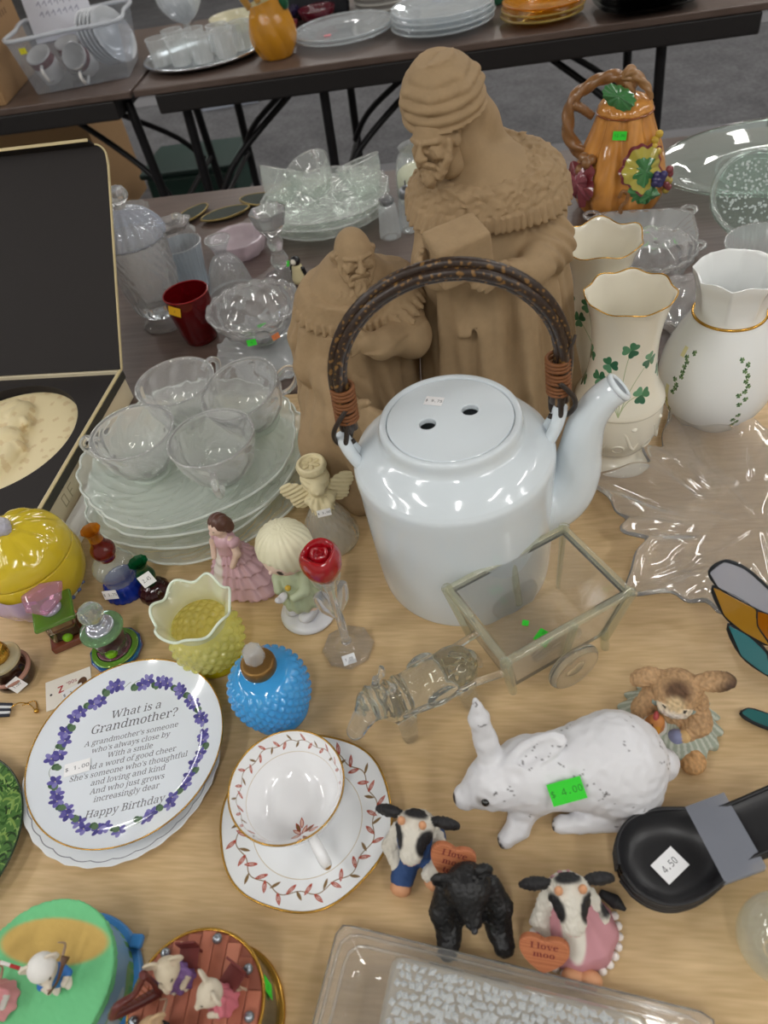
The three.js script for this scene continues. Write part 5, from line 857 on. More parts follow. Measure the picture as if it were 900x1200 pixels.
    for (let i = 0; i < 12; i++) { const a = i / 12 * 2 * PI; part('collar_scallop', new THREE.SphereGeometry(0.003, 8, 6), lace, t, [0.0125 * sin(a), 0.036, -0.006 + 0.0125 * cos(a)]); }
    for (const [x, z] of [[-0.004, 0.040], [0.007, 0.043]]) part('hoof', at(new THREE.SphereGeometry(0.0085, 14, 10), 0, 0, 0, 0, 0, 0, [1, 0.85, 0.9]), M({ color: tan, roughness: 0.6 }), t, [x, 0.0074, z]);
    part('tail', sweep([[0.026, 0.010, -0.012], [0.036, 0.007, -0.006], [0.042, 0.007, 0.0]], [0.003, 0.0055, 0.0012], 8, 6), M({ color: bk, roughness: 0.7 }), t);
  }
  return t;
}
function heart(parent, pos, rot, words) {
  const s = new THREE.Shape(), k = 0.0168; s.moveTo(0, -k * 0.95); s.bezierCurveTo(-k * 1.5, -k * 0.1, -k * 1.0, k * 1.05, 0, k * 0.45); s.bezierCurveTo(k * 1.0, k * 1.05, k * 1.5, -k * 0.1, 0, -k * 0.95);
  const g = new THREE.ExtrudeGeometry(s, { depth: 0.0035, bevelEnabled: true, bevelSize: 0.0012, bevelThickness: 0.0012, bevelSegments: 3, curveSegments: 14 });
  const p = g.attributes.position, uv = g.attributes.uv; for (let i = 0; i < p.count; i++) uv.setXY(i, p.getX(i) / 0.04 + 0.5, p.getY(i) / 0.04 + 0.5);
  const tex = canvasTex(256, 256, (c, w, h) => { const r = rng(4); c.fillStyle = '#b9714b'; c.fillRect(0, 0, w, h); for (let i = 0; i < 60; i++) { c.strokeStyle = i % 2 ? '#a9623f' : '#c98259'; c.lineWidth = 2; const y = r() * h; c.beginPath(); c.moveTo(0, y); c.bezierCurveTo(90, y + 8 * r(), 160, y - 8 * r(), w, y); c.stroke(); } c.fillStyle = '#6e1d22'; c.font = 'bold 44px serif'; c.textAlign = 'center'; words.forEach((l, i) => c.fillText(l, w / 2, 105 + i * 44)); });
  return part('heart_sign', g, M({ map: tex, roughness: 0.6 }), parent, pos, rot);
}
{
  const c1 = cow('cow_figurine', 'cow figurine in blue overalls holding a wooden heart sign', [-0.074, TABLE, -0.209], -0.2, 'overalls');
  heart(c1, [0.031, 0.040, 0.010], [-0.65, 0.25, -0.2], ['I love', 'moo', 'too']);
  const c2 = cow('cow_figurine', 'cow figurine in a pink lace-hemmed dress holding a heart sign', [0.037, TABLE, -0.166], 0.1, 'dress');
  heart(c2, [-0.022, 0.029, 0.026], [-0.6, -0.2, -0.12], ['I love', 'moo']);
}
{
  // brown bunny in a ruffled frock with a hen
  const t = thing('bunny_figurine', 'brown lop-eared bunny figurine in a grey-green frock cuddling a hen', 'figurine', [0.138, TABLE, -0.325], -0.3);
  const br = 0xb8946c, pl = 0xe2d3ba, gr = 0x9fa898, tan = 0xc79a68;
  const b = new Clay(); b.k = 0.006;
  b.limb([0, 0.016, -0.006], [0, 0.034, -0.006], 0.022, 0.015, br, 0.008).ball([0, 0.052, 0.0], [0.019, 0.0165, 0.0175], br, 0.006).ball([0, 0.046, 0.013], [0.0135, 0.0095, 0.009], pl, 0.004);
  b.ball([-0.026, 0.053, -0.004], [0.014, 0.007, 0.008], br, 0.004, [0, 0.3, 0.5]).ball([0.026, 0.064, -0.008], [0.0165, 0.0065, 0.009], br, 0.004, [0, 0.2, 0.22]);
  for (const q of [-1, 1]) b.chain([[q * 0.016, 0.036, -0.002], [q * 0.022, 0.022, 0.008], [q * 0.011, 0.014, 0.022]], [0.0100, 0.0095, 0.0072], br, 0.005).ball([q * 0.022, 0.0075, 0.036], [0.0105, 0.0075, 0.0115], tan, 0.003);
  b.spot([0, 0.0655, 0.012], [0.011, 0.008, 0.012], 0x5d422c, 0.5).spot([0, 0.056, 0.018], [0.0075, 0.007, 0.008], 0xcdb48c, 0.5).spot([-0.008, 0.0515, 0.0172], [0.0018, 0.0014, 0.004], 0x1a1310, 0.2).spot([0.008, 0.0515, 0.0172], [0.0018, 0.0014, 0.004], 0x1a1310, 0.2).spot([0, 0.044, 0.020], [0.010, 0.006, 0.008], 0xd9cfc4, 0.4).spot([0.04, 0.066, -0.006], [0.012, 0.006, 0.02], 0x4a3526, 0.6);
  b.fn((x, y, z) => y, br, 0.001, true);
  part('body', b.mesh([-0.046, 0, -0.036], [0.056, 0.082, 0.054], 0.0012, { relief: (x, y, z) => y > 0.01 ? 0.0007 * sin(x * 900 + y * 1300 + 4 * noise3(x * 80, y * 80, z * 80)) : 0, grain: (x, y, z, c) => c.multiplyScalar(1 + 0.25 * noise3(x * 300, y * 120, z * 300)) }), painted({ roughness: 0.75 }), t);
  const d = new Clay(); d.k = 0.004; d.limb([0, 0.003, 0.0], [0, 0.028, -0.006], 0.0415, 0.019, gr, 0.004); d.fn((x, y, z) => y - 0.0005, gr, 0.001, true); d.fn((x, y, z) => 0.020 - y, gr, 0.002, true);
  part('frock', d.mesh([-0.054, 0, -0.054], [0.054, 0.03, 0.054], 0.0012, { relief: (x, y, z) => 0.0022 * sin(atan2(z + 0.004, x) * 17) * sstep(0.016, 0.004, y), grain: (x, y, z, c) => { if (sin(atan2(z, x) * 40) > 0.3) c.lerp(C(0xd3d6cc), 0.6); } }), painted({ roughness: 0.75 }), t);
  for (let i = 0; i < 12; i++) { const a = i / 12 * 2 * PI; part('collar_ruffle', new THREE.SphereGeometry(0.0042, 8, 6), M({ color: i % 2 ? 0xb9bfb2 : 0x93a29c, roughness: 0.7 }), t, [0.0165 * sin(a), 0.037, -0.002 + 0.0165 * cos(a)]); }
  const h = new Clay(); h.k = 0.003; h.ball([-0.012, 0.020, 0.020], [0.0105, 0.0105, 0.010], 0xd8d3cc, 0.003).limb([-0.012, 0.026, 0.022], [-0.011, 0.036, 0.024], 0.0075, 0.0062, 0xc9854a, 0.003).limb([-0.010, 0.035, 0.029], [-0.008, 0.032, 0.034], 0.003, 0.0008, 0xc98a2c, 0.001).ball([-0.0125, 0.0425, 0.023], [0.0022, 0.0035, 0.004], 0xb04a4a, 0.001).ball([0.006, 0.017, 0.024], [0.007, 0.0075, 0.007], 0x8d93b8, 0.002).ball([0.012, 0.018, 0.022], [0.006, 0.0065, 0.006], 0xd6b27c, 0.002);
  h.spot([-0.014, 0.037, 0.0285], [0.001, 0.001, 0.003], 0x15100c, 0.2);
  part('hen', h.mesh([-0.03, 0.004, 0.002], [0.026, 0.052, 0.04], 0.0011), painted({ roughness: 0.6 }), t);
}
// ---------- pressed glass donkey cart ----------
{
  const G = glassBlock(0xffffff, 0xe2ebdb, 0.12, { transmission: 0.95 }), GR = glassSheet(0xf0f0e2, { transmission: 0.84, roughness: 0.04 });
  const t = thing('glass_donkey_cart', 'clear pressed glass donkey pulling an open cart planter', 'ornament', [0.030, TABLE, -0.400], 0.56);
  // cart: flared open box
  const T = [0.063, 0.045], B = [0.050, 0.034], y0 = 0.024, y1 = 0.090, th = 0.0055;
  const ring = (hx, hz, y) => [[-hx, y, -hz], [hx, y, -hz], [hx, y, hz], [-hx, y, hz]];
  const o0 = ring(B[0], B[1], y0), o1 = ring(T[0], T[1], y1), i1 = ring(T[0] - th, T[1] - th, y1), i0 = ring(B[0] - th + 0.001, B[1] - th + 0.001, y0 + 0.006), P = [];
  const q = (a, b, c, d) => P.push(...a, ...b, ...c, ...a, ...c, ...d);
  for (let k = 0; k < 4; k++) { const n = (k + 1) % 4; q(o0[n], o0[k], o1[k], o1[n]); q(o1[n], o1[k], i1[k], i1[n]); q(i0[k], i0[n], i1[n], i1[k]); }
  q(o0[0], o0[1], o0[2], o0[3]); q(i0[3], i0[2], i0[1], i0[0]);
  const cg = new THREE.BufferGeometry(); cg.setAttribute('position', new THREE.Float32BufferAttribute(P, 3)); cg.computeVertexNormals();
  part('cart_box', cg, G, t);
  const corner = [[-1, -1], [1, -1], [1, 1], [-1, 1]];
  for (const [a, b] of corner) part('corner_post', sweep([[a * (B[0] + 0.001), y0 - 0.004, b * (B[1] + 0.001)], [a * (T[0] + 0.001), y1 + 0.003, b * (T[1] + 0.001)]], [0.0042, 0.0052], 10, 3), GR, t);
  for (let k = 0; k < 4; k++) { const [a, b] = corner[k], [c, d] = corner[(k + 1) % 4]; part('rail', sweep([[a * T[0], y1 + 0.001, b * T[1]], [c * T[0], y1 + 0.001, d * T[1]]], 0.0036, 10, 4), GR, t); }
  for (const s of [-1, 1]) {
    part('side_rib', sweep([[0.004, y0 + 0.006, s * (B[1] + 0.002)], [0.004, y1, s * (T[1] + 0.001)]], 0.0038, 8, 3), GR, t);
    const w = part('wheel', lathe(smooth([[0, -0.0045], [0.014, -0.005], [0.024, -0.004], [0.0262, 0], [0.024, 0.004], [0.014, 0.005], [0.006, 0.0062], [0, 0.007]], 5), 48), G, t, [0.006, 0.0265, s * 0.047], [s * PI / 2, 0, 0]);
    part('shaft', sweep([[-0.052, 0.036, s * 0.024], [-0.085, 0.040, s * 0.020], [-0.120, 0.042, s * 0.020], [-0.150, 0.045, s * 0.016]], 0.0034, 8, 5), G, t);
  }
  part('tail_board_foot', sweep([[0.050, 0.03, 0.034], [0.052, 0.004, 0.036]], 0.0042, 8, 3), GR, t);
  sticker(t, '$ 5.00', 0.014, 0.010, [0.0, 0.0312, 0.008], [0, 1, 0.05], 0.4, GREEN, '#1f7a22');
  sticker(t, '5', 0.006, 0.006, [-0.004, 0.0312, -0.012], [0, 1, 0.05], 0.8, GREEN, '#1f7a22');
  // donkey
  const b = new Clay(); b.k = 0.008; const X = -0.118;
  b.limb([X + 0.030, 0.043, 0], [X - 0.030, 0.044, 0], 0.0205, 0.0185, undefined, 0.01).limb([X - 0.030, 0.048, 0], [X - 0.050, 0.060, 0], 0.0155, 0.0125).limb([X - 0.050, 0.062, 0], [X - 0.072, 0.036, 0.002], 0.0118, 0.0085);
  for (const s of [-1, 1]) { b.limb([X - 0.046, 0.068, s * 0.006], [X - 0.032, 0.082, s * 0.010], 0.0042, 0.003, undefined, 0.003); b.limb([X - 0.028, 0.034, s * 0.012], [X - 0.030, 0.002, s * 0.015], 0.0095, 0.0075, undefined, 0.005); b.limb([X + 0.030, 0.034, s * 0.013], [X + 0.034, 0.002, s * 0.016], 0.0105, 0.0078, undefined, 0.005); b.ball([X + 0.006, 0.046, s * 0.020], [0.014, 0.010, 0.005], undefined, 0.003); }
  b.limb([X + 0.048, 0.050, 0], [X + 0.056, 0.026, 0], 0.0038, 0.003, undefined, 0.004);
  b.fn((x, y, z) => y, undefined, 0.001, true);
  part('donkey', b.mesh([X - 0.09, 0, -0.035], [X + 0.07, 0.092, 0.035], 0.0016, { colors: false, relief: (x, y, z) => (y > 0.05 && x < X - 0.02 && x > X - 0.055 ? 0.0012 * sin(x * 700) : 0) + 0.0004 * noise3(x * 90, y * 90, z * 90) }), G, t);
}
// ---------- glass leaf platter ----------
{
  const t = thing('leaf_platter', 'large clear glass maple leaf platter with wavy upturned lobes', 'platter', [0.268, TABLE, -0.543], 0);
  const R = (a) => 0.150 * (1 + 0.12 * cos(7 * a + 0.55) + 0.07 * cos(14 * a + 1.6) + 0.03 * cos(27 * a + 1));
  const H = (k, a) => 0.004 + 0.020 * sstep(0.45, 1.0, k) + 0.004 * sstep(0.7, 1, k) * cos(7 * a + 2.0) + 0.0022 * sstep(0.6, 1, k) * cos(21 * a);
  const vein = (k, a) => -0.0014 * exp(-pow(sin(3.5 * a + 0.275) * k * 16, 2)) * sstep(0.05, 0.2, k) * sstep(0.98, 0.8, k) + 0.0012 * exp(-pow((sin(7 * a + 0.9) * k - 0.0) * 9, 2)) * sstep(0.4, 0.6, k);
  const n = 40, prof = []; for (let i = 0; i <= n; i++) prof.push([i / n, 0]); for (let i = n; i >= 0; i--) prof.push([i / n, 1]);
  const g = grid(210, prof.length - 1, (u, v) => { const a = u * 2 * PI, [k0, top] = prof[Math.round(v * (prof.length - 1))], k = k0, r = R(a) * k; const y = H(k, a) + (top ? 0.0048 + vein(k, a) : 0) * (k > 0.985 ? 0.55 : 1) + (k > 0.985 && !top ? 0.001 : 0); return [r * sin(a), y, r * cos(a)]; }, { closeU: true });
  part('leaf', g, glassBlock(0xffffff, 0xf6ece4, 0.15, { roughness: 0.05, transmission: 0.9 }), t);
}
// ---------- black soup spoons, banded together ----------
{
  const blk = M({ color: 0x1d1d20, roughness: 0.4 });
  const geo = (() => {
    // bowl at -x, handle along +x, drawn as a shell with thickness
    const nU = 72, nV = 20;
    const half = (s) => s < 0.42 ? 0.0325 * sqrt(max(0, 1 - pow((s - 0.20) / 0.205, 2))) * (s < 0.2 ? 1 : 1) : 0;
    const width = (s) => { const bowl = s < 0.2 ? 0.0325 * sqrt(max(0, 1 - pow((0.2 - s) / 0.2, 2))) : lerp(0.0325, 0.0185, sstep(0.22, 0.58, s)); return s > 0.95 ? bowl * sqrt(max(0, 1 - pow((s - 0.95) / 0.05, 2))) : bowl; };
    const L = 0.165, surf = (s, q, lower) => {
      const w = width(s), x = -0.046 + s * L, z = q * w, rise = 0.030 * pow(sstep(0.3, 1.0, s), 1.2), ds = s < 0.2 ? (0.2 - s) / 0.2 : (s - 0.2) / 0.30;
      const rho = min(1, sqrt(ds * ds + (z / 0.0325) * (z / 0.0325) * (s < 0.2 ? 1 : pow(0.0325 / max(w, 0.001), 1.0)))), bowl = 0.0155 * (1 - pow(rho, 5)), trough = 0.004 * sstep(0.36, 0.5, s) * (1 - pow(abs(q), 4));
      return [x, 0.021 + rise - max(bowl, trough) - (lower ? 0.0022 : 0), z];
    };
    const a = grid(nV, nU, (u, v) => surf(v, u * 2 - 1, false)), b = grid(nV, nU, (u, v) => surf(v, u * 2 - 1, true), { flip: true });
    const rim = (q) => grid(1, nU, (u, v) => surf(v, q, u > 0.5), { flip: q > 0 });
    const P = []; for (let i = 0; i <= 40; i++) P.push(surf(i / 40 * 0.9 + 0.001, -1, false)); for (let i = 40; i >= 0; i--) P.push(surf(i / 40 * 0.9 + 0.001, 1, false));
    return join([a, b, rim(-1), rim(1), sweep(P, 0.0016, 6, 1)]);
  })();
  const names = ['bottom black soup spoon of the banded stack', 'second black soup spoon up in the banded stack', 'third black soup spoon up in the banded stack', 'top black soup spoon of the banded stack, wearing the white price sticker'];
  for (let k = 0; k < 4; k++) {
    const o = solo('soup_spoon', names[k], 'spoon', geo, blk, [0.119 + 0.0006 * (k % 2), TABLE + 0.0005 + k * 0.0048, -0.203], 0.30, 'banded black soup spoons');
    if (k === 3) part('price_sticker', new THREE.BoxGeometry(0.022, 0.0003, 0.017), stickerMat('4.50'), o, [-0.008, 0.0064, 0.003], [0.0, 0.4, 0]);
  }
  const tape = M({ color: 0xa4a9b6, roughness: 0.2, transmission: 0.5 });
  const bnd = solo('plastic_band', 'translucent grey plastic band wrapped round the black spoons', 'band', (() => { const s = []; const P = [[-0.0272, 0.0412], [0.0272, 0.0412], [0.0282, 0.034], [0.022, 0.013], [-0.022, 0.013], [-0.0282, 0.034]]; return grid(6, 1, (u, v) => { const p = P[Math.round(u * 6) % 6]; return [(v - 0.5) * 0.030, p[1] + (v - 0.5) * 0.006, p[0]]; }, { closeU: true }); })(), tape, [0.1505, TABLE, -0.2127], 0.30);
}
// ---------- stained glass butterfly ----------
{
  const t = thing('stained_glass_butterfly', 'stained glass butterfly with amber, white and teal panes in dark leading', 'ornament', [0.232, TABLE, -0.330], 0);
  const lead = M({ color: 0x23262a, roughness: 0.4, metalness: 0.5 });
  const glassOf = (c) => M({ color: c, roughness: 0.1, transmission: 0.3, clearcoat: 0.5 });
  const W = new THREE.Group(); W.name = 'wing'; t.add(W); W.rotation.set(-0.30, -0.25, 0); W.position.set(0.001, 0, 0); W.scale.setScalar(0.93);
  const pane = (pts, c) => { const g = extrude(pts, 0.003, 0.0003); part('pane', g, glassOf(c), W, [0, 0, -0.0015]); part('leading', sweep(pts.map(p => [p[0], p[1], 0]), 0.0019, 8, 4, { closed: true }), lead, W); };
  pane([[-0.076, 0.148], [-0.066, 0.160], [-0.050, 0.155], [-0.020, 0.128], [0.02, 0.105], [-0.010, 0.106], [-0.036, 0.116], [-0.068, 0.134]], 0xb9bcc8);
  pane([[-0.072, 0.133], [-0.037, 0.115], [-0.034, 0.098], [-0.022, 0.078], [-0.044, 0.090], [-0.060, 0.104]], 0xb98a2c);
  pane([[-0.035, 0.113], [-0.008, 0.105], [0.025, 0.102], [0.03, 0.062], [-0.004, 0.070], [-0.022, 0.082], [-0.033, 0.098]], 0xb06a10);
  pane([[-0.056, 0.094], [-0.040, 0.086], [-0.024, 0.070], [-0.012, 0.042], [-0.022, 0.046], [-0.042, 0.062]], 0x3f8c96);
  pane([[-0.022, 0.068], [0.002, 0.068], [0.03, 0.058], [0.03, 0.044], [0.006, 0.046], [-0.011, 0.048]], 0x2f6a66);
  pane([[-0.012, 0.041], [0.006, 0.045], [0.03, 0.042], [0.03, 0.018], [0.008, 0.024]], 0xa8b4b8);
  const F = new THREE.Group(); F.name = 'foot_wing'; t.add(F); F.rotation.set(-PI / 2, 0, 0); F.position.set(-0.035, 0.0035, 0.002);
  const fp = [[0, 0], [0.006, 0.004], [0.03, -0.004], [0.06, 0.0], [0.06, -0.022], [0.03, -0.018], [0.008, -0.008]];
  part('pane', extrude(fp, 0.003, 0.0003), glassOf(0x3d7c7c), F); part('leading', sweep(fp.map(p => [p[0], p[1], 0.0015]), 0.0019, 8, 4, { closed: true }), lead, F);
  part('wire_prop', sweep([[-0.005, 0.03, -0.008], [0.0, 0.012, -0.004], [0.004, 0.004, 0.003]], 0.0012, 6, 4), lead, t);
}
// ---------- glass tray and butter lid at the front, glass ball ----------
{
  const G = glassBlock(0xffffff, 0xeef1ee, 0.15, { transmission: 0.9 }), S = glassSheet(0xf2f4f3, { transmission: 0.8, roughness: 0.06 });
  const rect = (w, d, r) => { const s = new THREE.Shape(), x = w / 2, y = d / 2; s.moveTo(-x + r, -y); s.lineTo(x - r, -y); s.quadraticCurveTo(x, -y, x, -y + r); s.lineTo(x, y - r); s.quadraticCurveTo(x, y, x - r, y); s.lineTo(-x + r, y); s.quadraticCurveTo(-x, y, -x, y - r); s.lineTo(-x, -y + r); s.quadraticCurveTo(-x, -y, -x + r, -y); return s; };
  const loop = (w, d, r, n = 12) => rect(w, d, r).getSpacedPoints(96).map(p => [p.x, p.y]);
  const shell = (rows) => grid(96, rows.length - 1, (u, v) => { const [w, d, r, y] = rows[Math.round(v * (rows.length - 1))], p = rect(max(w, 0.004), max(d, 0.004), min(r, w / 2.2, d / 2.2)).getPointAt(u % 1); return [p.x, y, -p.y]; }, { closeU: true });
  const t = thing('glass_tray', 'rectangular clear glass dish with a broad flat rim', 'dish', [-0.017, TABLE, -0.052], -0.175);
  part('dish', shell([[0.02, 0.02, 0.005, 0.002], [0.20, 0.10, 0.008, 0.002], [0.212, 0.112, 0.01, 0.010], [0.226, 0.126, 0.012, 0.017], [0.258, 0.154, 0.008, 0.020], [0.262, 0.158, 0.009, 0.017], [0.256, 0.152, 0.008, 0.0145], [0.222, 0.122, 0.012, 0.011], [0.204, 0.104, 0.01, 0.0], [0.02, 0.02, 0.005, 0.0]].reverse()), G, t);
  for (const [w, d] of [[0.236, 0.134], [0.250, 0.146]]) part('rim_ridge', sweep(loop(w, d, 0.014).slice(0, 96).map(p => [p[0], 0.0195, p[1]]), 0.0012, 6, 1, { closed: true }), G, t);
  const b = thing('glass_butter_lid', 'clear glass lid covered in tiny diamond points inside the glass dish', 'lid', [-0.010, TABLE + 0.0205, -0.072], -0.175);
  part('lid', shell([[0.170, 0.086, 0.008, 0.0], [0.168, 0.084, 0.008, 0.022], [0.160, 0.076, 0.008, 0.026], [0.02, 0.02, 0.004, 0.026]]), S, b);
  const rp = rng(55), pts = new THREE.OctahedronGeometry(0.0030), list = []; for (let i = 0; i < 29; i++) for (let j = 0; j < 14; j++) { const x = -0.077 + i * 0.0053 + (j % 2) * 0.0026, z = -0.035 + j * 0.0053; list.push(at(pts.clone(), x + (rp() - 0.5) * 0.002, 0.0258 + rp() * 0.0008, z + (rp() - 0.5) * 0.002, 0, rp() * 3, 0, [0.7 + rp() * 0.6, 0.5 + rp() * 0.5, 0.7 + rp() * 0.6])); }
  const dm = part('diamond_points', join(list), glassSheet(0xeceff0, { transmission: 0.55, roughness: 0.08 }), b); dm.userData.kind = 'stuff';
  const ball = thing('glass_ball', 'hollow clear glass ball ornament beside the black spoons', 'ornament', [0.176, TABLE, -0.150], 0);
  part('globe', lathe(smooth([[0, 0.0], [0.012, 0.001], [0.0255, 0.014], [0.029, 0.029], [0.0255, 0.044], [0.012, 0.056], [0.008, 0.058]], 6), 48), glassSheet(0xeef1ec, { transmission: 0.84 }), ball);
  part('neck', lathe(smooth([[0.008, 0.058], [0.007, 0.062], [0.009, 0.066]], 4), 24), G, ball);
}
// ---------- mouse music boxes ----------
function mouse(parent, pos, turn, coat, o = {}) {        // one small mouse with clothing
  const fur = o.fur || 0xcfc4b0, g = new THREE.Group(); g.name = 'mouse'; parent.add(g); g.position.set(...pos); g.rotation.y = turn;
  const b = new Clay(); b.k = 0.003;
  b.limb([0, 0.006, 0], [0, 0.016, 0], 0.006, 0.0045, fur).ball([0, 0.0235, 0.001], [0.0074, 0.0066, 0.0072], fur, 0.002).limb([0, 0.022, 0.006], [0, 0.0205, 0.0105], 0.0036, 0.0018, fur);
  for (const q of [-1, 1]) { b.ball([q * 0.0072, 0.030, -0.001], [0.0048, 0.0048, 0.0016], fur, 0.0012).ball([q * 0.0072, 0.030, 0.0006], [0.0032, 0.0032, 0.0012], fur, 0.0008, null, true); b.chain([[q * 0.0048, 0.015, 0], [q * 0.0078, 0.011, 0.004], [q * 0.0045, 0.010, 0.0085]], [0.0022, 0.002, 0.0019], fur, 0.0015); b.ball([q * 0.0035, 0.0015, 0.0045], [0.0028, 0.0018, 0.0048], fur, 0.001); b.spot([q * 0.0032, 0.0248, 0.0072], [0.0008, 0.0009, 0.003], 0x14100e, 0.2).spot([q * 0.0072, 0.030, 0.0008], [0.0028, 0.0028, 0.0012], 0xd9b8ac, 0.3); }
  b.spot([0, 0.0204, 0.0122], 0.0012, 0xb8867c, 0.3);
  part('fur_body', b.mesh([-0.014, -0.001, -0.01], [0.014, 0.037, 0.015], 0.0009, { relief: (x, y, z) => 0.00025 * noise3(x * 700, y * 700, z * 700) }), painted({ roughness: 0.7 }), g);
  const c = new Clay(); c.k = 0.002;
  if (o.dress) c.limb([0, 0.001, 0], [0, 0.0155, 0], o.dress, 0.0052, coat, 0.002); else c.limb([0, 0.006, 0], [0, 0.0125, 0], 0.0068, 0.0058, coat, 0.002);
  c.fn((x, y, z) => y, coat, 0.0005, true);
  for (const q of [-1, 1]) c.chain([[q * 0.0048, 0.015, 0], [q * 0.0080, 0.0112, 0.0038]], [0.0030, 0.0027], coat, 0.0015);
  part('clothes', c.mesh([-0.016, -0.001, -0.016], [0.016, 0.022, 0.016], 0.0009, { relief: (x, y, z) => o.dress ? 0.0006 * sin(atan2(z, x) * 9) : 0 }), painted({ roughness: 0.65 }), g);
  part('tail', sweep([[0.001, 0.004, -0.006], [0.004, 0.004, -0.012], [0.008, 0.010, -0.014], [0.007, 0.018, -0.013]], [0.0009, 0.0009, 0.0007, 0.0004], 6, 5), M({ color: 0xb89c84, roughness: 0.7 }), g);
  return g;
}
{
  const t = thing('music_box', 'round green meadow music box with golfing mice on top', 'music box', [-0.336, TABLE, -0.099], 0);
  const grassM = M({ color: 0x6ec487, roughness: 0.75 });
  part('base', lathe(smooth([[0, 0], [0.055, 0], [0.057, 0.003], [0.055, 0.008], [0, 0.008]], 3), 64), glaze(0x3f86c8, { roughness: 0.3 }), t);
  const sideT = canvasTex(512, 128, (c, w, h) => { c.fillStyle = '#7fa6c6'; c.fillRect(0, 0, w, h); const r = rng(9); for (let i = 0; i < 26; i++) { c.fillStyle = i % 2 ? '#7ba25e' : '#a9bcc8'; c.beginPath(); c.ellipse(r() * w, 30 + r() * 80, 12 + r() * 18, 12 + r() * 12, 0, 0, 7); c.fill(); } c.fillStyle = '#5f9c52'; for (let i = 0; i < 40; i++) c.fillRect(i * 13, 96 + r() * 14, 8, 30); });
  part('drum', lathe([[0.0515, 0.008], [0.0505, 0.020], [0.0500, 0.032], [0.0505, 0.044]], 64, null, { seam: true }), M({ map: sideT, roughness: 0.4 }), t);
  const g = new Clay(); g.fn((x, y, z) => max(hypot(x, z) - 0.0535, abs(y - 0.0475) - 0.0042) , 0x6ec487, 0.003); g.ball([-0.005, 0.045, -0.012], [0.045, 0.0095, 0.034], 0x6ec487, 0.004);
  g.spot([0.002, 0.056, -0.024], [0.043, 0.02, 0.016], 0xc9a85c, 0.08);
  part('meadow', g.mesh([-0.06, 0.04, -0.06], [0.06, 0.062, 0.06], 0.0014, { relief: (x, y, z) => 0.0006 * noise3(x * 260, y * 200, z * 500) }), painted({ roughness: 0.75 }), t);
  part('key_tab', box(0.010, 0.006, 0.010, 0.002), glaze(0x3f86c8), t, [0.046, 0.011, -0.036]);
  const m1 = mouse(t, [0.018, 0.0535, -0.002], 0.5, 0x2f6fb8, { fur: 0xd6ccbc }); m1.scale.setScalar(1.15);
  part('cap', at(new THREE.SphereGeometry(0.0084, 20, 12, 0, PI * 2, 0, PI / 2), 0, 0.0268, 0.0005), M({ color: 0xe4e2de, roughness: 0.7 }), m1);
  part('golf_club', sweep([[-0.004, 0.012, 0.010], [0.006, 0.022, 0.010], [0.012, 0.028, 0.006], [0.015, 0.029, 0.002]], [0.0008, 0.0008, 0.0012, 0.0026], 6, 5), M({ color: 0x5a3c26, roughness: 0.5 }), m1);
  const m2 = mouse(t, [-0.022, 0.0535, 0.014], 0.6, 0xd98f94, { fur: 0xcfc7c2, dress: 0.0115 }); m2.scale.setScalar(1.15);
  part('bonnet', at(new THREE.SphereGeometry(0.0078, 18, 12), 0, 0.026, -0.002), M({ color: 0xd9a2a2, roughness: 0.7 }), m2);
  // striped flag pole with yellow flag
  for (let i = 0; i < 5; i++) part('pole_band', sweep([[-0.026 + i * 0.0065, 0.078 - i * 0.0028, -0.006 + i * 0.001], [-0.0195 + i * 0.0065, 0.0752 - i * 0.0028, -0.005 + i * 0.001]], 0.0013, 8, 2), M({ color: i % 2 ? 0xe8e4e0 : 0xb8262c, roughness: 0.4 }), t);
  part('flag', at(extrude([[0, 0], [0.018, 0.006], [0.017, 0.014], [0.004, 0.012]], 0.0008, 0.0003), -0.043, 0.072, -0.006, -0.7, 0.2, 0.1), M({ color: 0xd6b62c, roughness: 0.5 }), t);
  part('hoop', at(new THREE.TorusGeometry(0.007, 0.0008, 6, 24), -0.02, 0.058, 0.036, 0.4, 0.3, 0), GOLD, t);
}
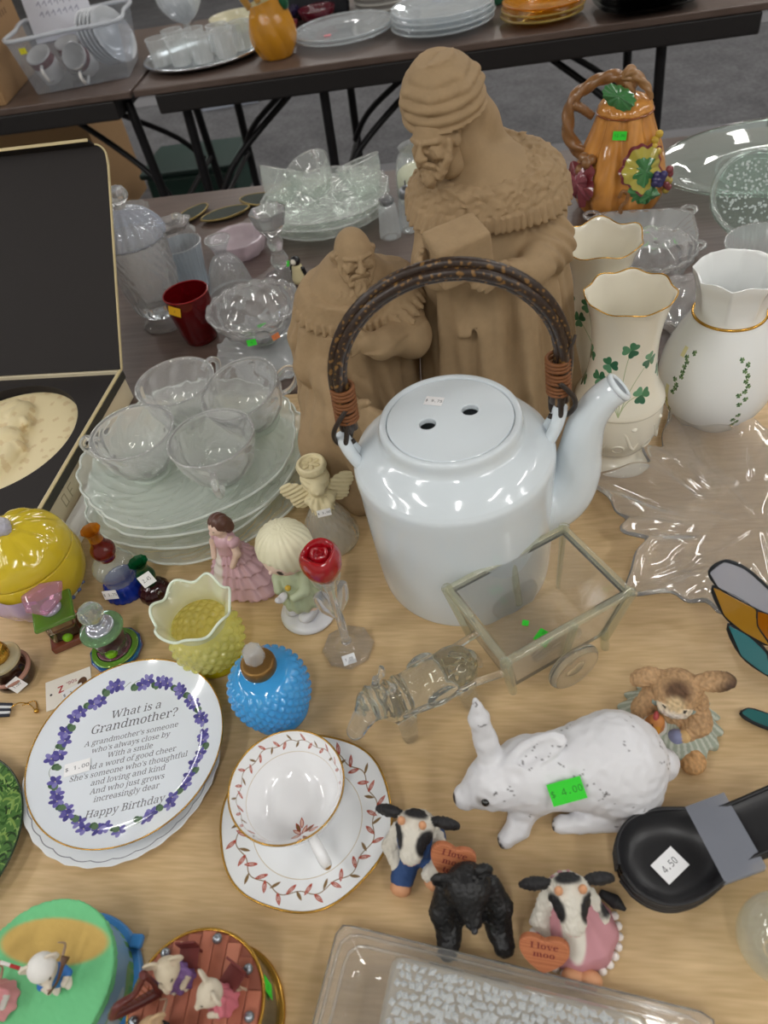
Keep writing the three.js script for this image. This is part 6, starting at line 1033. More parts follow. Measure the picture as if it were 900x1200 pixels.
{
  const t = thing('music_box', 'round wooden-deck music box with concert mice, harp and silver beads', 'music box', [-0.217, TABLE, -0.089], 0);
  part('base', lathe(smooth([[0, 0], [0.0490, 0], [0.0505, 0.0025], [0.0490, 0.006], [0, 0.006]], 3), 64), GOLD, t);
  part('drum', lathe(smooth([[0.047, 0.006], [0.0465, 0.02], [0.046, 0.036], [0.0465, 0.049]], 4), 64), glaze(0x23261a, { roughness: 0.25 }), t);
  part('gold_rim', at(new THREE.TorusGeometry(0.0468, 0.0014, 10, 80), 0, 0.0505, 0, PI / 2), GOLD, t);
  // deck planks
  const deckTones = [0xb06a52, 0xa8624a, 0xb8735a, 0xa05c46];
  for (let i = 0; i < 9; i++) { const x0 = -0.045 + i * 0.01, x1 = x0 + 0.0096, xc = (x0 + x1) / 2, L = sqrt(max(0.0001, 0.0455 ** 2 - max(abs(x0), abs(x1)) ** 2 * 0.985)); if (abs(xc) > 0.0445) continue; part('plank', box(0.0096, 0.004, 2 * L, 0.0006, 1), M({ color: deckTones[i % 4], roughness: 0.55 }), t, [xc, 0.0515, 0]); }
  part('deck_bed', lathe([[0, 0.0475], [0.0455, 0.0475], [0.0455, 0.0512], [0, 0.0512]], 64), M({ color: 0x8a4e3c, roughness: 0.6 }), t);
  for (const a of [2.95, 2.15, 1.45, 0.75, 3.9, 5.0]) part('silver_bead', new THREE.SphereGeometry(0.0036, 16, 12), M({ color: 0x9aa0a8, metalness: 0.85, roughness: 0.25 }), t, [0.0405 * sin(a), 0.0562, 0.0405 * cos(a)]);
  const chairM = M({ color: 0x6a2a26, roughness: 0.5 });
  for (const [x, z, a] of [[-0.008, -0.026, 0.1], [0.026, -0.016, -0.5]]) { const c = new THREE.Group(); c.name = 'chair'; t.add(c); c.position.set(x, 0.0535, z); c.rotation.y = a; part('seat', box(0.014, 0.0016, 0.013, 0.0005), chairM, c, [0, 0.008, 0]); part('backrest', box(0.014, 0.012, 0.0016, 0.0005), chairM, c, [0, 0.0145, -0.0066]); for (const [lx, lz] of [[-1, -1], [1, -1], [-1, 1], [1, 1]]) part('leg', box(0.0014, 0.008, 0.0014, 0.0003), chairM, c, [lx * 0.006, 0.004, lz * 0.0055]); }
  const m1 = mouse(t, [-0.014, 0.0535, -0.016], 0.3, 0x7d5f96, { fur: 0xc9bca4, dress: 0.0095 }); m1.scale.setScalar(1.15);
  const m2 = mouse(t, [0.020, 0.0535, -0.004], -0.8, 0xc9707c, { fur: 0xcfc4b0, dress: 0.0095 }); m2.scale.setScalar(1.15);
  const m3 = mouse(t, [-0.016, 0.0535, 0.018], 0.5, 0x1c1a20, { fur: 0xb99c78 }); m3.scale.setScalar(1.15);
  const m4 = mouse(t, [0.008, 0.0535, 0.026], -0.5, 0x3c3a44, { fur: 0xd6d0c8 }); m4.scale.setScalar(1.05);
  const harpM = M({ color: 0x5e2a26, roughness: 0.35 });
  const hp = new THREE.Group(); hp.name = 'harp'; t.add(hp); hp.position.set(-0.034, 0.0535, 0.0); hp.rotation.set(0, 0.7, 0);
  part('neck', sweep([[-0.018, 0.018, 0], [-0.010, 0.026, 0], [0.0, 0.024, 0], [0.010, 0.034, 0], [0.014, 0.040, 0]], [0.003, 0.0028, 0.0022, 0.0022, 0.003], 8, 5), harpM, hp);
  part('column', sweep([[0.014, 0.040, 0], [0.013, 0.02, 0], [0.010, 0.002, 0]], [0.0022, 0.002, 0.0028], 8, 4), harpM, hp);
  part('soundboard', sweep([[-0.018, 0.018, 0], [-0.006, 0.010, 0], [0.010, 0.002, 0]], [0.003, 0.0038, 0.004], 8, 4), harpM, hp);
  for (let i = 0; i < 8; i++) { const u = (i + 1) / 9; part('string', sweep([[lerp(-0.018, 0.012, u), lerp(0.019, 0.036, u * u), 0], [lerp(-0.016, 0.010, u), lerp(0.016, 0.003, u), 0]], 0.0003, 4, 1), GOLD, hp); }
  part('winding_knob', new THREE.SphereGeometry(0.006, 16, 12), M({ color: 0x0e0e10, roughness: 0.3 }), t, [0.0475, 0.012, 0.022]);
  sticker(t, '5', 0.016, 0.010, [0.0440, 0.036, -0.016], [0.93, 0.05, -0.3], 1.4, GREEN, '#1f7a22');
}
// ---------- cut glass on the dark table ----------
{
  const cut = glassBlock(0xffffff, 0xe8eef2, 0.2, { roughness: 0.01, transmission: 0.87 });
  const thin = (tr = 0.8, c = 0xf2f6f7) => glassSheet(c, { transmission: tr, roughness: 0.04 });
  const shine = thin(0.84), pale = thin(0.76, 0xf0f5f1);
  const flute = (n, k, y0 = -1, y1 = 9) => (t, v, r, y) => [r * (1 + (y > y0 && y < y1 ? k * cos(n * t) : 0)), y];
  const cutwork = (n, m, k, y0, y1) => (t, v, r, y) => { const w = y > y0 && y < y1 ? 1 : 0; return [r + w * k * (abs(((t * n / PI + y * m) % 2 + 2) % 2 - 1) + abs(((t * n / PI - y * m) % 2 + 2) % 2 - 1) - 1), y]; };
  const G = 'cut glass on the dark table';
  // lidded urn
  const u = thing('crystal_urn', 'covered crystal urn with a fluted dome lid beside the open box', 'urn', [-0.533, TABLE, -1.048], 0, G);
  part('foot', lathe(smooth([[0, 0], [0.034, 0], [0.036, 0.004], [0.026, 0.012], [0.022, 0.020], [0, 0.022]], 5), 48, flute(12, 0.03)), cut, u);
  const up = [...smooth([[0, 0.020], [0.022, 0.019], [0.034, 0.030], [0.040, 0.055], [0.045, 0.095], [0.048, 0.130], [0.049, 0.148]], 7), ...smooth([[0.045, 0.148], [0.043, 0.125], [0.039, 0.09], [0.033, 0.06], [0.022, 0.046], [0, 0.042]], 5)], un = 43;
  part('bowl', lathe(up, 112, (t, v, r, y) => v * (up.length - 1) < un ? [r * (1 + 0.07 * abs(sin(t * 8)) * sstep(0.12, 0.08, y) * sstep(0.02, 0.035, y)) + (y > 0.085 ? 0.0022 * (abs(sin(t * 12 + y * 160)) + abs(sin(t * 12 - y * 160)) - 1) : 0), y] : [r, y]), cut, u);
  part('lid', lathe(smooth([[0.050, 0.149], [0.052, 0.152], [0.047, 0.168], [0.034, 0.184], [0.018, 0.193], [0.008, 0.196]], 6), 96, flute(18, 0.06)), glassSheet(0xeaf0fb, { transmission: 0.74, roughness: 0.02 }), u);
  part('finial', lathe(smooth([[0, 0.194], [0.009, 0.196], [0.008, 0.200], [0.015, 0.207], [0.018, 0.215], [0.014, 0.224], [0.008, 0.222], [0, 0.221]], 5), 40, flute(10, 0.08)), cut, u);
  // second vase behind it
  const v = thing('crystal_vase', 'fluted crystal vase standing behind the covered urn', 'vase', [-0.605, TABLE, -1.195], 0, G);
  part('body', lathe(smooth([[0, 0.004], [0.03, 0.002], [0.032, 0.006], [0.026, 0.02], [0.030, 0.06], [0.034, 0.10], [0.045, 0.13]], 6), 80, flute(14, 0.03)), shine, v);
  // ruby tumbler
  const r = thing('ruby_tumbler', 'deep red glass tumbler with an orange price sticker', 'tumbler', [-0.456, TABLE, -0.992], 0);
  part('cup', lathe(smooth([[0, 0.004], [0.024, 0.002], [0.026, 0.004], [0.031, 0.03], [0.0345, 0.06], [0.0345, 0.082]], 6), 48), glassSheet(0x7a0a12, { transmission: 0.6, roughness: 0.04 }), r);
  part('lip', at(new THREE.TorusGeometry(0.0345, 0.001, 8, 56), 0, 0.082, 0, PI / 2), glaze(0x8a1218), r);
  part('base', lathe(smooth([[0, 0], [0.024, 0], [0.026, 0.003], [0.024, 0.006], [0, 0.006]], 3), 40), glassSheet(0x5a060c, { transmission: 0.4 }), r);
  sticker(r, '2', 0.021, 0.014, [-0.012, 0.070, 0.0335], [-0.3, 0.15, 1], -0.2, '#e6b21c', '#8a5a10');
  // fluted tumbler with blue tint
  const f = thing('fluted_tumbler', 'clear ribbed glass tumbler standing behind the red glass', 'tumbler', [-0.508, TABLE, -1.150], 0, G);
  part('cup', lathe(smooth([[0, 0.004], [0.024, 0.003], [0.026, 0.006], [0.029, 0.04], [0.034, 0.075], [0.036, 0.085]], 6), 96, flute(30, 0.025, 0.006)), thin(0.72, 0xdde8f0), f);
  part('lip', at(new THREE.TorusGeometry(0.036, 0.0014, 8, 56), 0, 0.085, 0, PI / 2), cut, f);
  // bell shaped decanter
  const d = thing('glass_bell', 'clear bell-shaped glass with a flared collar and ball neck', 'decanter', [-0.430, TABLE, -1.120], 0, G);
  part('body', lathe(smooth([[0.042, 0.0], [0.043, 0.004], [0.037, 0.02], [0.030, 0.048], [0.020, 0.066], [0.010, 0.076], [0.012, 0.084], [0.018, 0.094], [0.020, 0.100]], 7), 64), thin(0.8), d);
  part('foot_ring', at(new THREE.TorusGeometry(0.0425, 0.0018, 8, 56), 0, 0.002, 0, PI / 2), cut, d); part('lip', at(new THREE.TorusGeometry(0.020, 0.0016, 8, 40), 0, 0.100, 0, PI / 2), cut, d);
  // faceted candlestick
  const c = thing('crystal_candlestick', 'faceted crystal candlestick with a wide square cup', 'candlestick', [-0.347, TABLE, -1.155], 0.4, G);
  const oct = (n) => (t, vv, rr, y) => { const s = 2 * PI / n, q = ((t % s) + s) % s - s / 2; return [rr / cos(q), y]; };
  part('foot', lathe(smooth([[0, 0], [0.034, 0], [0.034, 0.006], [0.016, 0.016], [0.010, 0.024], [0, 0.026]], 2), 48, oct(8)), cut, c);
  part('stem', lathe(smooth([[0, 0.024], [0.010, 0.024], [0.015, 0.038], [0.009, 0.052], [0.013, 0.066], [0.009, 0.078], [0, 0.08]], 2), 48, oct(8)), cut, c);
  part('cup', lathe([[0, 0.078], [0.012, 0.080], [0.024, 0.098], [0.029, 0.122], [0.026, 0.122], [0.019, 0.100], [0, 0.094]], 48, oct(8)), cut, c);
  sticker(c, '4', 0.012, 0.012, [0.022, 0.030, 0.020], [0.6, 0.4, 0.7], 0.4, GREEN, '#1f7a22');
  // scalloped cut bowls
  function cutBowl(name, label, pos, R, h, rot = 0) {
    const o = thing(name, label, 'bowl', pos, rot, G);
    const nO = 9 * 5 + 1, prof = [...smooth([[0, 0.004], [R * 0.4, 0.004], [R * 0.48, 0.008], [R * 0.75, h * 0.45], [R * 0.94, h * 0.85], [R, h]], 9), ...smooth([[R - 0.003, h + 0.001], [R * 0.88, h * 0.85], [R * 0.68, h * 0.5], [R * 0.4, 0.013], [0, 0.011]], 5)];
    part('bowl', lathe(prof, 144, (t, vv, rr, y) => { const out = vv * (prof.length - 1) < nO; const q = out ? cutwork(9, 90, 0.0040, h * 0.12, h * 0.9)(t, vv, rr, y)[0] : rr; return [q, y + 0.004 * abs(sin(t * 9)) * sstep(h * 0.75, h, y)]; }), cut, o);
    part('foot', lathe(smooth([[0, 0], [R * 0.42, 0], [R * 0.44, 0.003], [R * 0.4, 0.006], [0, 0.007]], 3), 64, flute(24, 0.02)), cut, o);
    part('rim_bead', (() => { const L = []; for (let i = 0; i < 108; i++) { const a = i / 108 * 2 * PI; L.push([R * sin(a), h + 0.004 * abs(sin(a * 9)), R * cos(a)]); } return sweep(L, 0.0020, 6, 1, { closed: true }); })(), cut, o);
    return o;
  }
  const b1 = cutBowl('crystal_bowl', 'round cut crystal bowl with green and orange price stickers', [-0.345, TABLE + 0.016, -0.958], 0.070, 0.052);
  part('price_sticker', new THREE.BoxGeometry(0.014, 0.0003, 0.012), stickerMat('6', GREEN, '#1f7a22'), b1, [0.0, 0.0088, -0.012], [0, 0.4, 0]);
  sticker(b1, '6', 0.014, 0.009, [0.004, 0.030, 0.063], [0.05, 0.3, 1], 0.1, GREEN, '#1f7a22'); sticker(b1, '2', 0.012, 0.008, [0.036, 0.026, 0.046], [0.6, 0.3, 0.8], 0.2, '#ee8a52', '#7a3a10');
  const pl = thing('crystal_plate', 'scalloped crystal plate under the cut crystal bowl', 'plate', [-0.318, TABLE, -0.935], 0.3, G);
  part('plate_body', lathe(smooth([[0, 0.004], [0.05, 0.004], [0.07, 0.007], [0.088, 0.013], [0.094, 0.0145]], 7), 150, (t, vv, rr, y) => [rr * (1 + 0.03 * sstep(0.06, 0.094, rr) * cos(16 * t)), y + 0.002 * sstep(0.05, 0.094, rr) * cos(32 * t)]), thin(0.68), pl);
  part('foot', lathe([[0, 0], [0.045, 0], [0.046, 0.003], [0, 0.0035]], 48), cut, pl);
  const b2 = cutBowl('crystal_bowl', 'deep cut crystal bowl with an orange price sticker behind the cream vases', [0.236, TABLE, -1.035], 0.062, 0.056, 0.4);
  sticker(b2, '3', 0.013, 0.010, [-0.012, 0.036, 0.055], [-0.2, 0.4, 1], 0, '#f0763a', '#7a3a10');
  const b3 = cutBowl('crystal_bowl', 'low star-cut crystal bowl squeezed beside the white bulbous vase', [0.275, TABLE, -0.905], 0.066, 0.045, 0.1);
  // square pressed dish
  const sq = thing('glass_relish_dish', 'square pressed glass dish with looped corners before the pumpkin teapot', 'dish', [0.245, TABLE, -1.160], -0.1, G);
  part('dish', grid(120, 10, (uu, vv) => { const t = uu * 2 * PI, n = 5, s = 1 / pow(pow(abs(cos(t)), n) + pow(abs(sin(t)), n), 1 / n), k = vv; return [0.080 * s * k * sin(t), 0.003 + 0.022 * sstep(0.55, 1, k) + 0.0015 * cos(t * 24) * sstep(0.3, 0.6, k), 0.062 * s * k * cos(t)]; }, { closeU: true }), thin(0.7), sq);
  part('rim_bead', (() => { const L = []; for (let i = 0; i < 96; i++) { const t = i / 96 * 2 * PI, s = 1 / pow(pow(abs(cos(t)), 5) + pow(abs(sin(t)), 5), 0.2); L.push([0.080 * s * sin(t), 0.025, 0.062 * s * cos(t)]); } return sweep(L, 0.0022, 6, 1, { closed: true }); })(), cut, sq);
  for (const [x, z] of [[-1, -1], [1, -1], [1, 1], [-1, 1]]) part('corner_loop', at(new THREE.TorusGeometry(0.012, 0.003, 8, 24), x * 0.076, 0.024, z * 0.058, PI / 2), cut, sq);
  part('price_sticker', new THREE.BoxGeometry(0.018, 0.0003, 0.012), stickerMat('3', GREEN, '#1f7a22'), sq, [0.018, 0.0056, 0.0], [0, 0.2, 0]);
  // oval platter
  const ov = thing('glass_platter', 'large oval clear glass platter with a smooth wide rim', 'platter', [0.500, TABLE, -1.375], 0.25, G);
  const ovS = [0.200, 0.150];
  part('platter', grid(120, 12, (uu, vv) => { const t = uu * 2 * PI, k = vv; return [ovS[0] * k * sin(t), 0.006 + 0.022 * sstep(0.6, 1, k), ovS[1] * k * cos(t)]; }, { closeU: true }), thin(0.8, 0xe8f4ee), ov);
  part('rim_bead', (() => { const L = []; for (let i = 0; i < 96; i++) { const t = i / 96 * 2 * PI; L.push([ovS[0] * sin(t), 0.028, ovS[1] * cos(t)]); } return sweep(L, 0.0026, 8, 1, { closed: true }); })(), glassBlock(0xffffff, 0x9ccab0, 0.03), ov);
  part('foot_ring', at(new THREE.TorusGeometry(0.09, 0.003, 8, 64), 0, 0.003, 0, PI / 2, 0, 0), cut, ov);
  // disc of bubbled glass leaning up
  const bu = thing('bubble_glass_disc', 'round glass disc full of trapped bubbles leaning on the ribbed bowl', 'ornament', [0.412, TABLE, -1.160], 0, G);
  const D = new THREE.Group(); D.name = 'disc'; bu.add(D); D.position.set(0, 0.056, -0.012); D.rotation.x = PI / 2 - 0.75; D.scale.setScalar(1.22);
  part('glass', lathe(smooth([[0, -0.006], [0.050, -0.006], [0.055, -0.003], [0.055, 0.004], [0.050, 0.007], [0, 0.007]], 3), 64), thin(0.94, 0xeaf4f0), D);
  const rb = rng(21), bl = []; for (let i = 0; i < 230; i++) { const a = rb() * 2 * PI, rr = 0.045 * sqrt(rb()); bl.push(at(new THREE.SphereGeometry(0.0008 + rb() * 0.0013, 8, 6), rr * sin(a), 0.0078, rr * cos(a))); }
  part('bubbles', join(bl), M({ color: 0xe9f1ef, roughness: 0.05, transmission: 0.4 }), D).userData.kind = 'stuff';
  part('rim_ring', at(new THREE.TorusGeometry(0.052, 0.003, 8, 64), 0, 0.004, 0, PI / 2), cut, D);
  // ribbed bowl
  const rw = thing('ribbed_bowl', 'low vertical-ribbed clear glass bowl before the bubbled disc', 'bowl', [0.402, TABLE, -1.045], 0, G);
  part('bowl', lathe(smooth([[0, 0.004], [0.045, 0.003], [0.05, 0.008], [0.056, 0.03], [0.060, 0.044]], 6), 144, flute(44, 0.02, 0.006)), thin(0.7), rw);
  part('rim_bead', at(new THREE.TorusGeometry(0.060, 0.0016, 8, 72), 0, 0.044, 0, PI / 2), cut, rw);
  part('price_sticker', new THREE.BoxGeometry(0.014, 0.0003, 0.010), stickerMat('3', GREEN, '#1f7a22'), rw, [0.0, 0.0048, 0.012]);
  // far stack of pale snack plates and cups
  const far = snackPlate(0.118), farBead = rimBead(0.118, () => 0.0205, snackScal, 0.0018);
  for (let k = 0; k < 3; k++) { const o = thing('snack_plate', ['lowest pale glass snack plate of the stack on the dark table', 'middle pale glass snack plate of the stack on the dark table', 'uppermost pale glass snack plate of the stack on the dark table'][k], 'plate', [-0.300 + k * 0.004, TABLE + 0.001 + k * 0.015, -1.365], k * 0.4, 'snack plates on the dark table'); part('plate_body', far, pale, o); part('rim_bead', farBead, cut, o); }
  const cupP = smooth([[0, 0.004], [0.02, 0.002], [0.0225, 0.005], [0.030, 0.018], [0.038, 0.038], [0.042, 0.058]], 5), cupG = lathe(cupP, 56, (t, vv, rr, y) => [rr + 0.0006 * sin(t * 11 + 80 * y), y]), lip = at(new THREE.TorusGeometry(0.042, 0.0013, 8, 60), 0, 0.058, 0, PI / 2);
  const hd = sweep([[0, 0.046, 0.038], [0, 0.050, 0.054], [0, 0.034, 0.058], [0, 0.020, 0.034]], 0.003, 8, 5);
  [[-0.388, 0.036, -1.385, 0.5, 2.6, 'pale punch cup on its side at the end of the far snack plates'], [-0.295, 0.060, -1.350, -0.9, 0.6, 'pale punch cup tipped towards the bald king on the far snack plates'], [-0.212, 0.038, -1.375, 0.35, 4.0, 'pale punch cup with scalloped lip on the far snack plates next to the shakers']].forEach(([x, y, z, lean, a, l]) => { const o = thing('punch_cup', l, 'cup', [x, TABLE + y, z], a, 'punch cups on the dark table'); o.rotation.set(lean, a, 0, 'YXZ'); part('bowl', cupG, pale, o); part('lip', lip, cut, o); part('handle', hd, cut, o); });
  // shakers
  const metal = M({ color: 0x8c8e92, metalness: 0.9, roughness: 0.3 });
  [[-0.168, -1.270, 'fluted glass shaker without a metal cap behind the standing king'], [-0.134, -1.290, 'fluted glass shaker with a pewter cap behind the standing king']].forEach(([x, z, l], i) => { const o = thing('salt_shaker', l, 'shaker', [x, TABLE, z], 0, 'salt shakers on the dark table'); part('body', lathe(smooth([[0, 0.002], [0.017, 0], [0.019, 0.004], [0.017, 0.03], [0.015, 0.056], [0.012, 0.062]], 5), 60, flute(10, 0.06)), thin(0.75), o); if (i) { part('cap', lathe(smooth([[0.0125, 0.060], [0.0135, 0.066], [0.011, 0.075], [0.004, 0.080], [0, 0.081]], 5), 30), metal, o); part('finial', sweep([[0, 0.080, 0], [0, 0.090, 0]], [0.0016, 0.001], 8, 2), metal, o); } else part('stopper', lathe(smooth([[0.012, 0.062], [0.013, 0.068], [0.008, 0.074], [0, 0.075]], 4), 20, oct(8)), cut, o); });
  // jar lamp globe, cream card leaning behind
  const jar = thing('glass_jar', 'tall clear glass jar with cream filling behind the standing king', 'jar', [-0.115, TABLE, -1.400], 0, G);
  part('jar', lathe(smooth([[0, 0.003], [0.042, 0], [0.046, 0.006], [0.046, 0.06], [0.040, 0.085], [0.034, 0.096], [0.036, 0.104]], 5), 60), thin(0.78), jar);
  part('filling', lathe(smooth([[0, 0.005], [0.040, 0.005], [0.042, 0.02], [0.042, 0.058], [0.03, 0.066], [0, 0.068]], 4), 48), M({ color: 0xd6d2ac, roughness: 0.7 }), jar);
  // penguin
  const pg = thing('penguin_figurine', 'small glass penguin figurine with a pale belly and dark head', 'figurine', [-0.313, TABLE, -1.130], -0.4);
  const pb = new Clay(); pb.k = 0.004; pb.limb([0, 0.014, 0], [0, 0.032, 0], 0.013, 0.009, 0xd0c49a).ball([0, 0.045, 0.001], [0.0085, 0.008, 0.0085], 0x16161a, 0.003).limb([0, 0.045, 0.008], [0, 0.043, 0.016], 0.0032, 0.001, 0x2a2420, 0.002); for (const q of [-1, 1]) pb.limb([q * 0.011, 0.032, 0], [q * 0.015, 0.012, -0.002], 0.0035, 0.0025, 0x1c1c20, 0.002); pb.spot([0, 0.046, 0.009], [0.0055, 0.005, 0.004], 0xd9d2c4, 0.2); pb.fn((x, y, z) => y, 0xd0c49a, 0.0005, true);
  part('body', pb.mesh([-0.022, 0, -0.018], [0.022, 0.058, 0.02], 0.0013), painted({ roughness: 0.25 }), pg);
  sticker(pg, '1', 0.009, 0.009, [-0.014, 0.04, 0.004], [-0.5, 0.5, 0.8], 0.3, GREEN, '#1f7a22');
  // gilt leaf tray and small trinkets
  const gl = thing('gilt_leaf_tray', 'gilt wire leaf tray with smoky glass panels', 'tray', [-0.50, TABLE, -1.46], 0.2);
  const gilt = M({ color: 0x8d7a4a, metalness: 0.8, roughness: 0.4 });
  [[-0.09, 0.0, 0.04, 0.9], [-0.02, 0.03, 0.045, 0.2], [0.06, 0.0, 0.05, -0.5], [0.14, -0.02, 0.045, -0.2]].forEach(([x, z, s, a]) => { const pts = []; for (let i = 0; i < 20; i++) { const q = i / 20 * 2 * PI; pts.push([s * cos(q) * (1 + 0.12 * cos(2 * q)), s * 0.55 * sin(q)]); } const m = new THREE.Group(); m.name = 'leaf'; gl.add(m); m.position.set(x, 0.008, z); m.rotation.set(0, a, 0); part('leaf_glass', at(extrude(pts, 0.002, 0.0004), 0, 0, 0, -PI / 2), M({ color: 0x5c625c, roughness: 0.08, transmission: 0.4 }), m); part('leaf_wire', sweep(pts.map(p => [p[0], 0.001, p[1]]), 0.0024, 6, 1, { closed: true }), gilt, m); });
  const tr = thing('glass_trinket', 'small lumpy clear glass candle holder behind the urn', 'trinket', [-0.600, TABLE, -1.355], 0, G);
  part('body', lathe(smooth([[0, 0], [0.034, 0], [0.038, 0.01], [0.030, 0.022], [0.036, 0.034], [0.026, 0.036], [0, 0.012]], 5), 60, flute(6, 0.10)), cut, tr);
  const tr2 = thing('glass_ashtray', 'round frosted glass ashtray with a pink tint near the candlestick', 'ashtray', [-0.447, TABLE, -1.265], 0, G);
  part('body', lathe(smooth([[0, 0.004], [0.04, 0.003], [0.046, 0.01], [0.052, 0.034], [0.046, 0.034], [0.038, 0.012], [0, 0.010]], 5), 60, flute(12, 0.02)), thin(0.6, 0xeadfe4), tr2);
}
// ---------- pumpkin teapot ----------
{
  const t = thing('pumpkin_teapot', 'glazed orange pumpkin teapot with twig handle and grape leaves', 'teapot', [0.228, TABLE, -1.300], -0.15);
  const rib = (k) => (a, v, r, y) => [r * (1 - k * pow(abs(cos(a * 4)), 9)), y];
  const orange = dataTex(256, 256, (u, v) => { const n = noise3(u * 8, v * 3, 3) * 14 + noise3(u * 40, v * 8, 1) * 8; return [206 + n, 142 + n * 0.9, 70 + n * 0.6]; });
  const om = glaze(0xffffff, { map: orange, roughness: 0.12 });
  part('body', lathe(smooth([[0, 0.004], [0.055, 0.002], [0.066, 0.010], [0.076, 0.035], [0.075, 0.062], [0.066, 0.095], [0.053, 0.125], [0.045, 0.148], [0.043, 0.156]], 6), 96, rib(0.15), { seam: true }), om, t);
  part('lid', lathe(smooth([[0.043, 0.156], [0.044, 0.160], [0.038, 0.170], [0.024, 0.178], [0.012, 0.182], [0, 0.183]], 5), 64, rib(0.06), { seam: true }), om, t);
  part('lid_seam', at(new THREE.TorusGeometry(0.0438, 0.0014, 8, 64), 0, 0.1565, 0, PI / 2), glaze(0x8a4a20), t);
  const twig = (n) => M({ color: n, roughness: 0.3, clearcoat: 0.4 }), tw = twig(0x8a6038), twist = (a, v) => 1 + 0.16 * sin(a * 3 + v * 40);
  part('twig_handle', sweep([[-0.060, 0.095, 0.01], [-0.082, 0.118, 0.01], [-0.088, 0.150, 0.006], [-0.080, 0.178, 0.0], [-0.055, 0.196, -0.004], [-0.025, 0.206, -0.002], [0.0, 0.200, 0]], [0.011, 0.010, 0.0095, 0.0095, 0.009, 0.009, 0.010], 14, 8, { mod: twist }), tw, t);
  part('twig_handle', sweep([[-0.050, 0.150, 0.0], [-0.068, 0.165, 0.004], [-0.082, 0.172, 0.004]], [0.006, 0.007, 0.008], 12, 6, { mod: twist }), tw, t);
  part('stem_finial', sweep([[0.002, 0.178, 0], [0.004, 0.200, 0], [-0.002, 0.212, 0.002], [0.010, 0.208, 0.006], [0.030, 0.190, 0.012], [0.038, 0.174, 0.014]], [0.012, 0.012, 0.011, 0.008, 0.006, 0.003], 12, 6, { mod: twist }), twig(0x9a7248), t);
  const leafGeo = (s, lob) => grid(60, 8, (u, v) => { const a = u * 2 * PI, r = s * v * (1 + lob * cos(5 * a) + 0.05 * cos(13 * a)); return [r * sin(a), 0.005 * v * v * cos(a * 2) - 0.006 * v * v + 0.0016 * v * cos(5 * a) + 0.0012 * v * cos(10 * a), r * cos(a)]; }, { closeU: true });
  const put = (name, g, m, p, n, sp = 0) => { const o = part(name, g, m, t, p); o.quaternion.setFromUnitVectors(V(0, 1, 0), V(...n).normalize()).multiply(new THREE.Quaternion().setFromAxisAngle(V(0, 1, 0), sp)); return o; };
  const grn = glaze(0x3f7a45, { side: THREE.DoubleSide }), yel = glaze(0xb5a94a, { side: THREE.DoubleSide }), mar = glaze(0x7a3238, { side: THREE.DoubleSide });
  put('leaf', leafGeo(0.021, 0.0), grn, [-0.012, 0.188, 0.034], [-0.2, 0.5, 0.8], 0.9).scale.set(0.75, 1, 1.35);
  put('leaf', leafGeo(0.037, 0.07), mar, [0.036, 0.088, 0.062], [0.45, 0.25, 0.8], 0.3); put('leaf', leafGeo(0.033, 0.07), yel, [0.037, 0.088, 0.0655], [0.45, 0.25, 0.8], 0.3); put('leaf', leafGeo(0.021, 0.1), grn, [0.038, 0.086, 0.069], [0.45, 0.25, 0.8], 0.3);
  put('leaf', leafGeo(0.019, 0.08), grn, [0.030, 0.052, 0.074], [0.35, 0.0, 0.9], 1.0); put('leaf', leafGeo(0.017, 0.08), grn, [0.048, 0.046, 0.068], [0.5, -0.05, 0.8], 2.0);
  put('leaf', leafGeo(0.034, 0.14), mar, [-0.066, 0.062, 0.050], [-0.7, 0.15, 0.65], 0.6); put('leaf', leafGeo(0.022, 0.2), glaze(0x8a4650, { side: THREE.DoubleSide }), [-0.069, 0.066, 0.053], [-0.7, 0.15, 0.65], 1.2);
  const grape = new THREE.SphereGeometry(0.0062, 14, 10), pur = glaze(0x3c3566), rg = rng(31);
  for (let i = 0; i < 14; i++) { const a = rg() * 6.28, q = rg(); part('grape', grape, pur, t, [0.058 + 0.010 * cos(a) * q, 0.072 + 0.012 * sin(a) * q, 0.058 + 0.004 * rg()]); }
  for (let i = 0; i < 8; i++) { const a = rg() * 6.28, q = rg(); part('berry', grape, glaze(i % 2 ? 0xb8a04a : 0x8a4248), t, [0.072 + 0.006 * cos(a) * q, 0.062 + 0.020 * sin(a) * q, 0.040 + 0.006 * rg()]); }
  for (let i = 0; i < 6; i++) part('grape', grape, pur, t, [-0.080 + 0.006 * cos(i * 2.1), 0.055 + 0.012 * sin(i * 1.7), 0.022 + 0.004 * (i % 3)]);
  for (let i = 0; i < 5; i++) part('berry', grape, glaze(0xc9a83c), t, [0.050 + 0.004 * cos(i * 2), 0.130 - 0.010 * i * 0.8, 0.036 + 0.002 * i]);
  part('tendril', sweep([[0.0, 0.050, 0.077], [0.006, 0.060, 0.077], [0.014, 0.056, 0.077], [0.012, 0.044, 0.078], [0.004, 0.034, 0.078], [0.006, 0.022, 0.076]], 0.0028, 8, 6), tw, t);
  for (let i = 0; i < 5; i++) part('twig_knot', new THREE.SphereGeometry(0.009, 10, 8), tw, t, [-0.056 + 0.010 * cos(i * 1.9), 0.092 + 0.010 * sin(i * 2.3), 0.034 + 0.003 * i]);
  sticker(t, '12.00', 0.021, 0.013, [-0.006, 0.136, 0.050], [-0.05, 0.25, 1], -0.05, GREEN, '#1f7a22');
}
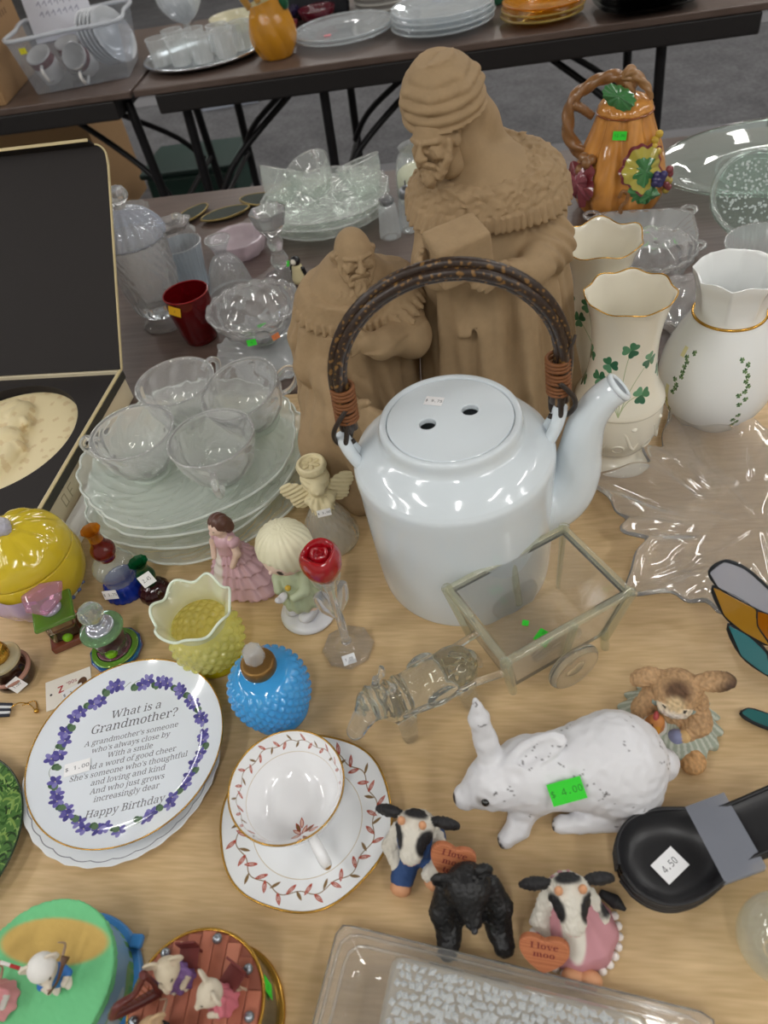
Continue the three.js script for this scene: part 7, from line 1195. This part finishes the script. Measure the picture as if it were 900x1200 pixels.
// ---------- goods on the tables across the aisle ----------
{
  const kraft = M({ color: 0xa8845c, roughness: 0.85 });
  const mark = canvasTex(256, 192, (g, w, h) => { g.fillStyle = '#a8845c'; g.fillRect(0, 0, w, h); g.fillStyle = '#7d5f40'; g.font = 'bold 16px sans-serif'; g.fillText('INDEX', 110, 40); for (let i = 0; i < 9; i++) for (let j = 0; j < 2; j++) g.fillRect(64 + i * 16, 62 + j * 18, 9, 10); });
  const markM = M({ map: mark, roughness: 0.85 });
  const c = thing('cardboard_box', 'tan cardboard carton with printed marks beside the plastic tub', 'box', [-1.650, TABLE, -2.57], 0.14);
  part('carton', box(0.36, 0.34, 0.40, 0.004), [markM, kraft, kraft, kraft, kraft, kraft].length ? kraft : kraft, c, [0, 0.17, 0]);
  part('printed_face', new THREE.BoxGeometry(0.34, 0.32, 0.001), markM, c, [0, 0.17, 0.2008]);
  part('printed_face', new THREE.BoxGeometry(0.001, 0.32, 0.38), markM, c, [0.1808, 0.17, 0]);
  // plastic tub
  const tubM = M({ color: 0xe6eaf0, roughness: 0.12, transmission: 0.86 });
  const t = thing('plastic_tub', 'translucent plastic tub packed with mugs and plates', 'tub', [-1.235, TABLE, -2.585], 0.18);
  const W = 0.17, D = 0.13, H = 0.155;
  const wall = (k, y) => [[-W * k, y, -D * k], [W * k, y, -D * k], [W * k, y, D * k], [-W * k, y, D * k]], lo = wall(0.86, 0.003), hi = wall(1, H), Q = [];
  for (let i = 0; i < 4; i++) { const n = (i + 1) % 4; Q.push(...lo[n], ...lo[i], ...hi[i], ...lo[n], ...hi[i], ...hi[n]); } Q.push(...lo[0], ...lo[1], ...lo[2], ...lo[0], ...lo[2], ...lo[3]);
  const tg = new THREE.BufferGeometry(); tg.setAttribute('position', new THREE.Float32BufferAttribute(Q, 3)); tg.computeVertexNormals();
  part('tub_body', tg, tubM, t);
  part('tub_rim', sweep([[-W, H, -D], [0, H, -D - 0.002], [W, H, -D], [W + 0.002, H, 0], [W, H, D], [0, H, D + 0.002], [-W, H, D], [-W - 0.002, H, 0]], 0.006, 8, 4, { closed: true }), M({ color: 0xe4e8ee, roughness: 0.25, transmission: 0.4 }), t);
  sticker(t, '1', 0.02, 0.016, [-0.13, 0.125, D * 0.985 + 0.001], [0, -0.1, 1], 0, '#e6dc2a', '#8a8410');
  // mugs
  const mugW = glaze(0xe4e2e0), mugR = glaze(0x6a2434);
  const mugL = ['white mug with a maroon band lying against the tub wall', 'white maroon-banded mug upright at the back of the tub', 'white maroon-banded mug with its mouth turned outward in the tub'];
  [[-1.328, 0.060, -2.515, 0.4, 0.3], [-1.275, 0.058, -2.605, 0.15, 1.0], [-1.215, 0.060, -2.525, 1.0, 0.2]].forEach(([x, y, z, lean, a], k) => {
    const o = thing('mug', mugL[k], 'mug', [x, TABLE + y, z], a, 'mugs in the plastic tub'); o.rotation.set(lean, a, 0.2, 'YXZ');
    part('cup', lathe([[0, -0.04], [0.034, -0.04], [0.038, -0.034], [0.039, 0.0], [0.039, 0.045], [0.036, 0.045], [0.035, -0.03], [0, -0.032]], 40), mugW, o);
    part('band', lathe([[0.0393, 0.018], [0.0393, 0.040]], 40), mugR, o);
    part('handle', sweep([[0, 0.03, 0.036], [0, 0.032, 0.060], [0, 0.0, 0.066], [0, -0.022, 0.037]], 0.005, 8, 5), mugW, o);
  });
  for (let k = 0; k < 5; k++) { const o = thing('dinner_plate', 'grey-white plate standing on edge in the plastic tub', 'plate', [-1.130 - k * 0.012, TABLE + 0.094, -2.620 + k * 0.003], 0, 'plates on edge in the tub'); o.rotation.set(0.1, -0.25, -1.15); part('plate_body', dish(smooth([[0, 0.0], [0.05, 0.0], [0.06, 0.004], [0.082, 0.010], [0.08, 0.006], [0.05, -0.003], [0, -0.003]], 3), 48), glaze(0xc9ccd0), o); }
  const pp = canvasTex(256, 192, (g, w, h) => { g.fillStyle = '#dfe1ec'; g.fillRect(0, 0, w, h); g.strokeStyle = '#8d90a8'; g.lineWidth = 3; for (let j = 0; j < 2; j++) for (let i = 0; i < 7; i++) { g.beginPath(); g.moveTo(50 + i * 24, 70 + j * 34); g.lineTo(62 + i * 24, 60 + j * 34); g.lineTo(64 + i * 24, 78 + j * 34); g.stroke(); } });
  const sh = solo('paper_sheet', 'white sheet of paper with pencilled note propped in the tub', 'paper', new THREE.BoxGeometry(0.20, 0.15, 0.0008), M({ map: pp, roughness: 0.8 }), [-1.290, TABLE + 0.175, -2.655], 0.18); sh.rotation.set(-0.25, 0.18, 0.06);
  const bp = thing('plant_pot', 'brown pot standing in the tub behind the paper', 'pot', [-1.215, TABLE + 0.085, -2.690], 0);
  part('pot', lathe(smooth([[0, -0.04], [0.03, -0.04], [0.042, 0.02], [0.046, 0.05], [0.040, 0.05], [0.036, 0.03], [0, 0.025]], 3), 32), glaze(0x8a6a50), bp); part('contents', new THREE.SphereGeometry(0.034, 16, 10), M({ color: 0x6e2c2a, roughness: 0.6 }), bp, [0, 0.024, 0]).scale.set(1, 0.4, 1);
  // silver tray with tumblers
  const sv = M({ color: 0xc9ccd0, metalness: 0.95, roughness: 0.18 });
  const tr = thing('silver_tray', 'oval silver tray holding clear glass tumblers', 'tray', [-0.850, TABLE, -2.600], -0.12);
  tr.scale.set(0.85, 1, 0.9); part('tray_body', grid(80, 8, (u, v) => { const a = u * 2 * PI, k = v; return [0.225 * k * sin(a), 0.004 + 0.014 * sstep(0.8, 1, k), 0.19 * k * cos(a)]; }, { closeU: true }), sv, tr);
  part('tray_rim', (() => { const L = []; for (let i = 0; i < 72; i++) { const a = i / 72 * 2 * PI; L.push([0.225 * sin(a), 0.018, 0.19 * cos(a)]); } return sweep(L, 0.004, 8, 1, { closed: true }); })(), sv, tr);
  const tg0 = lathe(smooth([[0, 0.003], [0.026, 0.002], [0.030, 0.008], [0.031, 0.04], [0.034, 0.075]], 5), 56, (a, v, r, y) => [r * (1 + 0.03 * cos(16 * a)), y]), tm = glassSheet(0xf2f4f4, { transmission: 0.7, roughness: 0.05 }), lip = at(new THREE.TorusGeometry(0.034, 0.0016, 6, 40), 0, 0.075, 0, PI / 2);
  const spots = [[-1.00, -2.565], [-0.925, -2.535], [-0.850, -2.530], [-0.775, -2.545], [-0.970, -2.640], [-0.890, -2.615], [-0.810, -2.620], [-0.735, -2.615]];
  spots.forEach(([x0, z]) => { const x = x0 * 0.95 - 0.025; const o = thing('tumbler', 'clear ribbed tumbler standing on the silver tray', 'tumbler', [x, TABLE + 0.005, z], 0, 'tumblers on the silver tray'); part('cup', tg0, tm, o); part('lip', lip, tm, o); });
  // goblet, bowls and mixed china behind
  const gb = thing('crystal_goblet', 'large cut crystal goblet behind the silver tray', 'goblet', [-0.960, TABLE, -2.840], 0);
  part('foot', lathe(smooth([[0, 0], [0.04, 0], [0.04, 0.004], [0.012, 0.016], [0.010, 0.05], [0, 0.055]], 4), 40), tm, gb); part('bowl', lathe(smooth([[0.010, 0.05], [0.04, 0.07], [0.068, 0.11], [0.075, 0.15]], 6), 72, (a, v, r, y) => [r * (1 + 0.04 * abs(sin(a * 10 + y * 60))), y]), glassSheet(0xe9eef2, { transmission: 0.62 }), gb);
  const china = (name, label, x, z, R, h, col, y = 0) => { const o = thing(name, label, 'bowl', [x, TABLE + y, z], 0); part('bowl', lathe(smooth([[0, 0.004], [R * 0.5, 0], [R * 0.6, 0.006], [R * 0.9, h * 0.6], [R, h], [R * 0.95, h], [R * 0.8, h * 0.5], [R * 0.4, 0.014], [0, 0.012]], 4), 48), glaze(col), o); return o; };
  china('china_bowl', 'cream bowl with leaf trim behind the tumblers', -0.80, -2.86, 0.085, 0.05, 0xd6d0b4); china('china_bowl', 'dark purple bowl behind the shell pitcher', -0.625, -2.835, 0.055, 0.05, 0x2a2040); china('china_bowl', 'maroon bowl at the handle side of the shell pitcher', -0.598, -2.685, 0.045, 0.045, 0x6e1c2c); china('china_bowl', 'maroon dish behind the shell pitcher spout', -0.505, -2.790, 0.06, 0.05, 0x5c1626); china('china_bowl', 'pale green dish beside the dark purple bowl', -0.735, -2.775, 0.045, 0.035, 0xb9c4a4); china('china_bowl', 'white lace-edged dish beside the tumblers', -0.685, -2.735, 0.043, 0.03, 0xd9d6d2);
  const books = thing('dark_case', 'dark fabric case standing behind the shell pitcher', 'case', [-0.520, TABLE, -2.940], 0.1); part('case', box(0.20, 0.15, 0.10, 0.01), M({ color: 0x23242a, roughness: 0.7 }), books, [0, 0.075, 0]);
  const crate = thing('wicker_basket', 'grey ribbed basket behind the glass platters', 'basket', [-0.290, TABLE, -2.900], 0.1); part('basket', lathe([[0, 0], [0.10, 0], [0.11, 0.16], [0.105, 0.16], [0.095, 0.01], [0, 0.01]], 48, (a, v, r, y) => [r * (1 + 0.02 * cos(40 * a)), y]), M({ color: 0x9a9894, roughness: 0.6 }), crate);
  for (let k = 0; k < 9; k++) part('hoop', at(new THREE.TorusGeometry(0.103 + k * 0.001, 0.004, 6, 40), 0, 0.012 + k * 0.017, 0, PI / 2), M({ color: 0xb0aea8, roughness: 0.6 }), crate);
  // shell pitcher
  const sp = thing('shell_pitcher', 'mustard yellow swirled shell pitcher with a green tip', 'pitcher', [-0.595, TABLE, -2.505], 0.1);
  part('body', lathe(smooth([[0, 0.003], [0.042, 0], [0.052, 0.012], [0.066, 0.05], [0.064, 0.09], [0.052, 0.128], [0.050, 0.145]], 7), 96, (a, v, r, y) => [r * (1 + 0.055 * abs(sin(a * 4 + y * 26))), y + (y > 0.12 ? 0.012 * cos(a - 1.2) : 0)]), glaze(0xc98a20), sp);
  part('inside', lathe(smooth([[0.047, 0.142], [0.044, 0.11], [0, 0.10]], 4), 40), glaze(0xc9c09a), sp);
  part('handle', sweep([[-0.050, 0.13, 0], [-0.066, 0.165, 0], [-0.056, 0.190, 0], [-0.030, 0.168, 0.01], [-0.020, 0.145, 0.02]], [0.010, 0.011, 0.011, 0.010, 0.008], 10, 6), glaze(0xb98a3c), sp);
  part('tip', at(new THREE.SphereGeometry(0.022, 20, 14), 0.048, 0.142, 0.02, 0, 0, 0.3, [0.8, 1.2, 0.8]), glaze(0x1d5a3c), sp);
  part('spout', sweep([[0.030, 0.145, 0.02], [0.050, 0.165, 0.02], [0.062, 0.178, 0.018]], [0.012, 0.009, 0.004], 10, 5), glaze(0xb98a3c), sp);
  // glass platters
  const clearP = glassSheet(0xeef2f4, { transmission: 0.7, roughness: 0.06 });
  const plat = (R) => lathe(smooth([[0, 0.004], [R * 0.6, 0.004], [R * 0.8, 0.010], [R, 0.020]], 6), 96, (a, v, r, y) => [r * (1 + 0.012 * cos(24 * a)), y + 0.001 * cos(48 * a) * (r > R * 0.6 ? 1 : 0)]);
  const p1 = plat(0.15), p2 = plat(0.15), bead = (R) => at(new THREE.TorusGeometry(R, 0.003, 6, 80), 0, 0.020, 0, PI / 2);
  const pl = [['lower clear glass platter of the pair behind the turban king', 0], ['upper clear glass platter of the pair with a pink sticker', 0.012]];
  pl.forEach(([l, y], i) => { const o = thing('glass_platter', l, 'platter', [-0.400, TABLE + y, -2.605], i * 0.1, 'clear platters across the aisle'); part('platter', p1, clearP, o); part('rim_bead', bead(0.15), clearP, o); if (i) part('price_sticker', new THREE.BoxGeometry(0.022, 0.0004, 0.016), stickerMat('4', '#e0848c', '#7a2a34'), o, [-0.05, 0.006, 0.02]); });
  ['lowest scalloped glass plate of the tall stack across the aisle', 'second scalloped glass plate of the tall stack across the aisle', 'third scalloped glass plate of the tall stack across the aisle', 'top scalloped glass plate of the tall stack across the aisle'].forEach((l, k) => { const o = thing('glass_plate', l, 'plate', [-0.098 + 0.004 * (k % 2), TABLE + k * 0.014, -2.555], k * 0.2, 'stack of scalloped glass plates'); part('plate_body', p2, clearP, o); part('rim_bead', bead(0.15), clearP, o); });
  const amb = glassSheet(0xd9921c, { transmission: 0.55, roughness: 0.06 }), amb2 = glassSheet(0xd6c06a, { transmission: 0.6, roughness: 0.06 });
  const pa = plat(0.115), ab = bead(0.115);
  [['lower amber-yellow glass plate of the stack', amb2, 0], ['middle amber-yellow glass plate of the stack', amb2, 0.014], ['top deep amber glass plate of the stack', amb, 0.030]].forEach(([l, m, y], k) => { const o = thing('amber_plate', l, 'plate', [0.185 + 0.004 * k, TABLE + y, -2.505], 0.2 * k, 'amber plates across the aisle'); part('plate_body', pa, m, o); part('rim_bead', ab, m, o); });
  const gc = thing('green_cup', 'green cup holding yellow fruit beside the amber plates', 'cup', [0.055, TABLE, -2.740], 0); part('cup', lathe(smooth([[0, 0.002], [0.03, 0], [0.038, 0.03], [0.042, 0.07], [0.038, 0.07], [0, 0.05]], 4), 32), glaze(0x1d5a3c), gc); part('fruit', new THREE.SphereGeometry(0.038, 20, 14), glaze(0xd6a81c), gc, [0, 0.078, 0]);
  const blk = glaze(0x17171a, { roughness: 0.25 }), sq = (k) => { const n = 4; return grid(64, 8, (u, v) => { const a = u * 2 * PI, s = 1 / pow(pow(abs(cos(a)), n) + pow(abs(sin(a)), n), 1 / n); return [0.135 * s * v * sin(a), 0.004 + 0.018 * sstep(0.6, 1, v), 0.12 * s * v * cos(a)]; }, { closeU: true }); }, bs = sq();
  for (let k = 0; k < 5; k++) { const o = solo('black_plate', ['bottom black square plate of the stack', 'second black square plate of the stack', 'third black square plate of the stack', 'fourth black square plate of the stack', 'top black square plate of the stack'][k], 'plate', bs, M({ color: 0x17171a, roughness: 0.25, side: THREE.DoubleSide }), [0.465 + 0.003 * (k % 2), TABLE + 0.0 + k * 0.011, -2.480], 0.12, 'black plates across the aisle'); }
  const bb = thing('blue_carton', 'small blue and white carton behind the glass plates', 'carton', [-0.075, TABLE, -2.860], 0.2); part('carton', box(0.12, 0.06, 0.05, 0.003), M({ color: 0x2b6fb0, roughness: 0.5 }), bb, [0, 0.03, 0]);
  // under the tables
  const uc = thing('cardboard_box', 'open cardboard carton on the floor under the dark folding table', 'box', [-1.86, 0, -3.38], 0.0);
  part('carton', box(0.46, 0.45, 0.36, 0.004), kraft, uc, [0, 0.225, 0]);
  const gb2 = thing('storage_bin', 'dark green plastic storage bin on the floor under the tables', 'bin', [-1.27, 0, -3.36], 0.0);
  part('bin_body', box(0.40, 0.17, 0.30, 0.02), M({ color: 0x173a30, roughness: 0.5 }), gb2, [0, 0.085, 0]); part('bin_lid', box(0.43, 0.025, 0.33, 0.01), M({ color: 0x14302a, roughness: 0.5 }), gb2, [0, 0.183, 0]);
  const wb = thing('carton_stack', 'pale blue carton on the floor beyond the tables', 'carton', [-1.45, 0, -4.75], 0.1); part('carton', box(0.34, 0.16, 0.3, 0.004), M({ color: 0xb4bccb, roughness: 0.8 }), wb, [0, 0.08, 0]);
  const wb2 = thing('carton_stack', 'second pale carton on the floor beyond the crossed table legs', 'carton', [-0.95, 0, -4.85], 0.0); part('carton', box(0.34, 0.14, 0.3, 0.004), M({ color: 0xaeb4c0, roughness: 0.8 }), wb2, [0, 0.07, 0]);
  const bx = thing('cardboard_box', 'brown cardboard carton on the floor behind the pumpkin teapot', 'box', [0.20, 0, -2.15], 0.0); part('carton', box(0.34, 0.30, 0.26, 0.004), kraft, bx, [0, 0.15, 0]);
  // folding chair beside the aisle
  const ch = thing('folding_chair', 'black metal folding chair standing at the end of the far table', 'chair', [1.18, 0, -2.75], -0.4);
  for (const s of [-1, 1]) { part('leg', sweep([[s * 0.2, 0.8, -0.2], [s * 0.2, 0.45, -0.02], [s * 0.2, 0.012, 0.22]], 0.012, 8, 5), ironMat, ch); part('leg', sweep([[s * 0.18, 0.45, 0.14], [s * 0.18, 0.2, -0.05], [s * 0.18, 0.012, -0.2]], 0.012, 8, 5), ironMat, ch); }
  part('seat', box(0.38, 0.02, 0.36, 0.008), ironMat, ch, [0, 0.455, 0.02]); part('backrest', box(0.40, 0.18, 0.02, 0.008), ironMat, ch, [0, 0.72, -0.165], [-0.45, 0, 0]); part('cross_bar', sweep([[-0.2, 0.2, 0.115], [0.2, 0.2, 0.115]], 0.009, 8, 2), ironMat, ch);
}
scene.traverse(o => { if (o.isMesh) { o.castShadow = true; o.receiveShadow = true; } });
renderer.render(scene, camera);
